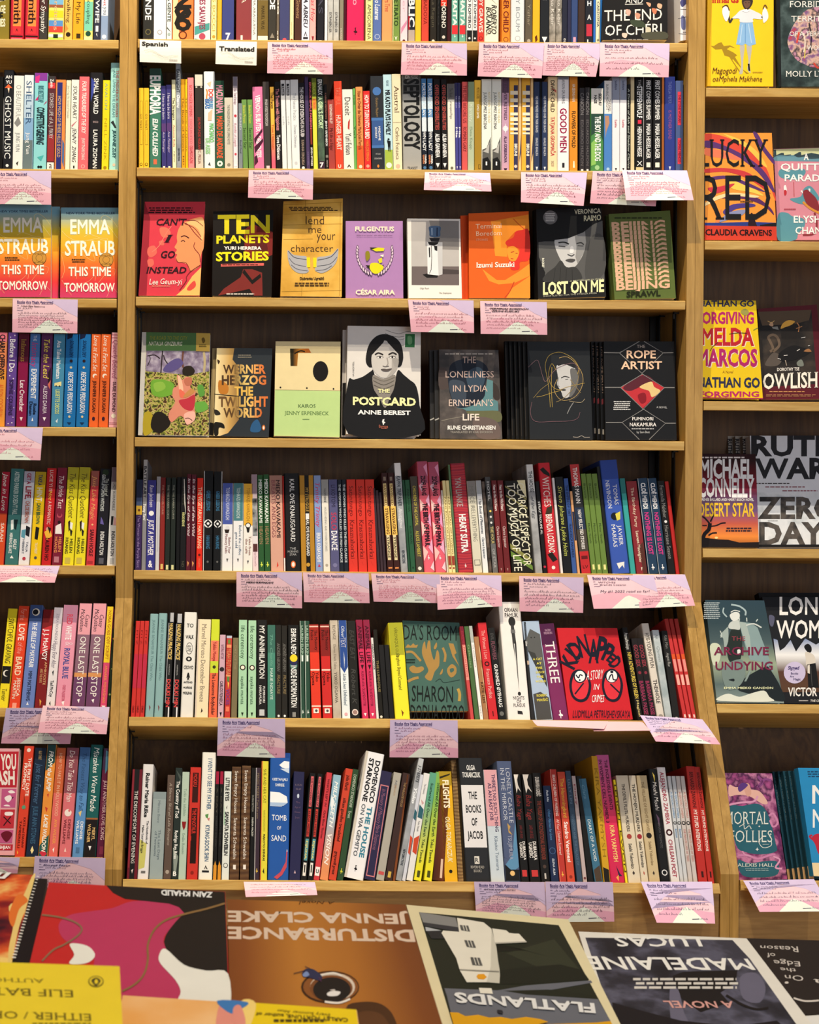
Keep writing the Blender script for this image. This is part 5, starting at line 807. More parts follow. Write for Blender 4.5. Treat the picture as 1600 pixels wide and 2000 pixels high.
row('L6', '''
~1.4
-4 14.5 1189|f0dc28|B .58 .75 161618;O .65 .35 e8e4dc;O .65 .3 161618 .12;T .1 .55 3a3410 .6 c SWITCHFUL GRAVING;T .8 .92 5a5014 .5 c Tanvier
17 38 1184|e04426|T .03 .14 f09a8a .5 c For the;T .18 .34 fae8d8 .55 b LOVE;T .36 .47 f09a8a .5 c of the;T .5 .68 f6d8b8 .55 b BARD;T .7 .88 f4dcc8 .28 b@.2 JESSICA;T .73 .9 f4dcc8 .28 b@-.15 MARTIN;R .94 .99 .3 .7 f0a08c
40 65.5 1182|6880c0|B 0 .16 3c5488;O .07 .3 f0e8d8;O .07 .22 1c1c24 -.04;T .17 .61 f2f4fa .35 bsi THE BELLE OF MAYFAIR;T .64 .92 26304c .28 b MIMI MATTHEWS;P dce4f2 .4,.96 .6,.96 .5,.93
67 88 1191|7c1c20|P c83038 .05,.2 .95,.16 .95,.4 .05,.46;T .2 .52 f6f0f0 .45 bs J. J. McAVOY;T .53 .76 e8b880 .22 s@.2 APHRODITE;T .6 .74 e8b880 .22 s@-.15 AND THE DUKE;P e0a84a .4,.9 .6,.92 .5,.97
88.5 106 1187|e8e0e4|B 0 .16 c8c0cc;T .06 .33 8a8494 .3 r ZORA ROUNDER;T .34 .6 7a7080 .5 c Happy Ever After;P 2a2c34 .4,.64 .6,.62 .55,.68;T .72 .88 3a3a3c .35 b Tad McCoy;P 2a2a2c .35,.94 .5,.92 .55,.97
107.5 136 1182|e898b0|B 0 .17 b07894;T .09 .19 c83c54 .38 bs RED;T .2 .34 f8f2f4 .4 bs WHITE;T .36 .4 f0c8d4 .35 s &;T .42 .71 3c4c98 .38 bs ROYAL BLUE;T .77 .92 d0607c .2 b CASEY McQUISTON;P f8f0f4 .4,.93 .6,.92 .55,.97
139 164.5 1179|8a6478|B 0 .3 e8a0ac;B .66 .7 d8945a;B .7 1 6c4068;T .11 .23 2a1c28 .3 ci@.2 Casey;T .06 .27 2a1c28 .3 ci@-.18 McQuiston;T .32 .88 f8f2ec .45 s ONE LAST STOP;P f8f2f4 .4,.91 .6,.9 .55,.94
166.5 193.5 1179|8a6478|B 0 .3 e8a0ac;B .66 .7 d8945a;B .7 1 6c4068;T .11 .23 2a1c28 .3 ci@.2 Casey;T .06 .27 2a1c28 .3 ci@-.18 McQuiston;T .32 .88 f8f2ec .45 s ONE LAST STOP;P f8f2f4 .4,.91 .6,.9 .55,.94
195 208 1185|d84a74|B 0 .55 f0d028;T .04 .52 b06a1c .45 b NORA GOES OFF SCRIPT;T .58 .93 f0a04a .4 r ANNABEL MONAGHAN;P f4ecf0 .2,.96 .8,.96 .6,.99
209 216 1190|1c2c1c|B 0 .2 5a1c28;O .3 .3 c8903c;O .6 .2 7a8a40;O .85 .3 8aa05a
''')
row('L7', '''
~1.2
28 47.5 1457|d8442e|O .04 .2 f0dcd0;T .11 .46 f8ece0 .3 b@.2 THE FIRST DATE;T .16 .41 f8ece0 .3 b@-.18 PROPHECY;P 6a3018 .4,.44 .55,.5 .5,.56 .45,.5;O .56 .2 5a9a78;P f0b040 .2,.94 .35,.96 .25,.98;T .65 .92 6a1810 .22 b@.2 KATE and DANNY;T .68 .92 6a1810 .22 b@-.18 TAMBERELLI
50 73 1461|1c2a40|T .03 .11 c8a870 .25 b ELLEY THEAT;T .15 .52 4a6c90 .5 c Just for Forever;T .54 .88 3c6484 .4 b JULIE ANN STONES;P f0e0a0 .35,.94 .5,.9 .65,.94 .5,.97
74 93 1455|e8923c|P 284c4c .05,0 .95,0 .95,.16 .05,.24;P c83c34 .4,.45 .6,.44 .55,.48;P c83c34 .3,.56 .6,.57 .5,.61;P 2a5c54 .05,.9 .95,.8 .95,1 .05,1;P c83048 .1,.96 .5,.93 .9,.97 .5,1;T .06 .42 f4f4ec .45 bi FROM the JUMP;T .63 .95 f8f0e4 .4 hi LACIE WALDON
94 112 1461|c86038|B .42 1 e06a64;T .05 .63 f0c0a0 .35 r HOW TO FAKE IT IN HOLLYWOOD;T .66 .88 f0a050 .3 b AVA WILDER;P f4f0ec .4,.93 .6,.91 .55,.96
114.5 138 1461|d87078|B 0 .42 8c4c58;T .03 .5 f0dcd8 .45 c Do You Take This Man;O .6 .3 f2e4dc;O .58 .1 d87078 .1;T .66 .84 7a2c34 .22 b@.18 DENISE;T .66 .88 7a2c34 .22 b@-.18 WILLIAMS;P f0c8c4 .4,.95 .6,.95 .5,.91
140.5 161.5 1460|5c90c8|B 0 .42 40689c;T .05 .58 2c4c74 .4 c The Fastest Way to Fall;P e8c878 .3,.6 .6,.58 .5,.64;T .68 .84 f0f4f8 .24 b@.2 DENISE;T .67 .88 f0f4f8 .24 b@-.18 WILLIAMS;R .91 .96 .3 .65 46709c
162.5 186.5 1455|1c5c5c|B .66 1 1b1719;B .655 .67 a06038;T .03 .6 f2f4f0 .45 ci Mistakes Were Made;T .74 .85 e8c07c .24 b@.2 MERYL;T .71 .87 e8c07c .24 b@-.18 WILSNER;P f4f4f4 .35,.9 .6,.9 .5,.94
188 206 1462|5c1c3c|B 0 .2 3c2a48;P 4a7c98 .3,.02 .8,.04 .6,.2 .35,.24;T .3 .84 e8c8cc .4 s JUST ANOTHER LOVE SONG;T .46 .74 8a3c54 .3 r@-.25 KERRY WINFREY;R .9 .97 .3 .7 7a2c48
''')
# ---------------------------------------------------------------- covers shown face out, cards, and printed artwork
def smooth(pts, closed=True, n=4):
    out = []; m = len(pts); g = (lambda i: pts[i % m]) if closed else (lambda i: pts[max(0, min(m - 1, i))])
    for i in range(m if closed else m - 1):
        a, b, c, d = g(i - 1), g(i), g(i + 1), g(i + 2)
        for k in range(n):
            t = k / n
            out.append(tuple(.5 * (2 * b[j] + (c[j] - a[j]) * t + (2 * a[j] - 5 * b[j] + 4 * c[j] - d[j]) * t * t + (3 * b[j] - a[j] - 3 * c[j] + d[j]) * t ** 3) for j in (0, 1)))
    if not closed: out.append(pts[-1])
    return out
def draw(mb, art, fn, eps=.00004):
    """fn(x, y, layer) -> point in space; art: the printed shapes, painted in order"""
    k = 0
    for s in art.replace('\n', ';').split(';'):
        s = s.strip()
        if not s: continue
        k += 1; f = s.split(' '); c = f[0]; d = k * eps
        pp = lambda q: [tuple(map(float, a.split(','))) for a in q]
        if c in 'tfvu':
            x0, y0, x1, y1 = map(float, f[1:5]); hx, sty, dy = f[5], f[6], float(f[7]); tx = ' '.join(f[8:])
            if c == 't': g = lambda q, v: fn(x0 + (x1 - x0) * q, y1 + dy * q + (y0 - y1) * v, d)
            elif c == 'f': g = lambda q, v: fn(x1 + (x0 - x1) * q, y0 + dy * q + (y1 - y0) * v, d)
            elif c == 'v': g = lambda q, v: fn(x0 + (x1 - x0) * v + dy * q, y0 + (y1 - y0) * q, d)
            else: g = lambda q, v: fn(x1 + (x0 - x1) * v, y1 + (y0 - y1) * q, d)
            lettering(mb, tx, g, mat(hx), sty)
        elif c == 'q':
            a, b, e, h = pp(f[1:5]); hx, sty = f[5], f[6]; tx = ' '.join(f[7:])
            def g(q, v): return fn(*[(a[j] * (1 - q) + b[j] * q) * (1 - v) + (h[j] * (1 - q) + e[j] * q) * v for j in (0, 1)], d)
            lettering(mb, tx, g, mat(hx), sty)
        elif c in 'pc':
            P_ = pp(f[2:])
            if c == 'c': P_ = smooth(P_)
            mb.add([fn(x, y, d) for x, y in P_], tess(P_), mat(f[1]))
        elif c == 'r':
            x0, y0, x1, y1 = map(float, f[2:6])
            mb.add([fn(x, y, d) for x, y in ((x0, y0), (x1, y0), (x1, y1), (x0, y1))], [(3, 2, 1, 0)], mat(f[1]))
        elif c == 'e':
            cx, cy, rx, ry = map(float, f[2:6])
            mb.add([fn(cx + rx * math.cos(a * math.pi / 12), cy + ry * math.sin(a * math.pi / 12), d) for a in range(24)], [tuple(range(23, -1, -1))], mat(f[1]))
        elif c in 'lw':
            P_ = pp(f[3:])
            if c == 'w': P_ = smooth(P_, False)
            v, q = ribbon(P_, float(f[2])); mb.add([fn(x, y, d) for x, y in v], q, mat(f[1]))
        elif c == 'k':        # lines of print too small to read: rows of short dashes
            x0, y0, x1, y1 = map(float, f[2:6]); n = int(f[6]); rnd = random.Random(s)
            for i in range(n):
                y = y0 + (y1 - y0) * (i + .5) / n; hh = (y1 - y0) / n * .28; x = x0 + (x1 - x0) * rnd.uniform(0, .06); e_ = x1 - (x1 - x0) * rnd.uniform(0, .15)
                while x < e_:
                    w_ = (x1 - x0) * rnd.uniform(.05, .13)
                    mb.add([fn(a, b, d) for a, b in ((x, y - hh), (min(x + w_, e_), y - hh), (min(x + w_, e_), y + hh), (x, y + hh))], [(3, 2, 1, 0)], mat(f[1])); x += w_ + (x1 - x0) * .02
def slab_book(plane, corners, color, art, crop, th, hard, label, group, eps=.00004, cat='book', lift=0., tilt_n=None):
    ox, oy, sc = crop; n = plane.n; up = n * lift
    PX = lambda x, y: plane.hit(ox + x / sc, oy + y / sc) + up
    tl, tr, br, bl = [PX(*c) for c in corners]
    root = thing('hardcover_book' if hard else 'paperback', (bl + br) / 2 - n * th / 2, label, cat, group); O = root.location.copy()
    bt = .0022 if hard else .0006
    mb = MB(); mt = mat(color)
    def slab(z0, z1, q=(tl, tr, br, bl)):
        a, b, c, d = q
        mb.hexa([d - n * z1, c - n * z1, c - n * z0, d - n * z0, a - n * z1, b - n * z1, b - n * z0, a - n * z0], mt)
    slab(0, bt); slab(th - bt, th)
    ex = (tr - tl).normalized() * bt
    slab(bt, th - bt, (tl, tl + ex, bl + ex, bl))
    draw(mb, art, lambda x, y, d: PX(x, y) + n * d, eps)
    mb.build('cover', root, O)
    i = .0035 if hard else .0006
    def ins(p, a, b): return p + (a - p).normalized() * i + (b - p).normalized() * i
    A, B, C, D_ = ins(tl, tr, bl) + ex, ins(tr, tl, br), ins(br, bl, tr), ins(bl, br, tl) + ex
    z0, z1 = bt + .0003, th - bt - .0003
    mb = MB(); mb.hexa([D_ - n * z1, C - n * z1, C - n * z0, D_ - n * z0, A - n * z1, B - n * z1, B - n * z0, A - n * z0], PAGES); mb.build('page_block', root, O)
    return root
def cover(key, tilt, rec, crop, corners, color, art, label, th=.018, hard=False, group=None):
    E_, D, U = SHELVES[key]; t = math.radians(tilt)
    n = -(D * math.cos(t) - U * math.sin(t))
    pl = Plane(E_ + D * rec, n)
    o = slab_book(pl, corners, color, art, crop, th, hard, label, group or ('books shown face out in the ' + {'L': 'rainbow-cover', 'M': 'wide', 'R': 'face-out'}[key[0]] + ' bookcase'))
    low = min((Vector(v.co) + o.location - E_).dot(U) for c in o.children for v in c.data.vertices)
    if low < .0004: o.location += U * min(.0004 - low, .03)
    return o
def sh(pts, dx, dy=0): return [(x + dx, y + dy) for x, y in pts]
A3 = (260, 360, 5.714); B3 = (530, 360, 5.926); C3 = (780, 380, 5.926); D3 = (1030, 380, 4.571)
cover('M3', 9, .012, A3, [(130, 207), (805, 207), (738, 1262), (60, 1255)], 'd23a4a', '''p 9a2434 130,207 190,390 150,1255 60,1255;k 2a1018 170,265 700,340 3
 c e8705c 300,500 380,500 420,560 360,610 310,580;c e0685a 290,650 340,640 345,690 300,690;c e0685a 170,720 240,700 265,780 200,830 160,790;c e0685a 160,860 220,850 230,910 180,940;w e8806a 8 430,480 370,560 290,700 210,770
 c e8925e 600,425 690,392 790,405 790,700 765,780 748,880 740,930 640,985 600,905 500,880 475,840 492,800 468,782 488,745 462,715 492,660 488,600 505,520 550,450;c f0b878 620,430 720,400 790,420 785,600 760,650 740,540 680,480 600,450
 w 7a2024 7 480,840 505,885 590,890 640,985;w 3a1014 12 535,602 575,588 625,615;w 3a1014 9 535,652 560,640 580,655;w 7a2024 8 560,440 620,470 690,560 770,640;w 7a2024 6 600,420 700,420 780,480;w 7a2024 6 580,455 680,500 760,600;w 7a2024 7 690,660 680,720 740,800 750,880;w 7a2024 8 750,915 640,990 595,1050 595,1090 520,1195
 p f0b868 480,1255 570,1175 660,1040 760,940 742,1255;c d84a40 600,1180 680,1090 700,1150 640,1200
 t 260 400 590 470 2a1018 bis 0 CAN'T;t 360 580 425 660 2a1018 bis 0 I;t 310 760 468 835 2a1018 bis 0 GO;t 150 938 595 1005 2a1018 bis 0 INSTEAD;t 185 1068 545 1130 f4ece0 ci 0 Lee Geum-yi;k e08070 200,1140 420,1160 1'''.replace('k 2a1018 170,265 700,340', 'k 2a1018 170 265 700 340').replace('k e08070 200,1140 420,1160', 'k e08070 200 1140 420 1160'), 'red paperback showing a peach-coloured face in profile and black slanted title lines')
cover('M3', 8, .014, A3, [(895, 315), (1565, 300), (1545, 1270), (880, 1258)], '171210', '''p 7a2420 1240,520 1330,455 1560,545 1555,800 1360,880 1245,800;c 5a1c1a 1300,620 1450,600 1500,760 1360,800
 p 7a2a26 950,1255 1010,1180 1200,1050 1230,960 1330,960 1440,1000 1445,1255 1350,1255 1300,1180;p 171210 1240,960 1330,1080 1420,1010 1430,1050 1330,1130 1220,1000
 t 945 365 1525 560 d8ca1e h -8 TEN;t 930 590 1520 672 e4d61e h -10 PLANETS;t 1015 708 1435 742 f4f0e8 hs 0 YURI HERRERA;t 925 775 1515 868 f0e21e h -10 STORIES;p d8645c 980,902 1460,892 1460,920 980,932;k 4a1a18 990 902 1440 922 1;k d8d0c8 1030 1226 1390 1248 1''', 'black paperback with huge yellow block capitals over a dark red figure')
cover('M3', 9, .006, B3, [(140, 225), (828, 190), (815, 1330), (105, 1320)], 'N14/c08c30/d8a84a/e0b45c', '''l a07828 5 140,265 820,235;l a07828 4 140,375 820,345;l a07828 5 140,500 820,485;l a07828 5 140,665 480,660;l a07828 4 395,215 395,480;l a07828 5 800,240 790,1320;l a07828 4 120,1270 810,1255;l a07828 4 360,1060 350,1320
 k 3a2418 195 285 770 340 3;t 400 395 610 490 3a2418 l 0 lend;t 430 535 580 590 3a2418 l 0 me;t 525 605 740 672 3a2418 l 0 your;t 225 728 715 808 3a2418 l 0 character
 c a8a8ae 190,790 250,840 330,855 410,870 418,990 435,1030 395,1058 300,1050 230,990 195,900;c a8a8ae 775,770 700,840 620,862 530,880 505,1000 520,1035 590,1055 680,1010 755,920;w 4a4a54 8 195,800 260,870 340,890 410,900;w 4a4a54 6 205,880 270,950 400,980;w 4a4a54 6 230,960 300,1010 420,1030;w 4a4a54 8 770,780 700,860 620,890 535,905;w 4a4a54 6 760,870 680,950 530,975;w 4a4a54 6 700,970 620,1015 520,1025
 p f0d41c 408,875 448,875 452,990 412,990;p f0d41c 482,878 525,878 522,990 486,990;t 330 1102 612 1132 2a1810 h 0 Dubravka Ugrešić;k 4a3018 255 1160 690 1212 2''', 'kraft-yellow paperback with a pair of taped paper wings below a lowercase title', th=.02)
laurel = ''
for q in range(11):
    a = math.radians(200 - q * 11.5); 
    for sgn in (1, -1):
        cx, cy = 1198 + sgn * math.cos(a) * 205, 880 + math.sin(a) * 175 if False else 900 - math.sin(a) * 160
        cx, cy = 1198 + sgn * 205 * math.cos(math.radians(-15 + q * 9.2)), 870 + 175 * math.sin(math.radians(-45 + q * 13))
        laurel += 'c 3a2a3c %d,%d %d,%d %d,%d %d,%d;c dcc4d8 %d,%d %d,%d %d,%d %d,%d;' % (cx - 8 * sgn, cy + 34, cx - 16, cy, cx + 2 * sgn, cy - 34, cx + 16, cy, cx - 6 * sgn, cy + 26, cx - 10, cy, cx + 2 * sgn, cy - 26, cx + 10, cy)
cover('M3', 7, .016, B3, [(862, 435), (1522, 435), (1528, 1330), (862, 1328)], 'ac80b6', laurel + '''c 2c2a18 1085,700 1130,735 1160,765 1230,748 1305,755 1308,830 1250,850 1240,890 1290,960 1302,940 1265,1000 1230,1040 1150,1000 1075,930 1068,850 1090,790
 p dcd81e 1165,765 1235,745 1308,752 1300,785 1210,790;c dcd81e 1150,930 1230,925 1300,975 1240,1042 1180,1042 1140,990;p dcd81e 1235,885 1280,860 1282,915 1250,930;c 8a8020 1090,800 1130,790 1140,860 1100,900;p f4f0d8 1255,835 1300,825 1296,860 1280,850
 t 970 505 1420 555 f0e6c8 h 0 FULGENTIUS;t 985 598 1400 612 3a2a3c c 0 What is so special - the other dark times;t 975 1237 1430 1288 f0e6c8 h 0 CÉSAR AIRA''', 'mauve paperback with a yellow and black snarling bear head inside a laurel wreath', th=.012)
cover('M3', 8, .014, C3, [(92, 285), (705, 290), (725, 1210), (108, 1208)], 'ece8e2', '''p b8b4b2 138,308 690,312 692,835 140,835;p 8a8684 345,308 690,312 692,650 430,640;p 6c6262 143,838 692,838 693,1058 143,1055;p 4a4242 500,870 692,880 692,930 500,930
 p 1a1818 270,935 330,920 450,945 440,970 320,972;p e4e4e6 322,560 440,560 455,945 328,930;p c4c4c6 440,560 500,560 500,932 455,945;p 1a1a1c 330,555 455,560 440,585 400,600 345,590;p 24242a 345,510 470,510 455,555 370,552;c 4a6488 350,378 470,376 474,440 465,495 360,495 348,440;p 90a8c8 370,395 385,395 385,480 372,478;p 2a3a58 430,390 450,390 450,490 425,490;p 1a1a1c 340,620 355,620 358,730 345,735;p 1a1a1c 400,600 440,605 440,660 410,650;l 2a2a2c 6 370,600 375,740 368,880 350,920
 t 240 1084 345 1102 5a5856 s 0 Olga Ravn;t 460 1138 605 1156 5a5856 s 0 The Employees''', 'white paperback with a framed grey photograph of a water cooler', th=.014)
cover('M3', 10, .03, C3, sh([(803, 250), (1497, 224), (1515, 1218), (810, 1218)], -95, 8), 'd8501e', '', 'plain orange paperback edge showing behind the orange reclining-woman cover', th=.012)
cover('M3', 10, .012, C3, [(803, 238), (1497, 212), (1515, 1218), (810, 1218)], 'e0601e', '''p f0902c 1060,330 1497,250 1505,440 1340,450 1240,560 1250,740 1110,730;p f09030 960,880 1130,1010 1225,1010 1400,900 1508,820 1512,960 1330,1045 1150,1060 1040,1020;p f09030 1310,1100 1515,960 1515,1218 1240,1215;w b83c1c 10 1330,1030 1280,1140 1220,1215;w c84c1c 8 1320,300 1400,380 1480,440
 c d8342a 1235,560 1320,515 1345,450 1420,430 1500,440 1508,760 1400,800 1390,880 1300,890 1270,780 1380,720 1380,640 1250,610;c f0942e 1248,645 1330,620 1385,690 1345,785 1275,775;w 9c2418 8 1290,690 1330,680;w 9c2418 8 1345,700 1370,700;w b83020 10 1290,760 1320,765
 t 885 362 1185 415 f4c8a8 s -8 Terminal;t 885 447 1190 498 f4c8a8 s -8 Boredom;t 890 533 1025 555 e8a888 r -2 STORIES;t 890 808 1335 865 fbf2e4 bs -8 Izumi Suzuki''', 'orange paperback with a reclining woman printed in red and yellow')
for q in (2, 1):
    cover('M3', 8, .010 + q * .013, D3, sh([(80, 130), (660, 95), (705, 935), (98, 935)], -12 * q, 8), '202022', '', 'black paperback edge of a copy behind the squinting-woman cover, %s one' % ('nearer' if q == 1 else 'farther'), th=.012)
cover('M3', 8, .010, D3, [(80, 130), (660, 95), (705, 915), (98, 933)], '1b1b1d', '''p 585858 240,420 560,280 672,235 690,770 150,785 160,700 105,560 100,420;c 4a4a4a 560,400 680,380 690,700 520,760
 c c4c4c4 250,400 330,370 420,330 500,310 520,420 505,520 450,620 395,662 335,640 285,560 250,470;p 909090 420,345 515,320 525,430 505,520 450,625 430,560 440,470;c 3a3a3a 160,780 165,715 245,650 300,590 350,650 440,655 475,770;l 2c2c2c 5 250,660 235,775;l 2c2c2c 5 300,650 290,775;l 2c2c2c 5 350,665 345,775;l 2c2c2c 5 400,670 405,772
 p 161618 85,130 660,98 650,190 600,260 500,340 360,395 225,410 98,428;w 2a2a2a 12 278,432 330,428 372,445;w 3a3a3a 10 440,440 480,432 505,450;w 4a4a4a 8 280,462 340,468;w 5a5a5a 8 450,458 500,462;c e0e0e0 385,470 410,470 412,520 380,525;w 4a4a4a 8 360,535 395,550 420,535;c 4a4848 340,590 385,575 430,585 395,608
 e 6a6a6c 205 207 64 62;k c8c8c8 160 165 250 245 5;t 420 138 655 178 d0ccb4 b -12 VERONICA;t 505 192 658 240 d8d4b4 b -10 RAIMO;t 140 792 685 895 ecebb4 h -28 LOST ON ME;t 380 770 682 782 c8c8a8 r -22 A BESTSELLER IN ITALY;t 142 905 620 918 b8b8a8 r -30 SHORTLISTED FOR THE STREGA PRIZE;v 132 570 150 655 e0e0d0 h 0 ROCKET''', 'black paperback with a grey photograph of a squinting woman in a turtleneck')
rowsB = ''
for q in range(14):
    y = 236 + q * 41; x0 = 752 + q * 3.2; 
    rowsB += 'p 5a6a34 %g,%g %g,%g %g,%g %g,%g;t %g %g %g %g e2b494 h -22 BEIJING;' % (x0 - 6, y + 14, x0 + 482, y - 10, x0 + 482, y + 70, x0 - 6, y + 94, x0, y + 18, x0 + 478, y + 88)
for q in (1,):
    cover('M3', 8, .03, D3, sh([(725, 185), (1275, 150), (1328, 930), (775, 940)], -22, 0), '46522a', '', 'olive paperback edge showing behind the repeated-word olive cover', th=.012)
cover('M3', 8, .012, D3, [(728, 178), (1275, 145), (1328, 930), (780, 940)], '5a6a34', rowsB + 't 885 872 1190 922 20260e h -14 SPRAWL;k 20260e 760 205 1240 222 1', 'olive green paperback with one peach word repeated down the cover')
A4 = (260, 620, 5.714); B4 = (530, 620, 5.333); C4 = (820, 640, 6.154); D4 = (1060, 640, 5.0)
cover('M4', 8, .012, A4, [(100, 163), (862, 178), (845, 1325), (55, 1312)], 'c4c2be', '''p N130/1c1612/4a4a26/8a9434/c8b070/2c2418/5a3c20 145,372 855,378 845,1320 105,1310;p N70/6a5c74/8c8098/b0a8b8 148,372 852,380 850,600 600,640 140,600;w 2a2024 14 330,372 320,480 310,620;w 2a2024 12 420,560 360,480 340,420;w 2a2024 12 160,430 240,420 300,460;w 2a2024 8 160,540 190,470 180,420;w 6a4438 20 560,380 550,480 560,560;w b8a880 26 790,385 800,500 790,620;c 5a5088 450,470 520,460 560,520 450,600 340,600 360,540
 c 70a838 200,720 280,690 400,710 460,760 430,860 300,890 210,850;c 8cb848 230,740 330,720 360,790 260,830;c 5c9a40 720,760 780,760 800,860 740,880;c 68a844 680,960 800,940 835,1020 720,1060;c b09c28 120,1080 200,1060 240,1200 180,1300 115,1300;c 282018 560,560 640,540 690,600 640,650 560,640;c 201a14 230,1080 330,1060 420,1180 300,1290 200,1230
 c dc8c74 490,640 540,700 600,660 650,690 640,780 700,830 680,900 690,1080 655,1170 600,1200 570,1130 520,1100 430,1170 395,1080 470,950 440,880 450,790 500,760;c c03444 510,930 600,905 690,868 670,1030 570,1020;c f0c0a0 500,650 540,690 560,820 520,830;c c07058 570,690 650,670 650,750 590,760;c e87058 520,800 580,850 560,900 520,880;c f0b8a8 570,1080 680,1050 690,1140 600,1195;c c88a50 560,880 640,800 690,830 600,890;w 5a2c24 8 580,1130 620,1125 660,1150
 p 4c7242 148,165 705,175 702,372 145,370;p c4a44c 705,175 862,178 855,382 702,378;t 182 208 605 248 8e8c2c i 4 THE ROAD TO THE CITY;t 178 270 548 312 eae6d4 i 4 NATALIA GINZBURG;c 6a5420 765,240 790,225 805,265 780,290;k 4a3c18 735 300 825 335 2''', 'hardcover with a green title band above a wild painted garden and a pink figure', th=.02, hard=True)
cover('M4', 8, .03, A4, sh([(935, 345), (1555, 345), (1515, 1335), (900, 1325)], -50, 0), 'a89468', 'p 1a1814 850,1170 900,1180 895,1320 850,1310', 'paperback edge with a palm-leaf print showing behind the gold-lettered jungle cover', th=.012)
cover('M4', 8, .014, A4, [(935, 340), (1555, 345), (1515, 1335), (900, 1325)], '2c3238', '''p H-.055:.03/ead8a4/c8a05c/6a4a2c/2c3238 935,343 1180,345 1180,1140 1060,1290 970,1322 900,1322;p 2c3238 1130,345 1180,345 1180,560 1110,470;c c07a2c 960,700 1060,760 1050,850 960,840;w 1a1612 10 905,855 1000,865 1180,880;c 1c1a14 905,1180 960,1170 1010,1190 1020,1240 960,1230 950,1310 905,1310;c 2a2620 905,1030 950,1040 975,1080 920,1090;c 3a2c1c 940,470 970,490 950,520;c 2c5a88 1330,1180 1390,1140 1430,1230 1400,1280 1310,1270
 k 7a7468 1165 410 1330 455 2;t 1005 530 1480 625 H-.02:.045/4a3420/e8c070/d8743a h 0 WERNER;t 990 650 1485 748 H-.02:.045/4a3420/e8c878/d07038 h 0 HERZOG;t 1130 775 1340 868 e4b858 h 0 THE;t 955 887 1505 992 H-.02:.045/6a4c2c/ecc46c/d8743a h 0 TWILIGHT;t 1010 1014 1440 1114 H-.02:.045/5a4024/e8c070/c8602c h 0 WORLD;e d87830 1457 1230 18 30;e f0ece4 1457 1232 9 18''', 'dark paperback with large gold-to-orange capitals over a glowing palm jungle', th=.012)
cover('M4', 8, .012, B4, [(45, 265), (722, 268), (712, 1265), (28, 1250)], 'e6d4a2', '''p bcd890 38,770 718,782 712,1262 28,1248;l 6a6840 4 38,770 718,782;p H-.03:.0/2a2410/c07c28/b86420 195,340 390,340 415,385 280,385 270,522 200,522;w 1c1408 14 240,395 300,365 350,372;e 171413 513 577 80 106;e 171413 95 745 9 9;e 171413 370 752 9 9;e 171413 648 760 9 9
 t 278 922 460 955 3c5a30 s 0 KAIROS;t 138 992 600 1028 5a7a44 s 6 JENNY ERPENBECK;k 6a8a54 325 1070 405 1085 1''', 'cream over pale green hardcover with a black oval hole and three dots', th=.022, hard=True)
for q in (1,):
    cover('M4', 8, .034, B4, sh([(795, 150), (1557, 160), (1555, 1275), (780, 1262)], -50, 0), 'd0cac6', 'p 1a1819 742,705 780,700 780,1250 735,1250', 'white and black hardcover edge showing behind the smiling-woman portrait cover', th=.02, hard=True)
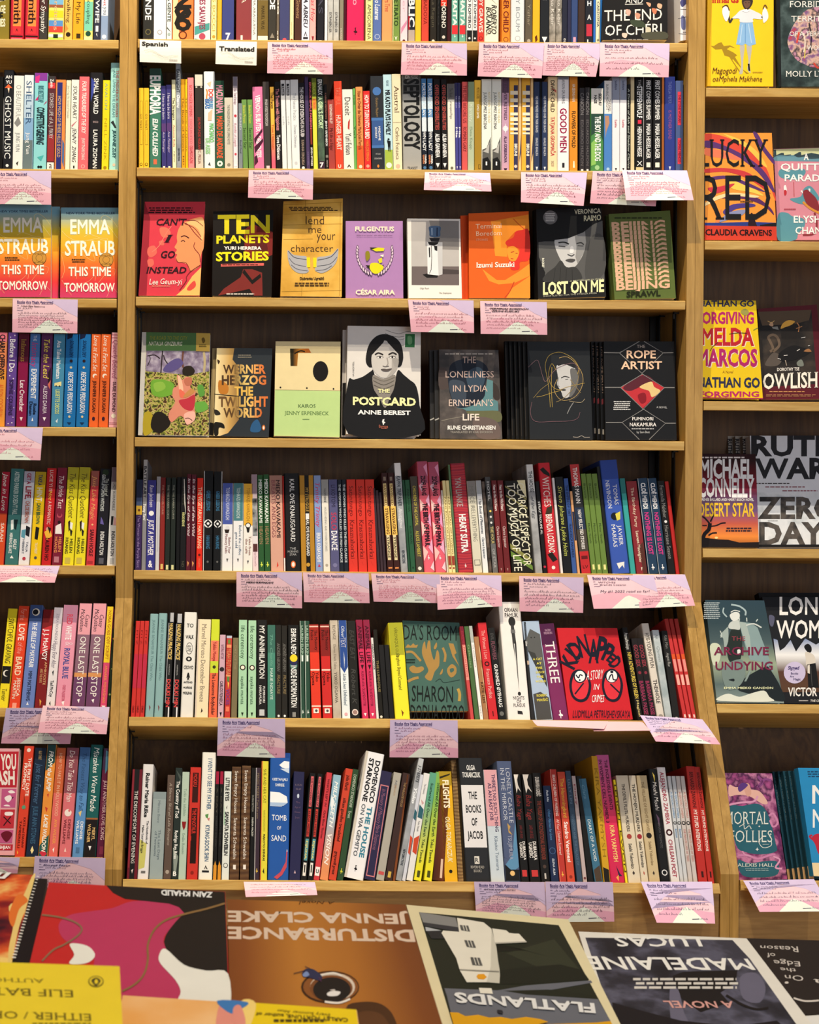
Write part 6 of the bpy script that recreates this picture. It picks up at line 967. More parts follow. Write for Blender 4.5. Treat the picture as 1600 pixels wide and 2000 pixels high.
cover('M4', 8, .010, B4, [(795, 128), (1557, 140), (1555, 1268), (780, 1256)], 'dcd8d4', '''k 3a3a3c 1200 175 1390 176 1;w 4a4a4c 4 1190,170 1240,190 1330,212 1400,190 1480,185;w 4a4a4c 4 1185,205 1240,230 1330,245 1420,230;w 4a4a4c 4 1240,250 1320,275 1400,260;w 4a4a4c 4 1320,330 1360,335 1400,320;p f0ece8 1388,205 1504,208 1500,362 1384,358;p 2c7040 1395,212 1497,214 1493,355 1392,352;c 6aa070 1420,240 1460,240 1465,310 1425,320
 c 19191b 800,720 860,690 950,660 1040,600 1060,590 1100,700 1180,780 1280,700 1320,590 1380,640 1440,690 1510,760 1545,960 1550,1262 800,1252;p 19191b 800,760 1545,960 1550,1262 800,1252;c 8a847e 1060,640 1170,680 1290,640 1278,780 1240,860 1185,985 1120,870 1065,780;w 5a5650 9 1062,700 1170,745 1280,700;w 5a5650 9 1066,745 1170,785 1276,745;w 6a665e 7 1062,665 1170,705 1285,665
 c 1b191a 985,500 990,420 1020,320 1090,240 1180,215 1280,245 1345,310 1370,400 1370,490 1330,560 1200,520 1050,560 1010,550;c c9c5c1 1185,282 1255,325 1315,400 1326,490 1312,570 1262,640 1190,672 1118,650 1058,580 1042,480 1060,390 1115,320;c aaa6a2 1260,470 1325,480 1312,570 1262,640 1200,670 1250,590;p 1b191a 1185,225 1210,300 1320,420 1340,330 1280,245;p 1b191a 1185,225 1170,300 1050,430 1020,400 1080,260
 w 2a2626 16 1080,432 1115,412 1165,432;w 2a2626 16 1220,432 1265,410 1305,430;c e8e4e0 1098,458 1130,448 1165,460 1130,468;e 2a2626 1132 458 10 10;c e8e4e0 1225,458 1260,448 1292,458 1260,468;e 2a2626 1260 457 10 10;w 3a3434 6 1095,455 1130,445 1168,458;w 3a3434 6 1222,457 1260,444 1296,455;w 9a9490 10 1205,460 1215,520 1200,545;w 5a5450 7 1160,545 1185,555 1225,548;c 5e5654 1140,582 1180,576 1200,580 1255,574 1220,604 1170,604;w 3a3232 5 1142,584 1200,588 1255,576
 t 1110 788 1235 826 eceab0 h 0 THE;t 848 872 1505 950 f0eeb0 h 12 POSTCARD;t 900 1008 1450 1050 f4f4f4 h 8 ANNE BEREST;p f0f0f0 1160,1105 1178,1100 1172,1125 1188,1135 1172,1150 1172,1162 1162,1162 1160,1145 1152,1130;t 1120 1162 1215 1190 c87058 s 2 Europa;k a86050 1140 1196 1215 1206 1;u 845 500 862 652 3a3a3c r 0 A NOVEL''', 'white and black hardcover with a black-and-white portrait of a dark-haired woman and green stamp', th=.026, hard=True)
for q in (2, 1):
    cover('M4', 8, .014 + .015 * q, C4, sh([(232, 275), (945, 280), (992, 1340), (245, 1335)], -58 * q, 0), '38383a', 'p c8c8c4 %d,1110 %d,1080 %d,1100 %d,1120' % (180 - 58 * (q - 1), 240 - 58 * (q - 1), 240 - 58 * (q - 1), 185 - 58 * (q - 1)), 'dark grey paperback edge, %s copy behind the black silhouette cover' % ('first' if q == 1 else 'second'), th=.013)
cover('M4', 8, .014, C4, [(232, 262), (945, 270), (992, 1340), (245, 1335)], 'N30/3c3a3a/524c4a/6a625e', '''c 4c4240 232,500 300,490 360,560 380,700 240,740;c 3a3230 830,660 900,670 950,740 960,860 890,850;p 5c868c 440,965 600,940 800,700 810,620 880,640 880,860 940,890 945,1000 560,1000 520,975;c 66684a 560,1010 760,1000 960,1010 970,1130 760,1120 640,1060;w 8a8478 8 260,1120 400,1090 520,1070;c 6a5c58 640,1100 800,1080 940,1150 960,1320 700,1320
 c 1c2432 350,520 380,440 470,390 590,378 720,400 800,460 825,540 790,680 780,820 700,900 560,960 440,950 370,820 340,640;c 36485a 560,560 640,490 720,480 780,560 760,700 640,780 580,700;c 3c4654 360,640 520,650 560,760 540,920 440,940 375,820
 k b0a8a0 300 305 900 330 1;t 515 350 675 428 d0b4a8 r 0 THE;t 310 525 890 600 d8bcb0 r 0 LONELINESS;t 400 695 815 770 d0b4a8 r 0 IN LYDIA;t 350 865 882 945 e0c8bc r 0 ERNEMAN'S;t 515 1040 715 1115 f0e0d4 b 0 LIFE;t 335 1180 910 1226 f4f0ec h 0 RUNE CHRISTIANSEN;t 368 1244 875 1270 a8a49c r 0 TRANSLATED BY KARI DICKSON''', 'dark landscape paperback with a black head silhouette behind widely spaced peach capitals', th=.013)
for q in (5, 4, 3, 2, 1):
    cover('M4', 8, .012 + .012 * q, D4, sh([(-150, 152), (458, 158), (490, 1110), (-125, 1105)], -44 * q, 2 * q), '1a1b1d', 'l 4a4238 4 %d,200 %d,1080' % (-140 - 44 * q, -118 - 44 * q), 'black paperback edge, %s copy behind the gold-scribbled face cover' % ['', 'first', 'second', 'third', 'fourth', 'fifth'][q], th=.011, group='black copies fanned out behind the scribbled face cover')
cover('M4', 8, .012, D4, [(-150, 150), (458, 155), (490, 1110), (-125, 1105)], '23262a', '''c 3a3a3c 240,370 340,400 390,500 370,640 330,700 270,690;c c4c4c4 135,390 180,372 240,370 310,395 325,480 320,580 290,660 235,700 200,690 182,640 158,600 140,560 150,500;c 6a6a6a 270,420 330,430 350,540 310,650 260,690 280,560;c 26262a 160,340 250,320 300,360 320,410 220,372 150,385;w 2c2c2c 9 182,505 215,490 262,500;w 3a3a3a 6 222,522 250,515;c 4a4848 172,622 205,612 230,622 205,632;w 8a8a8a 6 155,500 150,570 165,590
 w b89c4c 4 75,790 60,600 40,480 25,380 60,290 140,255 210,265 300,320 350,400 340,470;w b89c4c 4 -60,690 0,680 90,650 190,625;w b89c4c 4 95,790 85,600 90,400;w b89c4c 4 130,430 90,365 60,450 75,560 150,620 250,590 410,555;w c8a868 4 160,310 240,300 330,370 390,480 380,600 300,700 180,720 110,620 140,520;w a08a58 4 270,520 370,650;w a08a58 4 130,740 210,700 330,560 360,420;w 8a6a70 4 -140,400 -60,330 -30,380 0,490 30,540 100,450 160,400 300,360 360,440;w a89058 3 -90,700 -20,620 60,560;w b8a888 4 410,710 370,745 260,730;w 8a8a8a 8 300,745 265,800 240,855;w 7a5860 4 -105,740 -120,850 -70,930 100,930 260,925 340,900 365,840;w b0a8a0 5 295,1080 340,1085 380,1070 410,1085 460,1085''', 'black paperback with a small grey face covered in gold scribbled lines', th=.011)
for q in (3, 2, 1):
    cover('M4', 8, .012 + .0127 * q, D4, sh([(597, 160), (1285, 160), (1310, 1120), (615, 1118)], -41 * q, 4 * q), '191a1d', 'v %d 200 %d 680 8a7468 b 14 THE ROPE ARTIST;p 7a3038 %d,730 %d,710 %d,760 %d,780;r b8b4ac %d 1020 %d 1070' % (568 - 41 * (q - 1), 590 - 41 * (q - 1), 575 - 41 * (q - 1), 603 - 41 * (q - 1), 605 - 41 * (q - 1), 577 - 41 * (q - 1), 585 - 41 * (q - 1), 605 - 41 * (q - 1)), 'black paperback edge with tiny peach lettering, %s copy behind the red diamond cover' % ['', 'first', 'second', 'third'][q], th=.012, group='black copies fanned out behind the red diamond cover')
cover('M4', 8, .012, D4, [(597, 155), (1285, 155), (1310, 1120), (615, 1118)], '18191c', '''p c4343c 765,605 978,475 1188,605 980,810;c 5a2430 790,600 978,485 1080,540 950,600 850,640;c e8c888 950,595 1060,548 1090,600 1150,640 1070,700 1040,640 980,620;c 8a1c28 930,680 1000,660 1010,740 960,760
 l 8a8886 8 600,265 750,268;l 8a8886 7 750,268 945,155;l 8a8886 7 750,268 970,468 1178,268 990,155;l 8a8886 8 1178,268 1278,266;l 8a8886 8 608,605 760,605;l 8a8886 7 760,605 975,475 1190,607 982,818 760,605;l 8a8886 8 1190,607 1288,607;l 8a8886 8 618,947 775,947;l 8a8886 7 945,1115 775,947 985,818 1200,955 1040,1115;l 8a8886 8 1200,955 1300,955
 t 920 190 1000 220 b0a49c r 0 THE;t 820 245 1105 320 f0c8a8 b 0 ROPE;t 765 352 1165 425 f0c8a8 b 0 ARTIST;k d0d0d0 690 735 860 830 5;t 1110 790 1215 808 c8c8c8 s 2 A NOVEL;t 875 896 1080 926 f0ece8 b 0 FUMINORI;t 850 950 1110 985 f0ece8 b 0 NAKAMURA;k c0c0c0 855 1000 1115 1018 1;t 918 1030 1045 1052 c8c8c8 r 0 by Sam Bett''', 'black paperback with grey lozenge lines and a red diamond picture', th=.012)
# row six: two covers between the spines
E3 = (640, 1180, 5.714); F3 = (1080, 1190, 5.0)
cover('M6', 0, .030, E3, [(840, 275), (1475, 300), (1600, 1290), (928, 1290)], '46685f', '''t 850 325 1445 490 171d1c r 12 DA'S ROOM;c a88448 1065,560 1090,510 1105,600 1125,510 1150,510 1160,620 1195,720 1225,610 1250,650 1250,780 1200,850 1160,950 1090,910 1130,840 1100,760 1060,650;p a88448 870,580 900,540 930,560 960,530 985,555 1015,545 1000,580;c a88448 915,810 960,780 1000,800 1060,790 1080,825 1020,865 950,860;w a88448 26 880,630 950,630 1010,690 1045,730;w a88448 26 1290,580 1320,660 1310,740;p a88448 1355,530 1410,535 1445,640 1420,660 1475,790 1400,680;c a88448 1340,820 1390,765 1440,800 1440,870 1390,915 1350,880;c 46685f 1370,820 1410,810 1415,840 1380,860;w a88448 30 900,960 960,930 1020,915;w b8984c 32 1460,1040 1480,1100 1475,1180;c a88448 1190,580 1220,520 1225,570 1205,600;c a88448 1255,880 1290,815 1285,870
 k 1c2a26 880 700 985 760 2;w 2a3c38 5 1210,960 1260,930 1300,970 1380,960 1480,940;t 945 1005 1405 1180 151a19 r 12 SHARON;t 930 1222 1530 1400 151a19 r 4 DODUA OTOO''', 'teal green paperback with an ochre hand and charms, half hidden by the bright yellow spine', th=.02)
cover('M6', 0, .014, F3, [(40, 182), (628, 184), (782, 1075), (160, 1080)], 'c8242e', '''q 200,593 252,496 119,426 67,523 171a2a h K;q 207,473 224,453 132,376 115,396 171a2a h I;q 222,501 311,446 221,302 132,357 171a2a h D;q 279,475 372,452 320,244 227,267 171a2a h N;q 348,517 448,517 448,302 348,302 171a2a h A;q 412,482 506,499 543,287 449,270 171a2a h P;q 470,482 552,518 619,367 537,331 171a2a h P;q 520,494 567,531 623,461 576,424 171a2a h E;q 542,534 592,590 681,509 631,453 171a2a h D
 c 171a2a 160,740 190,620 260,588 330,630 375,740 345,870 270,908 190,860;c d83440 185,740 210,640 260,615 320,650 350,740 325,850 265,880 205,840;e 171a2a 265 655 62 66;e f0f0f0 265 655 50 54;w 171a2a 12 225,640 250,670 265,640 290,650;e 171a2a 262 692 9 9;w 171a2a 14 215,830 300,720;c 171a2a 478,740 505,620 575,588 645,625 685,740 655,870 585,905 510,860;c d83440 500,740 525,640 575,615 635,650 660,740 635,850 580,880 525,840;e 171a2a 575 650 64 70;e f0f0f0 575 655 52 58;e 171a2a 575 612 16 14;w 171a2a 12 545,690 560,650 580,640 590,685 620,690;w 171a2a 14 560,730 665,830
 t 330 600 490 690 f4f0f0 ci -10 A STORY;t 400 730 450 785 f4f0f0 i 0 IN;t 380 835 500 905 f4f0f0 ci 0 CRIMES;t 195 985 755 1055 171a2a ci 6 LUDMILLA PETRUSHEVSKAYA''', 'red paperback with two swaddled babies in dark ovals and hand-drawn capitals', th=.03)
G1 = (1010, 0, 4.324)
cover('M1', 4, .008, G1, [(735, -480), (1270, -480), (1272, 335), (722, 338)], '151416', '''t 912 -22 1062 28 e8e4dc s 0 AND;l e8e4dc 5 912,38 1065,34;t 738 88 1225 180 eee8dc r -16 THE END;t 745 215 1222 302 f0eae0 r -16 OF CHÉRI;l e8e4dc 5 748,284 785,280;c d8a898 920,80 960,90 950,130 925,120;c c89078 1000,110 1040,120 1030,160 1005,150;c d8a080 1090,20 1130,30 1120,60;c e0b090 1190,30 1225,40 1215,75 1185,60;c c87858 1140,70 1180,80 1170,120 1145,105;c 3a4434 960,170 1060,180 1080,230 980,220;c c8c0a8 1090,230 1130,240 1120,300 1095,290;c e0c0b0 890,280 930,285 920,320 890,310;c 4a4a3c 1060,280 1250,270 1260,330 1080,330;k 9a948c 795 330 1160 340 1''', 'black paperback with large cream capitals and scattered petals on the top shelf', th=.03)
root = cover('M1', 0, .016, G1, [(1378, -470), (1478, -470), (1485, 330), (1380, 345)], 'eceaf0', '''v 1430 0 1462 225 b03a58 r 4 Cortázar;c 4a4c80 1378,20 1400,-10 1440,0 1430,30 1395,60;w 2a2a3c 4 1380,78 1470,72 1470,-20;c 6a70a0 1385,160 1395,130 1420,150 1425,200 1420,250 1390,240;w 2a2a3c 4 1360,160 1475,145 1478,275 1365,285;e 8a8a9c 1440 250 10 10;k 5a5a6a 1400 268 1470 278 1''', 'white book spine printed with purple ink figures beside the grey page of an open cover', th=.12)
# left bookcase
H3 = (0, 320, 5.714)
EMMA = '''c cfc07c %(a)s;t 740 552 1285 576 2c3c58 b 0 NEW YORK TIMES BESTSELLER;w e8d488 4 1310,720 1260,650 1190,595 1135,605 1140,660 1220,720 1310,840;w e8d488 4 940,830 1000,800 1120,840 1200,850 1180,870 1080,850 960,870;w e8d488 4 690,760 760,830 860,870 1010,870 1140,900;w e0c478 4 690,1000 730,1010 880,1010 1020,1090 1060,1090 1040,1020;w f0b070 4 690,1290 720,1200 700,1080 680,1020;w f0a070 4 800,1040 850,1130 850,1300;w f0a078 4 690,1310 760,1430 800,1480;w f0a070 4 1100,1340 1220,1200 1290,1195 1270,1260;w f0a078 4 850,1360 980,1330 1060,1260 1060,1320;w f0a088 4 1190,1500 1250,1400 1310,1450
 t 785 637 1228 797 f6f0e0 b 0 EMMA;t 725 878 1287 1036 f6f0e0 b 0 STRAUB;k 3a2c14 800 1070 965 1120 2;e 5a4420 1186 1085 80 80;e c8903c 1186 1085 75 75;e 5a4420 1186 1085 40 40;e c8903c 1186 1085 36 36;t 1130 1028 1245 1048 3a2c14 r 0 A NOVEL;t 1130 1125 1245 1142 3a2c14 r 0 A NOVEL;t 765 1167 1240 1265 f6f0e0 b 0 THIS TIME;t 718 1345 1280 1440 f6f0e0 b 0 TOMORROW'''.replace('c cfc07c %(a)s;', '')
def emma(dx, dy):
    out = []
    import re
    def sub(tok):
        if ',' in tok and re.match(r'^-?[\d.]+,-?[\d.]+$', tok):
            a, b = tok.split(','); return '%g,%g' % (float(a) + dx, float(b) + dy)
        return tok
    for s in EMMA.replace('\n', ';').split(';'):
        f = s.strip().split(' ')
        if f[0] == 't': f[1:5] = ['%g' % (float(v) + (dx if i % 2 == 0 else dy)) for i, v in enumerate(f[1:5])]
        elif f[0] == 'k': f[2:6] = ['%g' % (float(v) + (dx if i % 2 == 0 else dy)) for i, v in enumerate(f[2:6])]
        elif f[0] == 'e': f[2:4] = ['%g' % (float(f[2]) + dx), '%g' % (float(f[3]) + dy)]
        else: f = [sub(t) for t in f]
        out.append(' '.join(f))
    return ';'.join(out)
RB = 'G.0:.19/c03a68/d8383a/e8702c/e8a828/ccb83c/78a8bc'
cover('L3', 8, .030, H3, sh([(682, 475), (1325, 480), (1305, 1502), (670, 1500)], -655, 0), RB, '', 'rainbow paperback edge between the two matching rainbow covers', th=.016)
cover('L3', 8, .012, H3, [(-120, 462), (572, 470), (565, 1502), (-110, 1502)], RB, emma(-748, -18), 'rainbow paperback with white capitals, cut by the left edge of the view', th=.02)
cover('L3', 8, .012, H3, [(682, 500), (1325, 502), (1305, 1508), (670, 1505)], RB, emma(0, 0), 'rainbow paperback with white capitals standing against the double post', th=.02)
I7 = (0, 1420, 5.714)
cover('L7', 0, .014, I7, [(-230, 236), (218, 240), (160, 1432), (-290, 1425)], 'e0a4ac', '''p b82434 -230,275 210,272 185,675 -250,672;t -180 310 180 470 f0e4dc h 0 CAN YOU;t -190 495 165 640 f0e4dc h 0 CRASH;p c05888 20,690 185,690 170,900 10,900;w 2a1420 10 60,800 90,830 150,780;c f4e8e8 90,720 130,705 170,730 120,740;c f4e8e8 40,880 80,865 115,885;c f4e8e8 50,790 110,760 130,800 90,840;p c0303c 5,920 168,920 152,1130 -5,1130;w 2a1018 12 40,1000 120,1080;w 2a1018 12 120,1000 40,1100;c f4e8e8 60,950 140,950 135,985 60,985;p c05888 -10,1150 150,1150 135,1295 -20,1295;c 6a1428 10,1200 70,1160 130,1180 130,1220 70,1285;p b82434 -200,1310 145,1310 140,1375 -205,1375;t -60 1325 115 1358 f4e8e8 h 0 TASHJIAN;p c05888 -200,690 0,690 -10,900 -210,900;p c05888 -200,1150 -25,1150 -30,1295 -210,1295''', 'pink and red paperback with a grid of small pictures, cut by the left edge', th=.024)
# right bookcase
R1 = (1360, 0, 6.667); R2 = (1360, 240, 6.667); R3 = (1360, 570, 6.667); R4 = (1360, 830, 6.667); R5 = (1360, 1130, 6.667); R6 = (1360, 1430, 4.651)
cover('R1', 5, .012, R1, [(150, -220), (1010, -220), (1003, 1125), (135, 1120)], 'f0c820', '''p d8a81c 150,-220 210,-220 190,1118 135,1120;t 205 -75 555 35 b8301c hs 0 Innards;p a0801c 185,595 230,600 290,560 330,550 360,600 440,590 520,630 440,610 400,640 480,680 535,720 505,740 600,900 690,960 650,960 480,770 470,780 580,940 560,940 430,740 370,725 335,640 250,645
 c b8b4ac 570,580 630,590 615,760 610,900 600,960 560,955 585,850;c b8b4ac 655,590 725,590 700,830 708,950 668,900 680,780;p 2a2420 670,830 695,830 705,930 680,920;p 8ab6e0 572,290 735,292 778,575 690,600 640,570 600,590 520,578;l b8d4ee 10 600,320 570,560;l b8d4ee 10 680,310 720,560;l 6a9acc 10 640,310 640,560
 c e0e0e6 520,190 570,140 640,120 700,120 770,150 850,195 855,250 740,245 735,290 575,290 560,245 470,240;w 3a3634 26 470,240 440,290 425,230 405,140;w 3a3634 22 850,230 880,200 890,120;c f2f0ee 340,130 375,80 430,130 425,220 390,280 350,210;c f2f0ee 862,160 890,100 930,160 935,240 880,300 865,230;w 4a3420 14 340,95 400,70 430,140;w 6a4420 14 870,120 895,65 925,110;c 352a26 595,0 640,-60 700,-60 738,10 715,80 660,132 610,80;c 6a4c3c 620,20 700,15 700,70 660,110 625,80;w 2a1c18 8 635,35 655,40;w 2a1c18 8 675,38 695,34;p f4f2f0 600,145 650,120 700,140 650,165
 t 215 882 525 960 5a3018 ci 0 Magogodi;t 215 992 860 1062 5a3018 ci 0 oaMphela Makhene;k b08a2c 735 932 870 952 1''', 'yellow hardcover with a girl in a pale blue skirt holding two birds', th=.024, hard=True)
cover('R1', 5, .012, R1, [(1065, -220), (1960, -220), (1960, 1125), (1105, 1130)], 'N22/1c2426/2c3a3a/485858/223030', '''p 15181a 1040,-220 1090,-220 1110,1128 1075,1128;c N34/8a3c5c/c890a8/3a3440/d8b0a0/7a5a88/b83c40 1190,560 1260,340 1400,160 1560,90 1740,140 1860,340 1840,640 1700,820 1560,880 1440,850 1290,760;w e8d8c8 16 1400,430 1420,560 1400,680;w d84a3c 22 1340,420 1310,560;w 2a2430 16 1470,300 1500,480 1480,700;w c84838 26 1530,820 1580,880 1640,860;w d8c84a 12 1420,640 1410,760
 t 1215 15 1890 95 f0ece4 s 0 FORBIDDEN;t 1238 208 1890 282 f0ece4 s 0 TERRITORY;t 1215 412 1890 470 f0ece4 s 0 OF A TERRIFYING;t 1440 592 1760 655 f0ece4 s 0 WOMAN;t 1165 925 1890 998 f0ece4 s 0 MOLLY LYNCH''', 'dark green mottled hardcover with a large pink and purple flower, cut by the right edge', th=.024, hard=True)
cover('R2', 5, .012, R2, [(122, 130), (985, 130), (1050, 1532), (112, 1525)], 'f0983c', '''c d84a3a 122,140 400,190 700,350 900,560 1020,900 1030,1010 900,700 640,450 330,300 122,260;c 5a3470 122,230 330,280 620,420 860,600 1000,820 1000,900 800,640 520,430 300,340 122,320;c e87858 122,330 400,380 600,480 420,470 122,420;c f0c050 350,140 600,230 800,380 920,560 880,560 680,350 480,220;c 5a3470 740,130 800,140 900,320 1010,470 1010,540 850,340;c c83c40 122,600 400,590 700,660 930,880 960,920 700,740 400,640 122,650;c f4cc58 380,760 560,720 720,830 880,950 700,900 480,860;c 5a3470 180,710 420,690 720,800 900,900 700,840 420,730 180,750;c c8384a 150,850 300,830 500,790 400,870 240,920;c 5a2c60 280,980 500,940 760,960 960,1100 1010,1200 880,1080 620,990;c f6d8a0 122,1040 250,960 480,910 800,950 760,975 480,950 280,1000 122,1080;c 4c3c88 350,1150 480,1060 720,1050 760,1090 520,1120 400,1200;c 8a90b8 300,1290 420,1170 640,1130 600,1200 420,1260;c e0804a 250,1290 330,1120 300,1290
 p 2c3c84 112,1300 300,1300 700,1290 1040,1300 1042,1345 112,1340;c 2a1820 680,1360 705,1190 740,1190 790,1340 830,1362;p 1c1a1e 830,1330 1042,1300 1042,1350 830,1362;p d0402e 112,1338 1043,1350 1050,1530 112,1524
 t 40 215 935 570 1b1a1c rs 0 LUCKY;t 40 685 965 1262 1b1a1c rs 0 RED;k 5a3a20 565 1010 740 1040 1;t 118 1388 985 1462 2a1214 h 8 CLAUDIA CRAVENS''', 'hardcover with swirling orange and purple sunset stripes behind tall black letters', th=.024, hard=True)
cover('R2', 5, .038, R2, [(1010, 340), (1920, 315), (1940, 1525), (1065, 1525)], 'd88c9c', '''p e6e8b0 1010,345 1920,318 1920,480 1010,490;p 3c5058 1012,350 1040,350 1045,420 1110,390 1140,390 1145,420 1230,410 1250,430 1340,380 1365,380 1370,420 1500,390 1600,410 1700,400 1920,400 1920,490 1010,495;c 6a98a8 1015,450 1090,420 1180,430 1260,420 1330,450 1420,440 1500,470 1920,440 1920,500 1200,500 1010,490;c 5c96a4 1070,650 1110,600 1250,610 1400,600 1420,660 1320,740 1160,730 1090,700;c 5c96a4 1065,1200 1180,1170 1260,1220 1400,1250 1410,1350 1330,1440 1290,1525 1065,1525;c 5c96a4 1400,860 1480,820 1560,900 1600,1000 1480,1060 1330,1050 1220,990 1360,960;w b04848 8 1270,770 1275,960;c f4f0ee 1140,830 1165,810 1180,880 1150,890;c c03038 1145,880 1175,880 1175,930 1150,945
 c 8a3038 1390,900 1440,870 1480,900 1560,980 1600,1080 1590,1150 1500,1140 1420,1020;c f4f0ee 1360,890 1380,880 1390,920;c f4f0ee 1460,860 1485,860 1480,900;w d8903c 30 1390,1030 1480,1110 1620,1180 1750,1200;w 8a3038 24 1540,1170 1570,1300 1540,1440 1390,1460
 t 1400 398 1465 482 f4f4f0 h 0 A;t 1098 532 1890 618 f6f6f2 b 0 QUITTER'S;t 1150 675 1790 760 f6f6f2 b 0 PARADISE;k b04c5c 1140 1110 1300 1140 1;t 1268 1212 1720 1298 f6f6f2 b 0 ELYSHA;t 1290 1358 1720 1445 f6f6f2 b 0 CHANG''', 'pink and teal hardcover with a maroon monkey on a branch, second on its shelf', th=.024, hard=True)
cover('R3', 6, .03, R3, [(14, 108), (778, 115), (870, 1398), (14, 1382)], 'ecc81e', '''t 30 115 755 190 2c3050 h 0 NATHAN GO;t 16 268 752 412 b4286c h 0 FORGIVING;t 30 490 765 702 f0e8d0 h 0 IMELDA;t 20 475 755 690 bc2430 h 6 IMELDA;t 30 760 805 975 f0e8d0 h 0 MARCOS;t 20 748 798 962 b0286c h 6 MARCOS;t 345 1025 480 1060 8a4a14 ci 0 A Novel;t 20 1115 830 1238 2c3050 h 8 NATHAN GO;t 40 1300 820 1366 b4286c h 0 FORGIVING;c a09a50 575,260 640,220 690,270 640,310;w 3a3a20 8 180,770 220,710 280,660;w 2a2a18 8 430,550 540,535 660,540;w 7a8a3a 10 745,500 780,480 805,470;p a01c58 14,1370 868,1384 870,1398 14,1382''', 'yellow hardcover with big pink and red brush capitals beside the double post', th=.024, hard=True)
cover('R3', 8, .056, R3, [(800, 222), (1572, 165), (1690, 1395), (872, 1405)], '5c1c28', '''p N16/1c1b1b/2e2a28/4a4038 805,260 1500,235 1560,1020 1570,1200 850,1240;p 5c4c3c 805,260 1500,235 1470,370 1280,420 860,440;p 2a2624 1100,480 1280,400 1320,640 1120,700;c e8b04c 1100,480 1130,410 1200,370 1285,385 1240,430 1160,460;c c8a080 950,430 985,390 1005,430 990,450;w d8b070 8 930,380 980,400 1020,375;p 8a8a88 985,460 1060,450 1075,495 1000,480;w c88a5a 12 1310,400 1340,450 1330,520;w c88a5a 10 1300,480 1380,450;w 6a5a4c 34 960,780 1000,740 960,640 940,590 1000,560 1060,600 1080,700 1000,780;c 5a524c 900,960 940,860 1020,790 1120,860 1060,960;c 1b1a1b 1080,800 1250,700 1400,730 1500,780 1300,880 1100,900;c a07048 1400,775 1460,740 1500,780;c 7a8078 1310,920 1370,880 1400,960 1330,970;w e8e4e0 7 1140,830 1190,825;w e8e4e0 7 1310,770 1350,745;w e8e4e0 7 1455,705 1480,700;w e8e4e0 7 1060,865 1100,880;w e8e4e0 7 1365,600 1420,590;w b0a090 10 1160,890 1175,960
 t 1052 992 1342 1032 f0ece4 b -8 DOROTHY TSE;t 868 1072 1585 1265 f4f0e4 bs -24 OWLISH;k c08a58 940 1290 1480 1310 1;k b08058 905 1335 1620 1365 2''', 'maroon paperback with a dark dreamlike swan painting and white serif capitals', th=.016)
cover('R4', 7, .03, R4, [(20, 372), (775, 380), (818, 1600), (20, 1590)], 'G.0:.19/1c1416/e88a3c/c05a48/6a507a/5a3c5c/8a1c30/5a141c/2c1216', '''p 1c1618 20,1450 120,1470 300,1490 420,1495 560,1530 820,1525 818,1600 20,1590;w 18141a 50 90,1480 110,1420 165,1360 180,1280;w 18141a 22 180,1290 120,1220 80,1190;w 18141a 20 185,1260 220,1190 250,1120;w 18141a 18 190,1320 260,1310 330,1280 385,1275;w 18141a 20 160,1440 210,1410 270,1405;w 18141a 16 80,1310 140,1310;e f8d890 262 1468 22 14
 k e8e0e0 40 408 705 440 1;t 55 455 740 685 f0f0f2 h 4 MICHAEL;t 30 702 758 932 f0f0f2 h 4 CONNELLY;t 40 955 750 988 e8e4e4 b 2 A RENÉE BALLARD AND HARRY BOSCH NOVEL;t 24 1018 762 1188 ecc034 b 4 DESERT STAR;k 2c2030 385 1330 755 1395 2''', 'maroon and purple paperback with huge white capitals above an orange desert sunset', th=.024)
for q in (3, 2, 1):
    cover('R4', 7, (.084 + .0168 * (q - 1)), R4, sh([(700, 145), (1560, 150), (1640, 1590), (770, 1590)], -96 * q, 0), '9a948c', 'v %d 180 %d 620 26242a h 12 RUTH WARE' % (605 - 96 * (q - 1), 655 - 96 * (q - 1)), 'grey hardcover spine with black capitals, %s copy behind the huge-lettered white cover' % ['', 'first', 'second', 'third'][q], th=.016, hard=True, group='grey copies fanned out behind the huge-lettered white cover')
cover('R4', 7, .056, R4, [(700, 140), (1960, 140), (1980, 1585), (770, 1585)], 'dce0e8', '''p N24/b8c0c6/dce0e6/ccd2d8 790,880 1975,870 1980,1550 800,1550;t 715 150 1840 396 28292e h 0 RUTH;t 770 440 1900 694 28292e h 0 WARE;k 4a4648 770 750 1260 775 1;k 8a4a54 890 795 1450 820 1;k 8a4a54 1110 845 1600 870 1;t 800 950 1860 1212 N30/2a2a2c/5a5450/2c2c30 h 0 ZERO;k 8a8a8c 930 1240 1085 1258 1;t 820 1278 1850 1550 N30/2a2a2c/5a5450/3c3a3a h 0 DAYS;p 17171a 790,1558 1980,1555 1980,1590 790,1590''', 'white hardcover with enormous black capitals, cut by the right edge of the view', th=.026, hard=True)
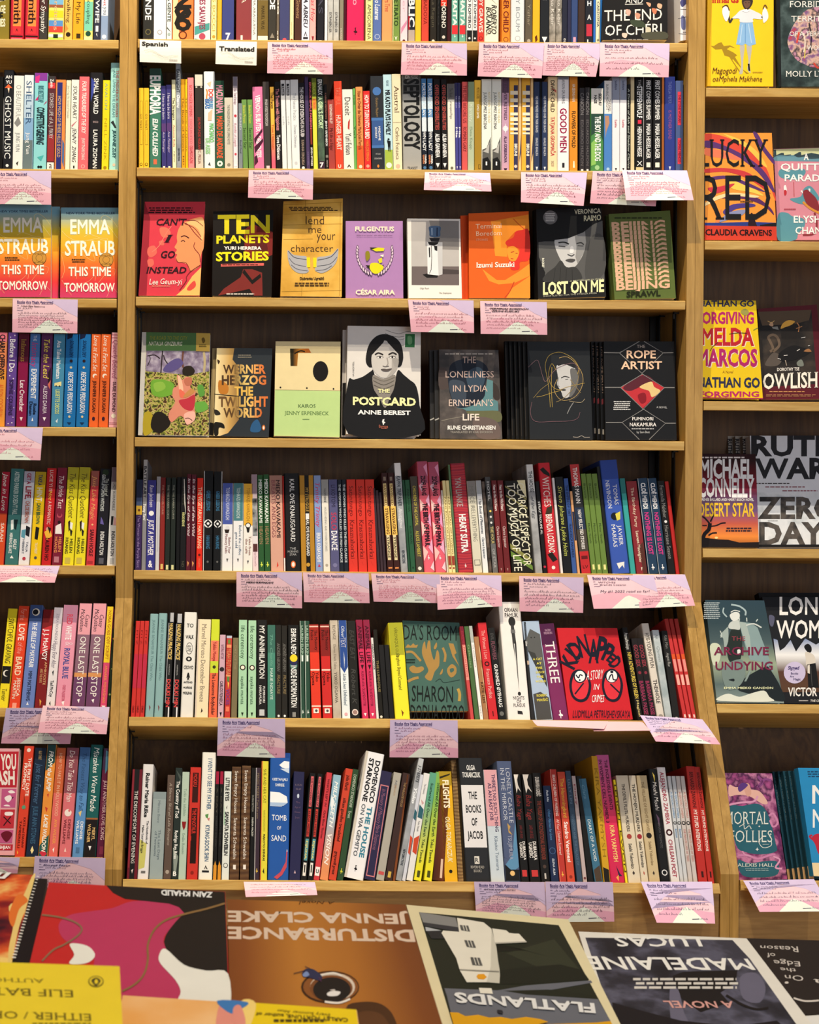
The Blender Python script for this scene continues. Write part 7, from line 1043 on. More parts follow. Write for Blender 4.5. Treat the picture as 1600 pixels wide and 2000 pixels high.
cover('R5', 0, .012, R5, [(118, 280), (885, 285), (1145, 1625), (270, 1610)], 'G.0:.2/8a9a98/5a6c6c/9aa890/4a5c60/32464e/2e4450', '''k b0bcc0 95 305 315 530 9;c d0d8c0 180,880 260,840 320,900 300,1080 220,1120;c 26302e 460,660 570,650 600,900 560,1080 440,1090 400,900;c c8d0cc 420,610 460,560 560,545 570,660 500,660 430,650;p 8aa2a4 560,560 720,580 800,640 920,960 1010,1220 830,1080 700,1060 640,880 590,700;p a8b8b4 560,560 650,580 700,760 720,1000 660,900 600,720;c e0e4e0 440,470 500,435 560,450 560,520 490,555 450,520;w e0e4e0 12 450,440 500,415 570,430;w a8bcc0 22 455,340 560,360 640,420 640,480;w a8bcc0 18 360,380 350,440 400,500;w c8d4d0 16 560,550 560,515;w c8d4d0 14 660,560 655,510;w c8d4d0 14 780,560 800,530;w d0d8d4 18 650,610 750,590 850,640;c a0b0ac 310,740 380,660 415,640 415,820 370,900 350,780;w c0ccc8 12 310,680 330,730 320,770;c e4e8e4 535,930 575,930 570,990 540,990;c 20282c 600,1330 720,1240 900,1150 960,1180 1100,1420 1130,1600 700,1500 540,1440;c 7a8c88 330,1200 440,1090 600,1060 640,1240 560,1400 400,1440;p 8a9c98 690,1200 715,1210 650,1340 625,1340;c 1c2428 420,1320 490,1305 490,1340;c e0e4d8 300,1540 420,1500 560,1540 700,1500 880,1460 950,1540 1000,1600 620,1605 280,1590
 t 462 755 638 810 a04450 r 0 THE;t 228 895 945 995 7a2848 b 0 ARCHIVE;t 250 1085 995 1190 7a2848 b 0 UNDYING;t 360 1412 1000 1438 ecf0c0 b 0 EMMA MIEKO CANDON''', 'slate teal hardcover with a pale armoured giant and dark red title', th=.024, hard=True)
cover('R5', 0, .066, R5, sh([(860, 240), (2000, 240), (2150, 1630), (1120, 1630)], -50, -55), '15161a', '', 'black book top showing behind the lone-figure cover', th=.024, hard=True)
cover('R5', 0, .040, R5, [(860, 240), (2000, 240), (2150, 1630), (1120, 1630)], '1f2126', '''p G.0:.2/2a2622/5a4030/5a3c30/f0f0f0/7a8cb4/5a6c94/2a2c34 1005,760 2050,760 2130,1480 1090,1480;p 1f2126 940,480 2030,480 2060,820 1900,780 1800,900 1700,780 1560,860 1420,780 1300,950 1230,800 1150,900 1090,940 1060,800 1000,780;c 5a5c74 950,480 1020,500 1000,620 960,600;c 17171a 1408,900 1420,865 1460,850 1500,890 1500,950 1460,965;c dcd4c8 1420,960 1480,965 1540,1010 1550,1100 1440,1130 1430,1060;p 1b1b1e 1445,1120 1555,1100 1600,1420 1460,1420;w 4a4a4a 8 1490,1140 1510,1400;p e4dcd0 1450,1130 1478,1120 1480,1240 1450,1230
 t 1085 245 1720 470 f4f2ee b 0 LONE;t 1045 548 1900 775 f4f2ee b 0 WOMEN;e cfc4e4 1282 1225 142 142;t 1195 1142 1340 1185 3a2c68 hi 0 Signed;k 4a3c78 1262 1195 1285 1205 1;t 1232 1222 1328 1250 3a3060 b 0 Books;t 1220 1262 1270 1288 3a3060 b 0 Are;t 1265 1298 1360 1326 3a3060 b 0 Magic;t 1195 1422 2000 1530 f2f0ec b 0 VICTOR LAVALLE;k c8c8c8 1335 1580 1470 1602 1;t 1485 1578 1800 1606 e0e0dc bi 0 THE CHANGELING''', 'dark hardcover with a lone figure under storm clouds and a round lavender sticker', th=.024, hard=True)
cover('R6', 0, .05, R6, [(230, 370), (688, 375), (828, 1335), (352, 1345)], 'N26/3a1c3c/7a3464/c07aa0/4a2048/a85088', '''c 2a6070 300,690 420,670 560,650 640,720 690,860 720,1000 730,1080 600,1110 450,1090 360,1020;c 2a6070 380,1160 480,1190 640,1170 740,1180 740,1290 600,1320 420,1300;c e0b0a4 300,480 360,500 440,490 500,520 580,540 650,640 600,650 480,580 370,570 300,580;c d4a090 430,480 480,470 500,560 460,580;c 5a3880 380,500 420,460 470,480 420,530 390,540;w d898bc 18 300,660 400,640 520,630 560,580;w 8a4884 22 560,400 600,460 560,500 620,430 680,440;w d088b0 18 660,760 700,740 740,820 700,860 670,800;w c880ac 20 380,1120 470,1120 560,1150 660,1120 720,1110;w d898bc 16 700,1130 760,1160 720,1230 780,1240;w 6a2c60 20 740,900 760,1000 740,1060;w d090b4 14 420,1080 440,1110 500,1130
 t 262 722 655 838 e0e4dc ls 0 MORTAL;w e0e4dc 6 390,860 430,840 440,880 480,850 500,880;t 300 892 690 1000 e0e4dc ls 0 FOLLIES;w e0e4dc 6 600,950 570,1000 610,1050 680,1030 680,980;k a8b8b8 600 1012 660 1026 1;t 372 1192 705 1222 d8dcd4 s 0 ALEXIS HALL;k 8aa8ac 440 1235 660 1262 2;p f0f0ec 553,1045 557,1060 570,1064 557,1068 553,1083 549,1068 536,1064 549,1060;p f0f0ec 572,845 574,853 582,856 574,859 572,867 570,859 562,856 570,853;p f0f0ec 675,915 677,924 686,927 677,930 675,939 673,930 664,927 673,924''', 'purple and pink scrollwork paperback with a teal centre, partly behind the double post', th=.022)
for q in (5, 4, 3, 2, 1):
    cover('R6', 0, .0405 + .0158 * (q - 1), R6, sh([(935, 388), (1600, 392), (1740, 1400), (1080, 1370)], -48 * q, -4 * q), '20485a', 'v %d 430 %d 820 6a8084 ri 60 MRS. NASH\'S ASHES;p c8a070 %d,1255 %d,1250 %d,1372 %d,1365' % (905 - 48 * (q - 1), 930 - 48 * (q - 1), 1015 - 48 * (q - 1), 1062 - 48 * (q - 1), 1078 - 48 * (q - 1), 1030 - 48 * (q - 1)), 'dark teal paperback spine, %s copy behind the bright blue cover' % ['', 'first', 'second', 'third', 'fourth', 'fifth'][q], th=.015, group='dark teal copies fanned out behind the bright blue cover')
cover('R6', 0, .02, R6, [(935, 385), (1600, 390), (1740, 1420), (1078, 1370)], '2a8cc4', '''k 1c4468 1010 410 1400 475 3;t 1065 545 1500 710 f4f4f0 b 0 MRS.;t 1070 765 1560 930 f4f4f0 b 0 NASH'S;c c0283c 1060,1020 1120,985 1180,1040 1200,1160 1130,1180 1090,1080;w c0283c 16 1070,1040 1040,1010 1065,1000;p f0d8a8 1062,1250 1740,1260 1740,1420 1078,1370''', 'bright blue paperback with white capitals and a red lobster, cut by the right edge', th=.02)
# ---------------------------------------------------------------- cards hanging from the shelf edges
def card(pts, ink, label, lines=6, lav=0, fwd=0., texts='', name='recommendation_card', group='pink staff recommendation cards', seed=1, back=0., head=True):
    (x0, y0), (x1, y1), (x2, y2), (x3, y3) = pts
    Y = edge((x0 + x1) / 2, (y0 + y1) / 2)[0] - .0018 - back - (.0078 if y0 > 1365 else .0038 if y0 > 1090 and x0 > 0 or y0 > 1090 else 0)
    A, B = at(x0, y0, Y), at(x1, y1, Y); C, Dd = at(x2, y2, Y - fwd), at(x3, y3, Y - fwd)
    n = (B - A).cross(Dd - A).normalized()
    if n.y > 0: n = -n
    fn = lambda s, t, d=0.: (A * (1 - s) + B * s) * (1 - t) + (Dd * (1 - s) + C * s) * t + n * (d + .0012 * math.sin(math.pi * t))
    mb = MB(); K = 6; vs = []; fs = []; th = .0004
    base = mat('f2cbd5', .7)
    for side in (0, -th):
        for i in range(K + 1):
            for j in (0, 1): vs.append(fn(j, i / K, side))
    for i in range(K):
        a = 2 * i; fs += [(a, a + 2, a + 3, a + 1)]; b = a + 2 * K + 2; fs += [(b, b + 1, b + 3, b + 2), (a, b, b + 2, a + 2), (a + 1, a + 3, b + 3, b + 1)]
    fs += [(0, 1, 2 * K + 3, 2 * K + 2), (2 * K, 4 * K + 2, 4 * K + 3, 2 * K + 1)]
    if name != 'recommendation_card': base = mat('f4efe4', .7)
    mb.add(vs, fs, base)
    def cut(poly, mt, d):            # polygon sliced into strips so that it follows the curve of the card
        for i in range(K):
            lo, hi = i / K, (i + 1) / K; q = poly
            for lim, sgn in ((lo, 1), (hi, -1)):
                o = []
                for (ax, ay), (bx, by) in zip(q, q[1:] + q[:1]):
                    ia, ib = sgn * (ay - lim) >= 0, sgn * (by - lim) >= 0
                    if ia: o.append((ax, ay))
                    if ia != ib: f = (lim - ay) / (by - ay); o.append((ax + (bx - ax) * f, lim))
                q = o
                if len(q) < 3: break
            if len(q) >= 3: mb.add([fn(s, t, d) for s, t in q], [tuple(range(len(q)))[::-1]], mt)
    rnd = random.Random(seed)
    if name == 'recommendation_card':
        if lav == 0:
            cut([(.48, 0), (1, 0), (1, .52), (.82, .36), (.66, .16)], mat('d6c2e2', .7), .0002); cut([(0, .62), (.3, .5), (1, .66), (1, 1), (0, 1)], mat('edb4c4', .7), .0002)
        else:
            cut([(0, 0), (1, 0), (1, .6), (.8, .3), (.5, .14), (.25, .4), (0, .72)], mat('d4c2e4', .7), .0002); cut([(.3, .6), (1, .75), (1, 1), (0, 1), (0, .85)], mat('e6acc4', .7), .0002)
        cut([(.27, 1), (.5, .66), (.56, .62), (.66, .7), (.86, 1)], mat('eaf2e6', .7), .0003)
        cut([(.62, .90), (.74, .89), (.74, .91), (.62, .92)], mat('4a4458', .7), .0005)
    cell = lambda x, y, d: fn(x, y, .0004 + d * 2)
    if head and name == 'recommendation_card':
        lettering(mb, 'Books Are Magic Approved', lambda q, v: fn(.07 + .55 * q, .125 - .065 * v, .0005), mat('43356e', .7), 'b')
        for a, b in ((.07, .19), (.21, .28), (.3, .42), (.44, .62)): cut([(a, .14), (b, .14), (b, .152), (a, .152)], mat('43356e', .7), .0005)
        for i, y in enumerate((.2, .27, .34)): cut([(.07, y), (.1 + .03 * i, y), (.1 + .03 * i, y + .012), (.07, y + .012)], mat('5a5070', .7), .0005)
    if lines:
        im = mat(ink, .7)
        def scr(x, y, x1_, h):
            while x < x1_ - .02:
                w_ = min(rnd.uniform(.04, .12), x1_ - x); m = max(4, int(w_ / .011)); pts_ = []
                for q in range(m + 1):
                    up = h * (rnd.uniform(.5, 1.) if rnd.random() < .75 else 1.6)
                    pts_.append((x + w_ * q / m + rnd.uniform(-.002, .002), y - (up if q % 2 else 0)))
                v, f = ribbon(pts_, .0075); mb.add([fn(a, b, .00055) for a, b in v], f, im); x += w_ + rnd.uniform(.014, .026)
        if head:
            scr(.13, .235, .13 + rnd.uniform(.2, .4), .03); scr(.16, .305, .16 + rnd.uniform(.15, .3), .03)
        top = .42 if head else .2; st = (.90 - top) / lines
        for i in range(lines):
            y = top + st * (i + .3); scr(.08 + rnd.uniform(0, .02), y, rnd.uniform(.78, .95) if i < lines - 1 else rnd.uniform(.35, .6), min(.042, st * .5))
        scr(.76, .915, .88, .04)
    draw(mb, texts, lambda x, y, d: fn(x, y, .0006 + d), .00008)
    o = mb.build(name, None, (A + B) / 2); o['label'] = label; o['category'] = 'card' if name == 'recommendation_card' else 'sign'; o['group'] = group
    return o
def rc(x0, y0, x1, y1, x2, y2, x3, y3, ink, label, **k): return card([(x0, y0), (x1, y1), (x2, y2), (x3, y3)], ink, label, seed=int(x0 * 7 + y0), **k)
WV = 'w 6a6660 .006 .1,.5 .22,.44 .36,.52 .5,.66 .66,.72 .8,.66 .93,.66;w 6a6660 .006 .14,.58 .26,.52 .4,.62 .54,.74 .7,.78 .84,.72 .93,.73;w 8a8680 .005 .3,.66 .42,.72 .54,.82 .68,.86;k 8a8680 .7 .84 .93 .9 1;'
rc(273, 77, 354, 80, 354, 124, 273, 121, '000000', 'white sign lettered with a language, hanging at the start of the top shelf', lines=0, name='section_sign', group='white section signs', texts='t .05 .1 .68 .27 2a2824 h 0 Spanish;' + WV)
rc(422, 80, 502, 81.5, 501, 128, 421, 125, '000000', 'wider-lettered white sign hanging beside the first pink card on the top shelf', lines=0, name='section_sign', group='white section signs', texts='t .08 .24 .94 .42 2a2824 h 0 Translated;' + WV)
P = rc
P(523, 82, 650, 83.5, 650, 145.5, 522, 143, 'b8404a', 'pink card with dense red handwriting right of the two white signs', lines=7, texts='t .15 .21 .42 .25 b8404a c 0 Days of Summer')
P(785, 83, 912, 85, 912, 147.5, 783, 146, 'b85060', 'pink card in wide capitals hanging over the fat grey spine with giant black letters', lines=5)
P(1063, 83, 1176, 85, 1164, 150, 1055, 147, '7a3848', 'shaded pink card tucked behind the card over the piano-key spines', lines=8, back=-.001, head=True)
P(936, 83, 1063, 84.5, 1058, 153, 933, 149, '8a3a4c', 'pink card hanging over the two piano-key spines, covering its neighbour', lines=7, back=.002)
P(1172, 83, 1308, 85, 1306, 151, 1171, 149, '4a3a48', 'last pink card on the top shelf, with three rows of dark capitals', lines=3)
P(486, 332, 612, 332.5, 611, 390, 484.5, 386, 'b04a58', 'pink card alone under the pink-spined book on the second shelf', lines=6)
P(830, 336, 957, 338, 960, 374, 828, 371, '9a4050', 'short pink card bent upward below the two navy-bottomed spines', lines=5, fwd=.015, head=True)
P(1018, 336, 1147, 337, 1140, 402, 1017.5, 395, '5a3848', 'pink card hanging above the squinting woman cover', lines=6, fwd=.01)
P(1158, 334, 1287, 336, 1281, 403, 1152.5, 397, '3c3440', 'pink card with dark capitals half covered by the tilted card at the shelf end', lines=5)
P(1215, 332, 1342, 333, 1355, 391, 1223, 391, 'a05060', 'slanting pink card at the end of the second shelf, overlapping another', lines=8, fwd=.03, back=.003)
P(797, 585, 925, 587, 926, 650.5, 803, 648, '8a3440', 'pink card under the water cooler cover', lines=5)
P(938, 588, 1068, 590, 1069, 654, 939, 652, '8a4450', 'pink card under the orange reclining woman cover, black capitals on top', lines=5, texts='t .14 .205 .72 .25 1c1418 hi 0 TERMINAL BOREDOM;t .18 .28 .58 .325 1c1418 hi 0 IZUMI SUZUKI')
P(462, 1117, 590, 1118, 590, 1188, 462, 1184.5, '26222c', 'pink card in heavy black handwriting under the green twin spines', lines=6, texts='t .15 .27 .56 .32 1c1a20 hi 0 MIEKO KAWAKAMI')
P(592, 1118, 720, 1120, 722, 1178, 594, 1176, 'c87888', 'pink card with faint handwriting under the three matching red spines', lines=6)
P(852, 1122, 979, 1124, 981, 1184, 855, 1191, '8a5070', 'curled pink card under the crimson striped spine on the fifth shelf', lines=6, back=-.001, fwd=.012)
P(725, 1120, 859, 1122, 860, 1178, 730, 1175, 'b85868', 'pink card in red handwriting under the pink diamond twins', lines=7, back=.002)
P(1014, 1125, 1140, 1128, 1139, 1197, 1015, 1194, '3c3444', 'pink card under the black and gold striped spine', lines=5, fwd=.004)
P(1236, 1122, 1338, 1122, 1358, 1183, 1250, 1188, '7a3850', 'pink card at the end of the fifth shelf behind the nearly blank card', lines=6, head=True, fwd=.03)
P(1147, 1123, 1277, 1124, 1291, 1187, 1160, 1189, '3c3444', 'nearly blank pink card under the tall blue spine with white serif letters', lines=0, fwd=.025, back=.004, texts='t .14 .2 .4 .25 4a4054 ci 0 WITCHES;t .16 .27 .55 .32 4a4054 ci 0 Brenda Lozano;t .15 .46 .88 .53 5a4a60 ci 0 My #1 2022 read so far!;t .74 .86 .93 .93 4a4054 ci 0 Lindsay')
P(426, 1403, 557, 1404, 557, 1481, 424, 1476, '8a4a64', 'lavender and pink card under the mint twin spines on the sixth shelf', lines=6, lav=1)
P(762, 1406, 894, 1407, 895, 1480, 761, 1479, '7a3a60', 'lavender and pink card under the bright yellow spine on the sixth shelf', lines=6, lav=1)
P(1040, 1407, 1188, 1409, 1180, 1424, 1050, 1418, '8a4a5c', 'pink card sticking straight out under the purple spine, seen almost edge on', lines=3, fwd=.09, head=False)
P(1150, 1409, 1255, 1410, 1272, 1427, 1160, 1428, '8a4a5c', 'second edge-on pink card, under the red cover with two swaddled babies', lines=3, fwd=.09, head=False, back=.002)
P(1250, 1397, 1372, 1405, 1407, 1454, 1281, 1448, '5a4a6c', 'lilac card slanting across the post at the end of the sixth shelf', lines=4, lav=1, fwd=.05, back=.004)
P(476, 1722, 615, 1723, 620, 1748, 480, 1752, '8a4a58', 'short pink card bent outward below the bright blue cloud spine', lines=4, fwd=.045, head=False)
P(926, 1722, 1064, 1723, 1068, 1800, 930, 1786, '3a3048', 'lavender card in dark capitals touching its twin on the bottom shelf', lines=7, lav=1, texts='t .14 .195 .58 .24 3a3048 i 0 BY HIS OWN CRIMES')
P(1065, 1722, 1197, 1723, 1200, 1800, 1068, 1801, '3a3048', 'lavender card in looping script right of the dark-capitals card', lines=5, lav=1, back=.002)
P(1252, 1722, 1391, 1722, 1397, 1804, 1283, 1802, '4a4060', 'lavender card with a curled lower corner below the red twin spines', lines=4, lav=1, fwd=.05)
P(1452, 1720, 1590, 1717, 1625, 1780, 1484, 1781, '6a5a78', 'slanting lavender card under the purple scrollwork cover', lines=4, lav=1, fwd=.05)
P(-30, 332, 2, 333, 3, 399, -30, 398, 'b05060', 'sliver of pink card at the left edge beside a full card', lines=6, head=False)
P(-25, 333, 100, 334, 100, 400, -25, 398, '9a4050', 'pink card in neat red script hanging under the black mushroom spine', lines=7, back=.002)
P(25, 583, 152, 585, 151, 651, 24, 649, '4a2a30', 'pink card with a short list, between the two rainbow covers', lines=7, texts='t .16 .2 .5 .25 4a2a30 ci 0 This Time Tomorrow')
P(-50, 834, 84, 835, 79, 899, -50, 897, 'c07080', 'pink card with sparse red script under the purple dotted spine', lines=4, fwd=.008)
P(-40, 1104, 117, 1105, 107, 1138, -40, 1137, 'a04a5c', 'short pink card bent outward under the teal and white romance spines', lines=5, head=False, fwd=.02)
P(12, 1383, 146, 1383, 137, 1453, 2, 1452, '7a3a58', 'lavender and pink card mostly hidden by the card in front of it', lines=7, lav=1)
P(84, 1378, 214, 1381, 208, 1434, 74, 1431, '8a4a5c', 'pink card overlapping another under the two mauve twin spines', lines=5, fwd=.02, back=.004)
P(-60, 1672, 39, 1675, 34, 1706, -60, 1705, '8a5a80', 'plain lilac card corner at the left edge above the flame-patterned book', lines=0, lav=1, head=False)
P(68, 1672, 206, 1676, 204, 1748, 63, 1746, '3c3460', 'lavender card in blue script standing behind the red and pink table book', lines=6, lav=1, texts='t .14 .2 .5 .25 3c3460 ci 0 Royal Heir')
# ---------------------------------------------------------------- the display table in front
ZT = CZ - .56
org = Vector((.25, .7, 0)); tb = thing('display_table', org, 'low display table in front of the shelves, covered with books lying flat', 'table')
mb = MB(); mb.box((-.62, .28, ZT - .04), (1.05, 1.06, ZT), WOODH); mb.build('tabletop', tb, org)
for x in (-.56, .93):
    for y in (.34, .94):
        mb = MB(); mb.box((x, y, 0), (x + .06, y + .06, ZT - .041), WOODV); mb.build('leg', tb, org)
def flat(h, crop, corners, color, art, label, th=.02, hard=False, eps=.00005):
    pl = Plane((0, 0, CZ - h), (0, 0, 1)); a, b, c, d = corners
    o = slab_book(pl, [c, d, a, b], color, art, crop, th, hard, label, 'books lying on the display table', eps)
    q = [pl.hit(crop[0] + x / crop[2], crop[1] + y / crop[2]) for x, y in corners]; m = sum(q, Vector()) / 4
    zb = CZ - h - th
    if zb - ZT > .003:
        q = [m + (p - m) * .8 for p in q]; r = thing('display_riser', (m.x, m.y, ZT), 'plain wooden block under the ' + label[:60].rsplit(' ', 1)[0].split(',')[0], 'riser', 'risers under the table books')
        mb = MB(); mb.hexa([Vector((p.x, p.y, z)) for z in (ZT + .0003, zb - .0003) for p in (q[3], q[2], q[1], q[0])], PINE); mb.build('block', r, r.location.copy())
    return o
K1 = (0, 1690, 3.478); K2 = (420, 1730, 3.636); K3 = (780, 1730, 3.636); K4 = (1160, 1730, 3.636)
flat(.475, K4, [(1070, 372), (1760, 392), (1860, 912), (1470, 915)], '2c2726', 'q 1448,432 1183,424 1183,450 1455,472 dcd4cc r Reason;q 1285,480 1226,476 1232,508 1296,510 dcd4cc r of;q 1462,540 1275,528 1285,562 1468,574 dcd4cc r Edge;q 1436,590 1322,582 1330,608 1440,616 dcd4cc r the;q 1486,640 1356,636 1362,668 1492,680 dcd4cc r On;e dcd4cc 1370 690 14 8;q 1640,670 1560,665 1562,690 1642,698 dcd4cc r a;w dcd4cc 12 1420,800 1500,822 1600,818', 'dark brown paperback with small lowercase words, at the right edge of the table')
flat(.47, K4, [(1500, 925), (1900, 895), (2000, 1200), (1600, 1220)], 'e8e6e2', '', 'white book corner at the lower right of the table')
flat(.459, K4, [(-110, 325), (1085, 374), (1660, 1130), (140, 1130)], 'eae6dc', '''p N26/24242a/34343e/5a5a6c/3c3c48 -60,368 985,386 1110,520 1170,605 1440,985 1540,1130 190,1130;p 1d1c1e 640,610 1020,600 1010,690 900,760 960,830 760,900 620,800 560,640;c 6a687c 1040,650 1150,620 1220,720 1180,830 1060,800;c 6a687c 540,740 600,740 640,900 680,1000 560,1000;p 1d1c20 130,830 380,900 620,960 1000,1000 1300,960 1500,1130 190,1130;w 1d1c1e 18 940,780 1060,850 1160,880 1240,870
 q 745,370 138,362 165,432 775,432 f4f2ec b LUCAS;q 1092,522 -70,505 -20,596 1150,600 f4f2ec b MADELAINE;k d8d4cc 275 652 1030 742 3;q 985,826 490,822 520,870 1002,872 dca49c b A NOVEL''', 'white-bordered paperback with mottled dark print and bold white capitals, upside down')
flat(.437, K3, [(50, 135), (1200, 238), (1640, 1120), (342, 1120)], 'e6dab0', '''p 262b20 140,188 1132,280 1500,960 1560,1120 420,1120;p 34392a 760,480 1100,380 1250,560 1330,660 1080,620;p 1c2019 690,410 1085,510 900,460 700,470;p 1f241b 720,600 900,580 1140,560 1300,600 1350,670 900,700 720,700;p 6a6d76 320,730 700,745 900,710 1360,674 1372,690 1060,745 1410,806 1500,960 1530,1050 400,1050 340,790;p 23281d 740,748 1060,740 1400,780 1412,808 900,775
 p 8a8a88 142,190 400,230 420,300 170,265;p 3a3c40 168,262 436,300 420,330 180,290;p b8bcc0 185,295 300,322 190,325;p 2c2e30 190,325 302,325 320,380 230,380
 p ebe6d6 410,232 600,265 655,310 680,410 712,600 715,640 640,690 480,690 430,605 405,520 300,340 312,322 425,332;p d0ccbc 655,310 690,440 715,640 712,698 620,690 650,580;p ebe6d6 660,308 760,322 780,340 820,345 850,345 905,405 680,412;p b8b4a8 680,408 905,400 905,408 682,418;p e8a020 560,635 600,632 622,655 600,672 560,668 548,650;p ebe6d6 565,732 655,735 665,775 575,770;p 5a5a58 430,285 490,290 503,332 440,322;p 5a5a58 462,393 525,398 545,448 480,440;p 5a5a58 505,515 572,520 592,575 520,570;l ebe6d6 5 450,285 462,325;l ebe6d6 5 470,287 483,330;l ebe6d6 5 483,395 500,442;l ebe6d6 5 505,397 522,446;l ebe6d6 5 528,518 545,572;l ebe6d6 5 550,520 568,574;w a8a498 6 430,605 560,612 710,618
 q 1385,850 385,770 402,838 1396,915 e8e8e6 h FLATLANDS;c 2c2e34 695,895 730,898 735,920 705,915
 p e0a418 360,912 420,915 470,940 560,930 640,950 720,945 800,960 900,945 1000,960 1060,980 980,1000 1400,985 1500,975 1580,1120 420,1120''', 'cream-bordered paperback with an upside-down white lighthouse tower and yellow field')
flat(.368, K2, [(88, 96), (1352, 134), (1660, 1130), (112, 1130)], 'H-.09:.09/6c3c20/844c22/b47630/a86a2a/7c4620/643820', '''q 1372,205 90,180 90,252 1385,270 dcc4ae h JENNA CLAKE;q 1408,318 92,294 92,374 1424,396 dcc4ae h DISTURBANCE;q 848,112 600,106 602,134 846,130 3a2010 ci A Novel;e 3c2414 818 722 207 116;e 8a5428 822 722 196 104;e d8c8b4 835 722 160 100;e 7a4a28 826 730 152 92;e 1e1a19 830 742 134 88;c e8e4e0 795,770 830,752 890,758 870,785 810,788;c c8c0b8 815,745 850,740 850,752;w ece4d8 12 745,640 840,625 900,645;w f0e8dc 14 780,830 880,838 960,810
 c 2c3050 620,640 640,600 700,600 760,650 745,680 690,665;c 7a90c0 622,640 650,615 670,640 640,655;w 2a2030 5 640,610 560,630;w 2a2030 5 680,600 640,580;w 5a3050 6 740,660 755,690;c 4a2e18 930,880 1040,835 1180,850 1270,940 1280,1080 1000,1080;c 5c3a20 1000,930 1100,900 1200,940 1240,1060 1020,1060''', 'amber brown hardcover with upside-down bold capitals and a fly on a coffee cup')
flat(.338, K1, [(332, 116), (1530, 180), (1563, 1010), (122, 1000)], 'c42828', '''c bc3860 400,400 470,340 600,315 760,292 900,245 1100,250 1215,285 1258,335 1200,400 1125,470 1112,530 1140,590 1085,640 1110,690 1190,775 1228,850 1215,930 1100,1003 600,1000 620,760 640,640 600,560 480,530 415,480;p 1d1a19 722,138 1528,182 1548,735 1400,720 1250,680 1150,600 1112,520 1150,440 1225,385 1256,330 1215,285 1150,262 1000,245 850,230 770,190;c 1d1a19 1116,520 1150,440 1256,330 1400,300 1500,700 1400,718 1250,678 1150,600
 c eceae0 475,535 590,548 645,605 620,650 560,672 470,668 505,610;c eceae0 1125,570 1082,610 1090,670 1190,780 1228,860 1216,940 1400,1000 1555,1000 1549,738 1400,718 1250,678;p eceae0 1216,930 1549,740 1560,1008 1190,1005
 w 8a6a50 12 285,340 400,355 500,385 555,430 530,480 440,540 360,580 285,655;w 8a6a40 13 1528,262 1400,300 1255,335 1130,375 1050,440 1005,540 1005,640 980,740 920,810 830,860
 q 1446,188 1093,172 1096,206 1442,222 f0f0ee h ZAIN KHALID''', 'red, pink and black paperback with flowing blob shapes, lying upside down')
tick = ''
for q in range(28):
    f = q / 27; x = 250 + (88 - 250) * f; y = 76 + (640 - 76) * f
    tick += 'l f0ece4 %g %g,%g %g,%g;' % (5 + 4 * f, x - 2 - 4 * f, y, x + 14 + 6 * f, y + 3)
flat(.35, K1, [(-900, 30), (322, 92), (190, 760), (-1150, 760)], '17141a', '''p N17/1c0c18/3c1020/8c1c20/e0602c/f4d078 -890,34 240,66 70,700 -1140,720;c f0d080 215,80 240,68 190,250 130,420 90,600 55,700 60,560 90,400 60,280 150,220;c e87830 120,200 190,240 130,300 90,420 60,340;''' + tick + 'q 62,66 -300,50 -300,110 30,122 f4f0ec hi nfire', 'black-edged book with a flame pattern and a row of white ticks, at the left edge', th=.02)
flat(.326, (0, 0, 1), [(240, 1944), (697, 1973), (716, 2110), (205, 2110)], 'N12/e09c4c/e8b478/ecc08a', 'p e8c818 487,1958 696,1972 706,2050 470,2050;c f0d078 470,1956 500,1960 485,2010 462,2010;c e09080 428,1965 455,1960 462,1985 470,2010 425,2020;c 3c78b8 424,1955 484,1958 470,1972 450,1980;c e09080 455,1972 470,1965 480,2000 462,2010;q 645,1981 540,1972 541,1977 644,1987 4a3c10 r Every Summer After;q 680,1990 500,1978 500,1984 680,1997 4a3c10 b CARLEY FORTUNE, author of;k 4a3c10 530 1990 650 1999 1', 'peach paperback with a bright yellow blurb panel at the front of the table', th=.018)
flat(.285, K1, [(-1050, 622), (812, 686), (850, 1420), (-1200, 1400)], 'e8cc30', 'q 300,772 -800,745 -800,772 306,800 6a5c1c s AUTHOR OF THE IDIOT;q 494,850 -480,815 -480,866 498,898 5a4e1a s ELIF BATUMAN;q 616,1012 -60,990 -60,1038 620,1060 5a4e1a s EITHER / OR;k 5a4e1a 200 1070 620 1085 1;e 4a4220 652 792 52 38;e e8cc30 652 792 45 32;c 4a4220 620,790 640,770 665,770 685,790 665,818 645,822;e e8cc30 654 795 12 16', 'bright yellow paperback with upside-down serif capitals, highest at the table corner', th=.035)
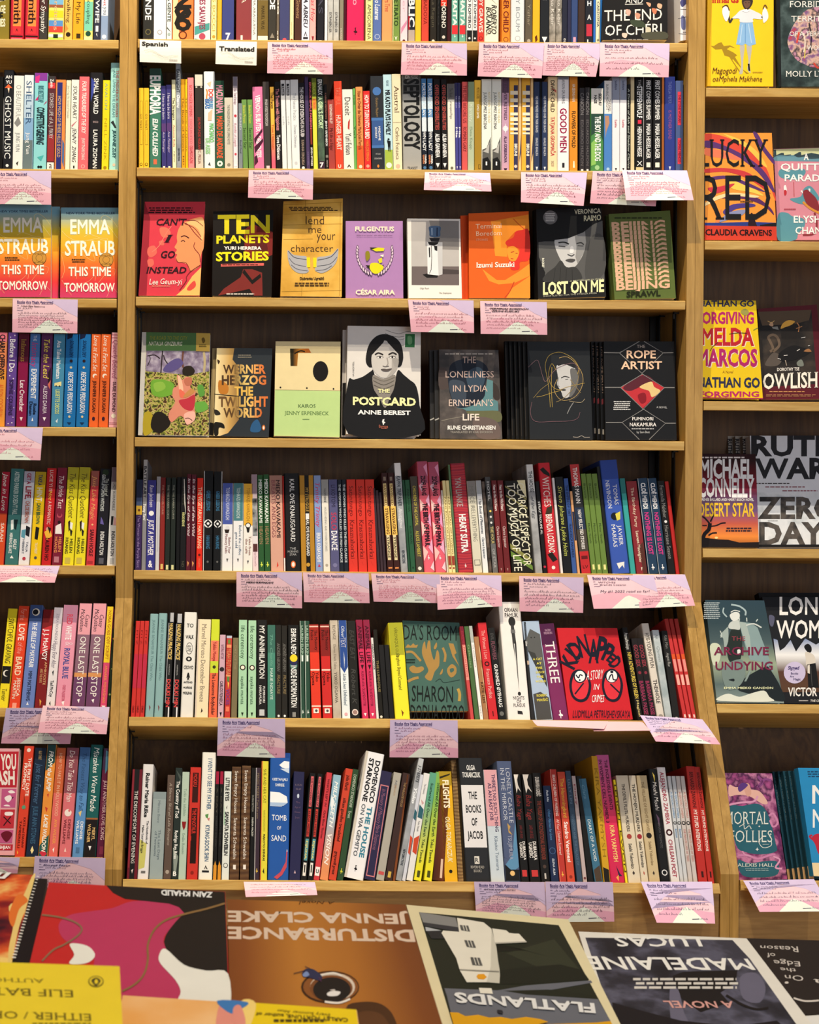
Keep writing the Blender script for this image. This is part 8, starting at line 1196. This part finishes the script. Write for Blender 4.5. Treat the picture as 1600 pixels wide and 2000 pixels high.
# ---------------------------------------------------------------- what each spine looks like, in words
ORD = ['', 'first', 'second', 'third', 'fourth', 'fifth', 'sixth', 'seventh']
CASE = {'M': 'wide bookcase', 'L': 'left bookcase'}
def nth(n): return '%d%s' % (n, 'th' if 10 < n % 100 < 14 else {1: 'st', 2: 'nd', 3: 'rd'}.get(n % 10, 'th'))
used = set(); info = {}
for b, key, n, d in BOOKS: info[(key, n)] = d
def size(d):
    s = 'thick' if d['th'] > .026 else 'very thin' if d['th'] < .0085 else 'slim' if d['th'] < .014 else ''
    t = 'tall' if d['h'] > .216 else 'short' if d['h'] < .168 else ''
    return (t + ' ' + s).strip()
cand = {}
for b, key, n, d in BOOKS:
    shelf = '%s shelf, %s' % (ORD[int(key[1])], CASE[key[0]])
    ink = cname(d['ink']) if d['ink'] else None; c = cname(d['color']); bc = cname(d['band'][0]) if d['band'] else None
    kind = 'hardcover' if d['hard'] else 'paperback'
    look = (size(d) + ' ' + c + ' ' + kind).strip()
    if bc and bc != c: look += ' with %s %s band/shade' % ('top' if d['band'][1] < .36 else 'bottom' if d['band'][1] > .64 else 'middle', bc)
    elif ink and ink != c: look += ' with %s lettering' % ink
    else: look += ' with plain spine' if not ink else ' with faint lettering'
    l, r = info.get((key, n - 1)), info.get((key, n + 1))
    nb = ' between %s and %s ones' % (cname(l['color']), cname(r['color'])) if l and r else ' at the row start' if r else ' at the row end'
    cand[b.name] = [look + ', ' + shelf, look + nb + ', ' + shelf, look + ', ' + nth(n) + ' from the left on ' + shelf]
for lv in (0, 1, 2):
    cnt = {}
    for k, v in cand.items(): cnt[v[lv]] = cnt.get(v[lv], 0) + 1
    for b, key, n, d in BOOKS:
        v = cand[b.name][lv]
        if not b['label'] and cnt[v] == 1 and len(v.replace(',', '').split()) <= 16 and v not in used:
            b['label'] = v; used.add(v)
for b, key, n, d in BOOKS:
    if not b['label']: b['label'] = ' '.join(cand[b.name][2].split()[-16:])
    b['group'] = 'spine-out books on the %s shelf of the %s' % (ORD[int(key[1])], CASE[key[0]])
# past about three hundred paperbacks in view: the very slimmest spines become one object
pbs = [x for x in bpy.data.objects if x.name.startswith('paperback') and x.type == 'EMPTY']
vis = lambda q: q[3]['th'] * q[3]['h'] * (.4 if q[1][1] == '1' else 1)
slim = sorted([q for q in BOOKS if not q[3]['hard'] and len(q[3]['color']) == 6], key=vis)[:max(0, len(pbs) - 318)]
mb = MB()
for b, key, n, d in slim:
    for ch in b.children:
        me = ch.data; o0 = len(mb.v); mb.v += [v.co + b.location for v in me.vertices]; ks = [mb.m(m_) for m_ in me.materials]
        for p in me.polygons: mb.f.append(tuple(i + o0 for i in p.vertices)); mb.mi.append(ks[p.material_index])
    for ch in list(b.children): bpy.data.objects.remove(ch)
    bpy.data.objects.remove(b)
o = mb.build('slim_paperback_filler'); o['kind'] = 'stuff'; o['label'] = 'the very slimmest paperback spines squeezed in among the thicker books on the shelves'; o['category'] = 'books'
bpy.data.objects.remove(_to); bpy.data.curves.remove(_tc)
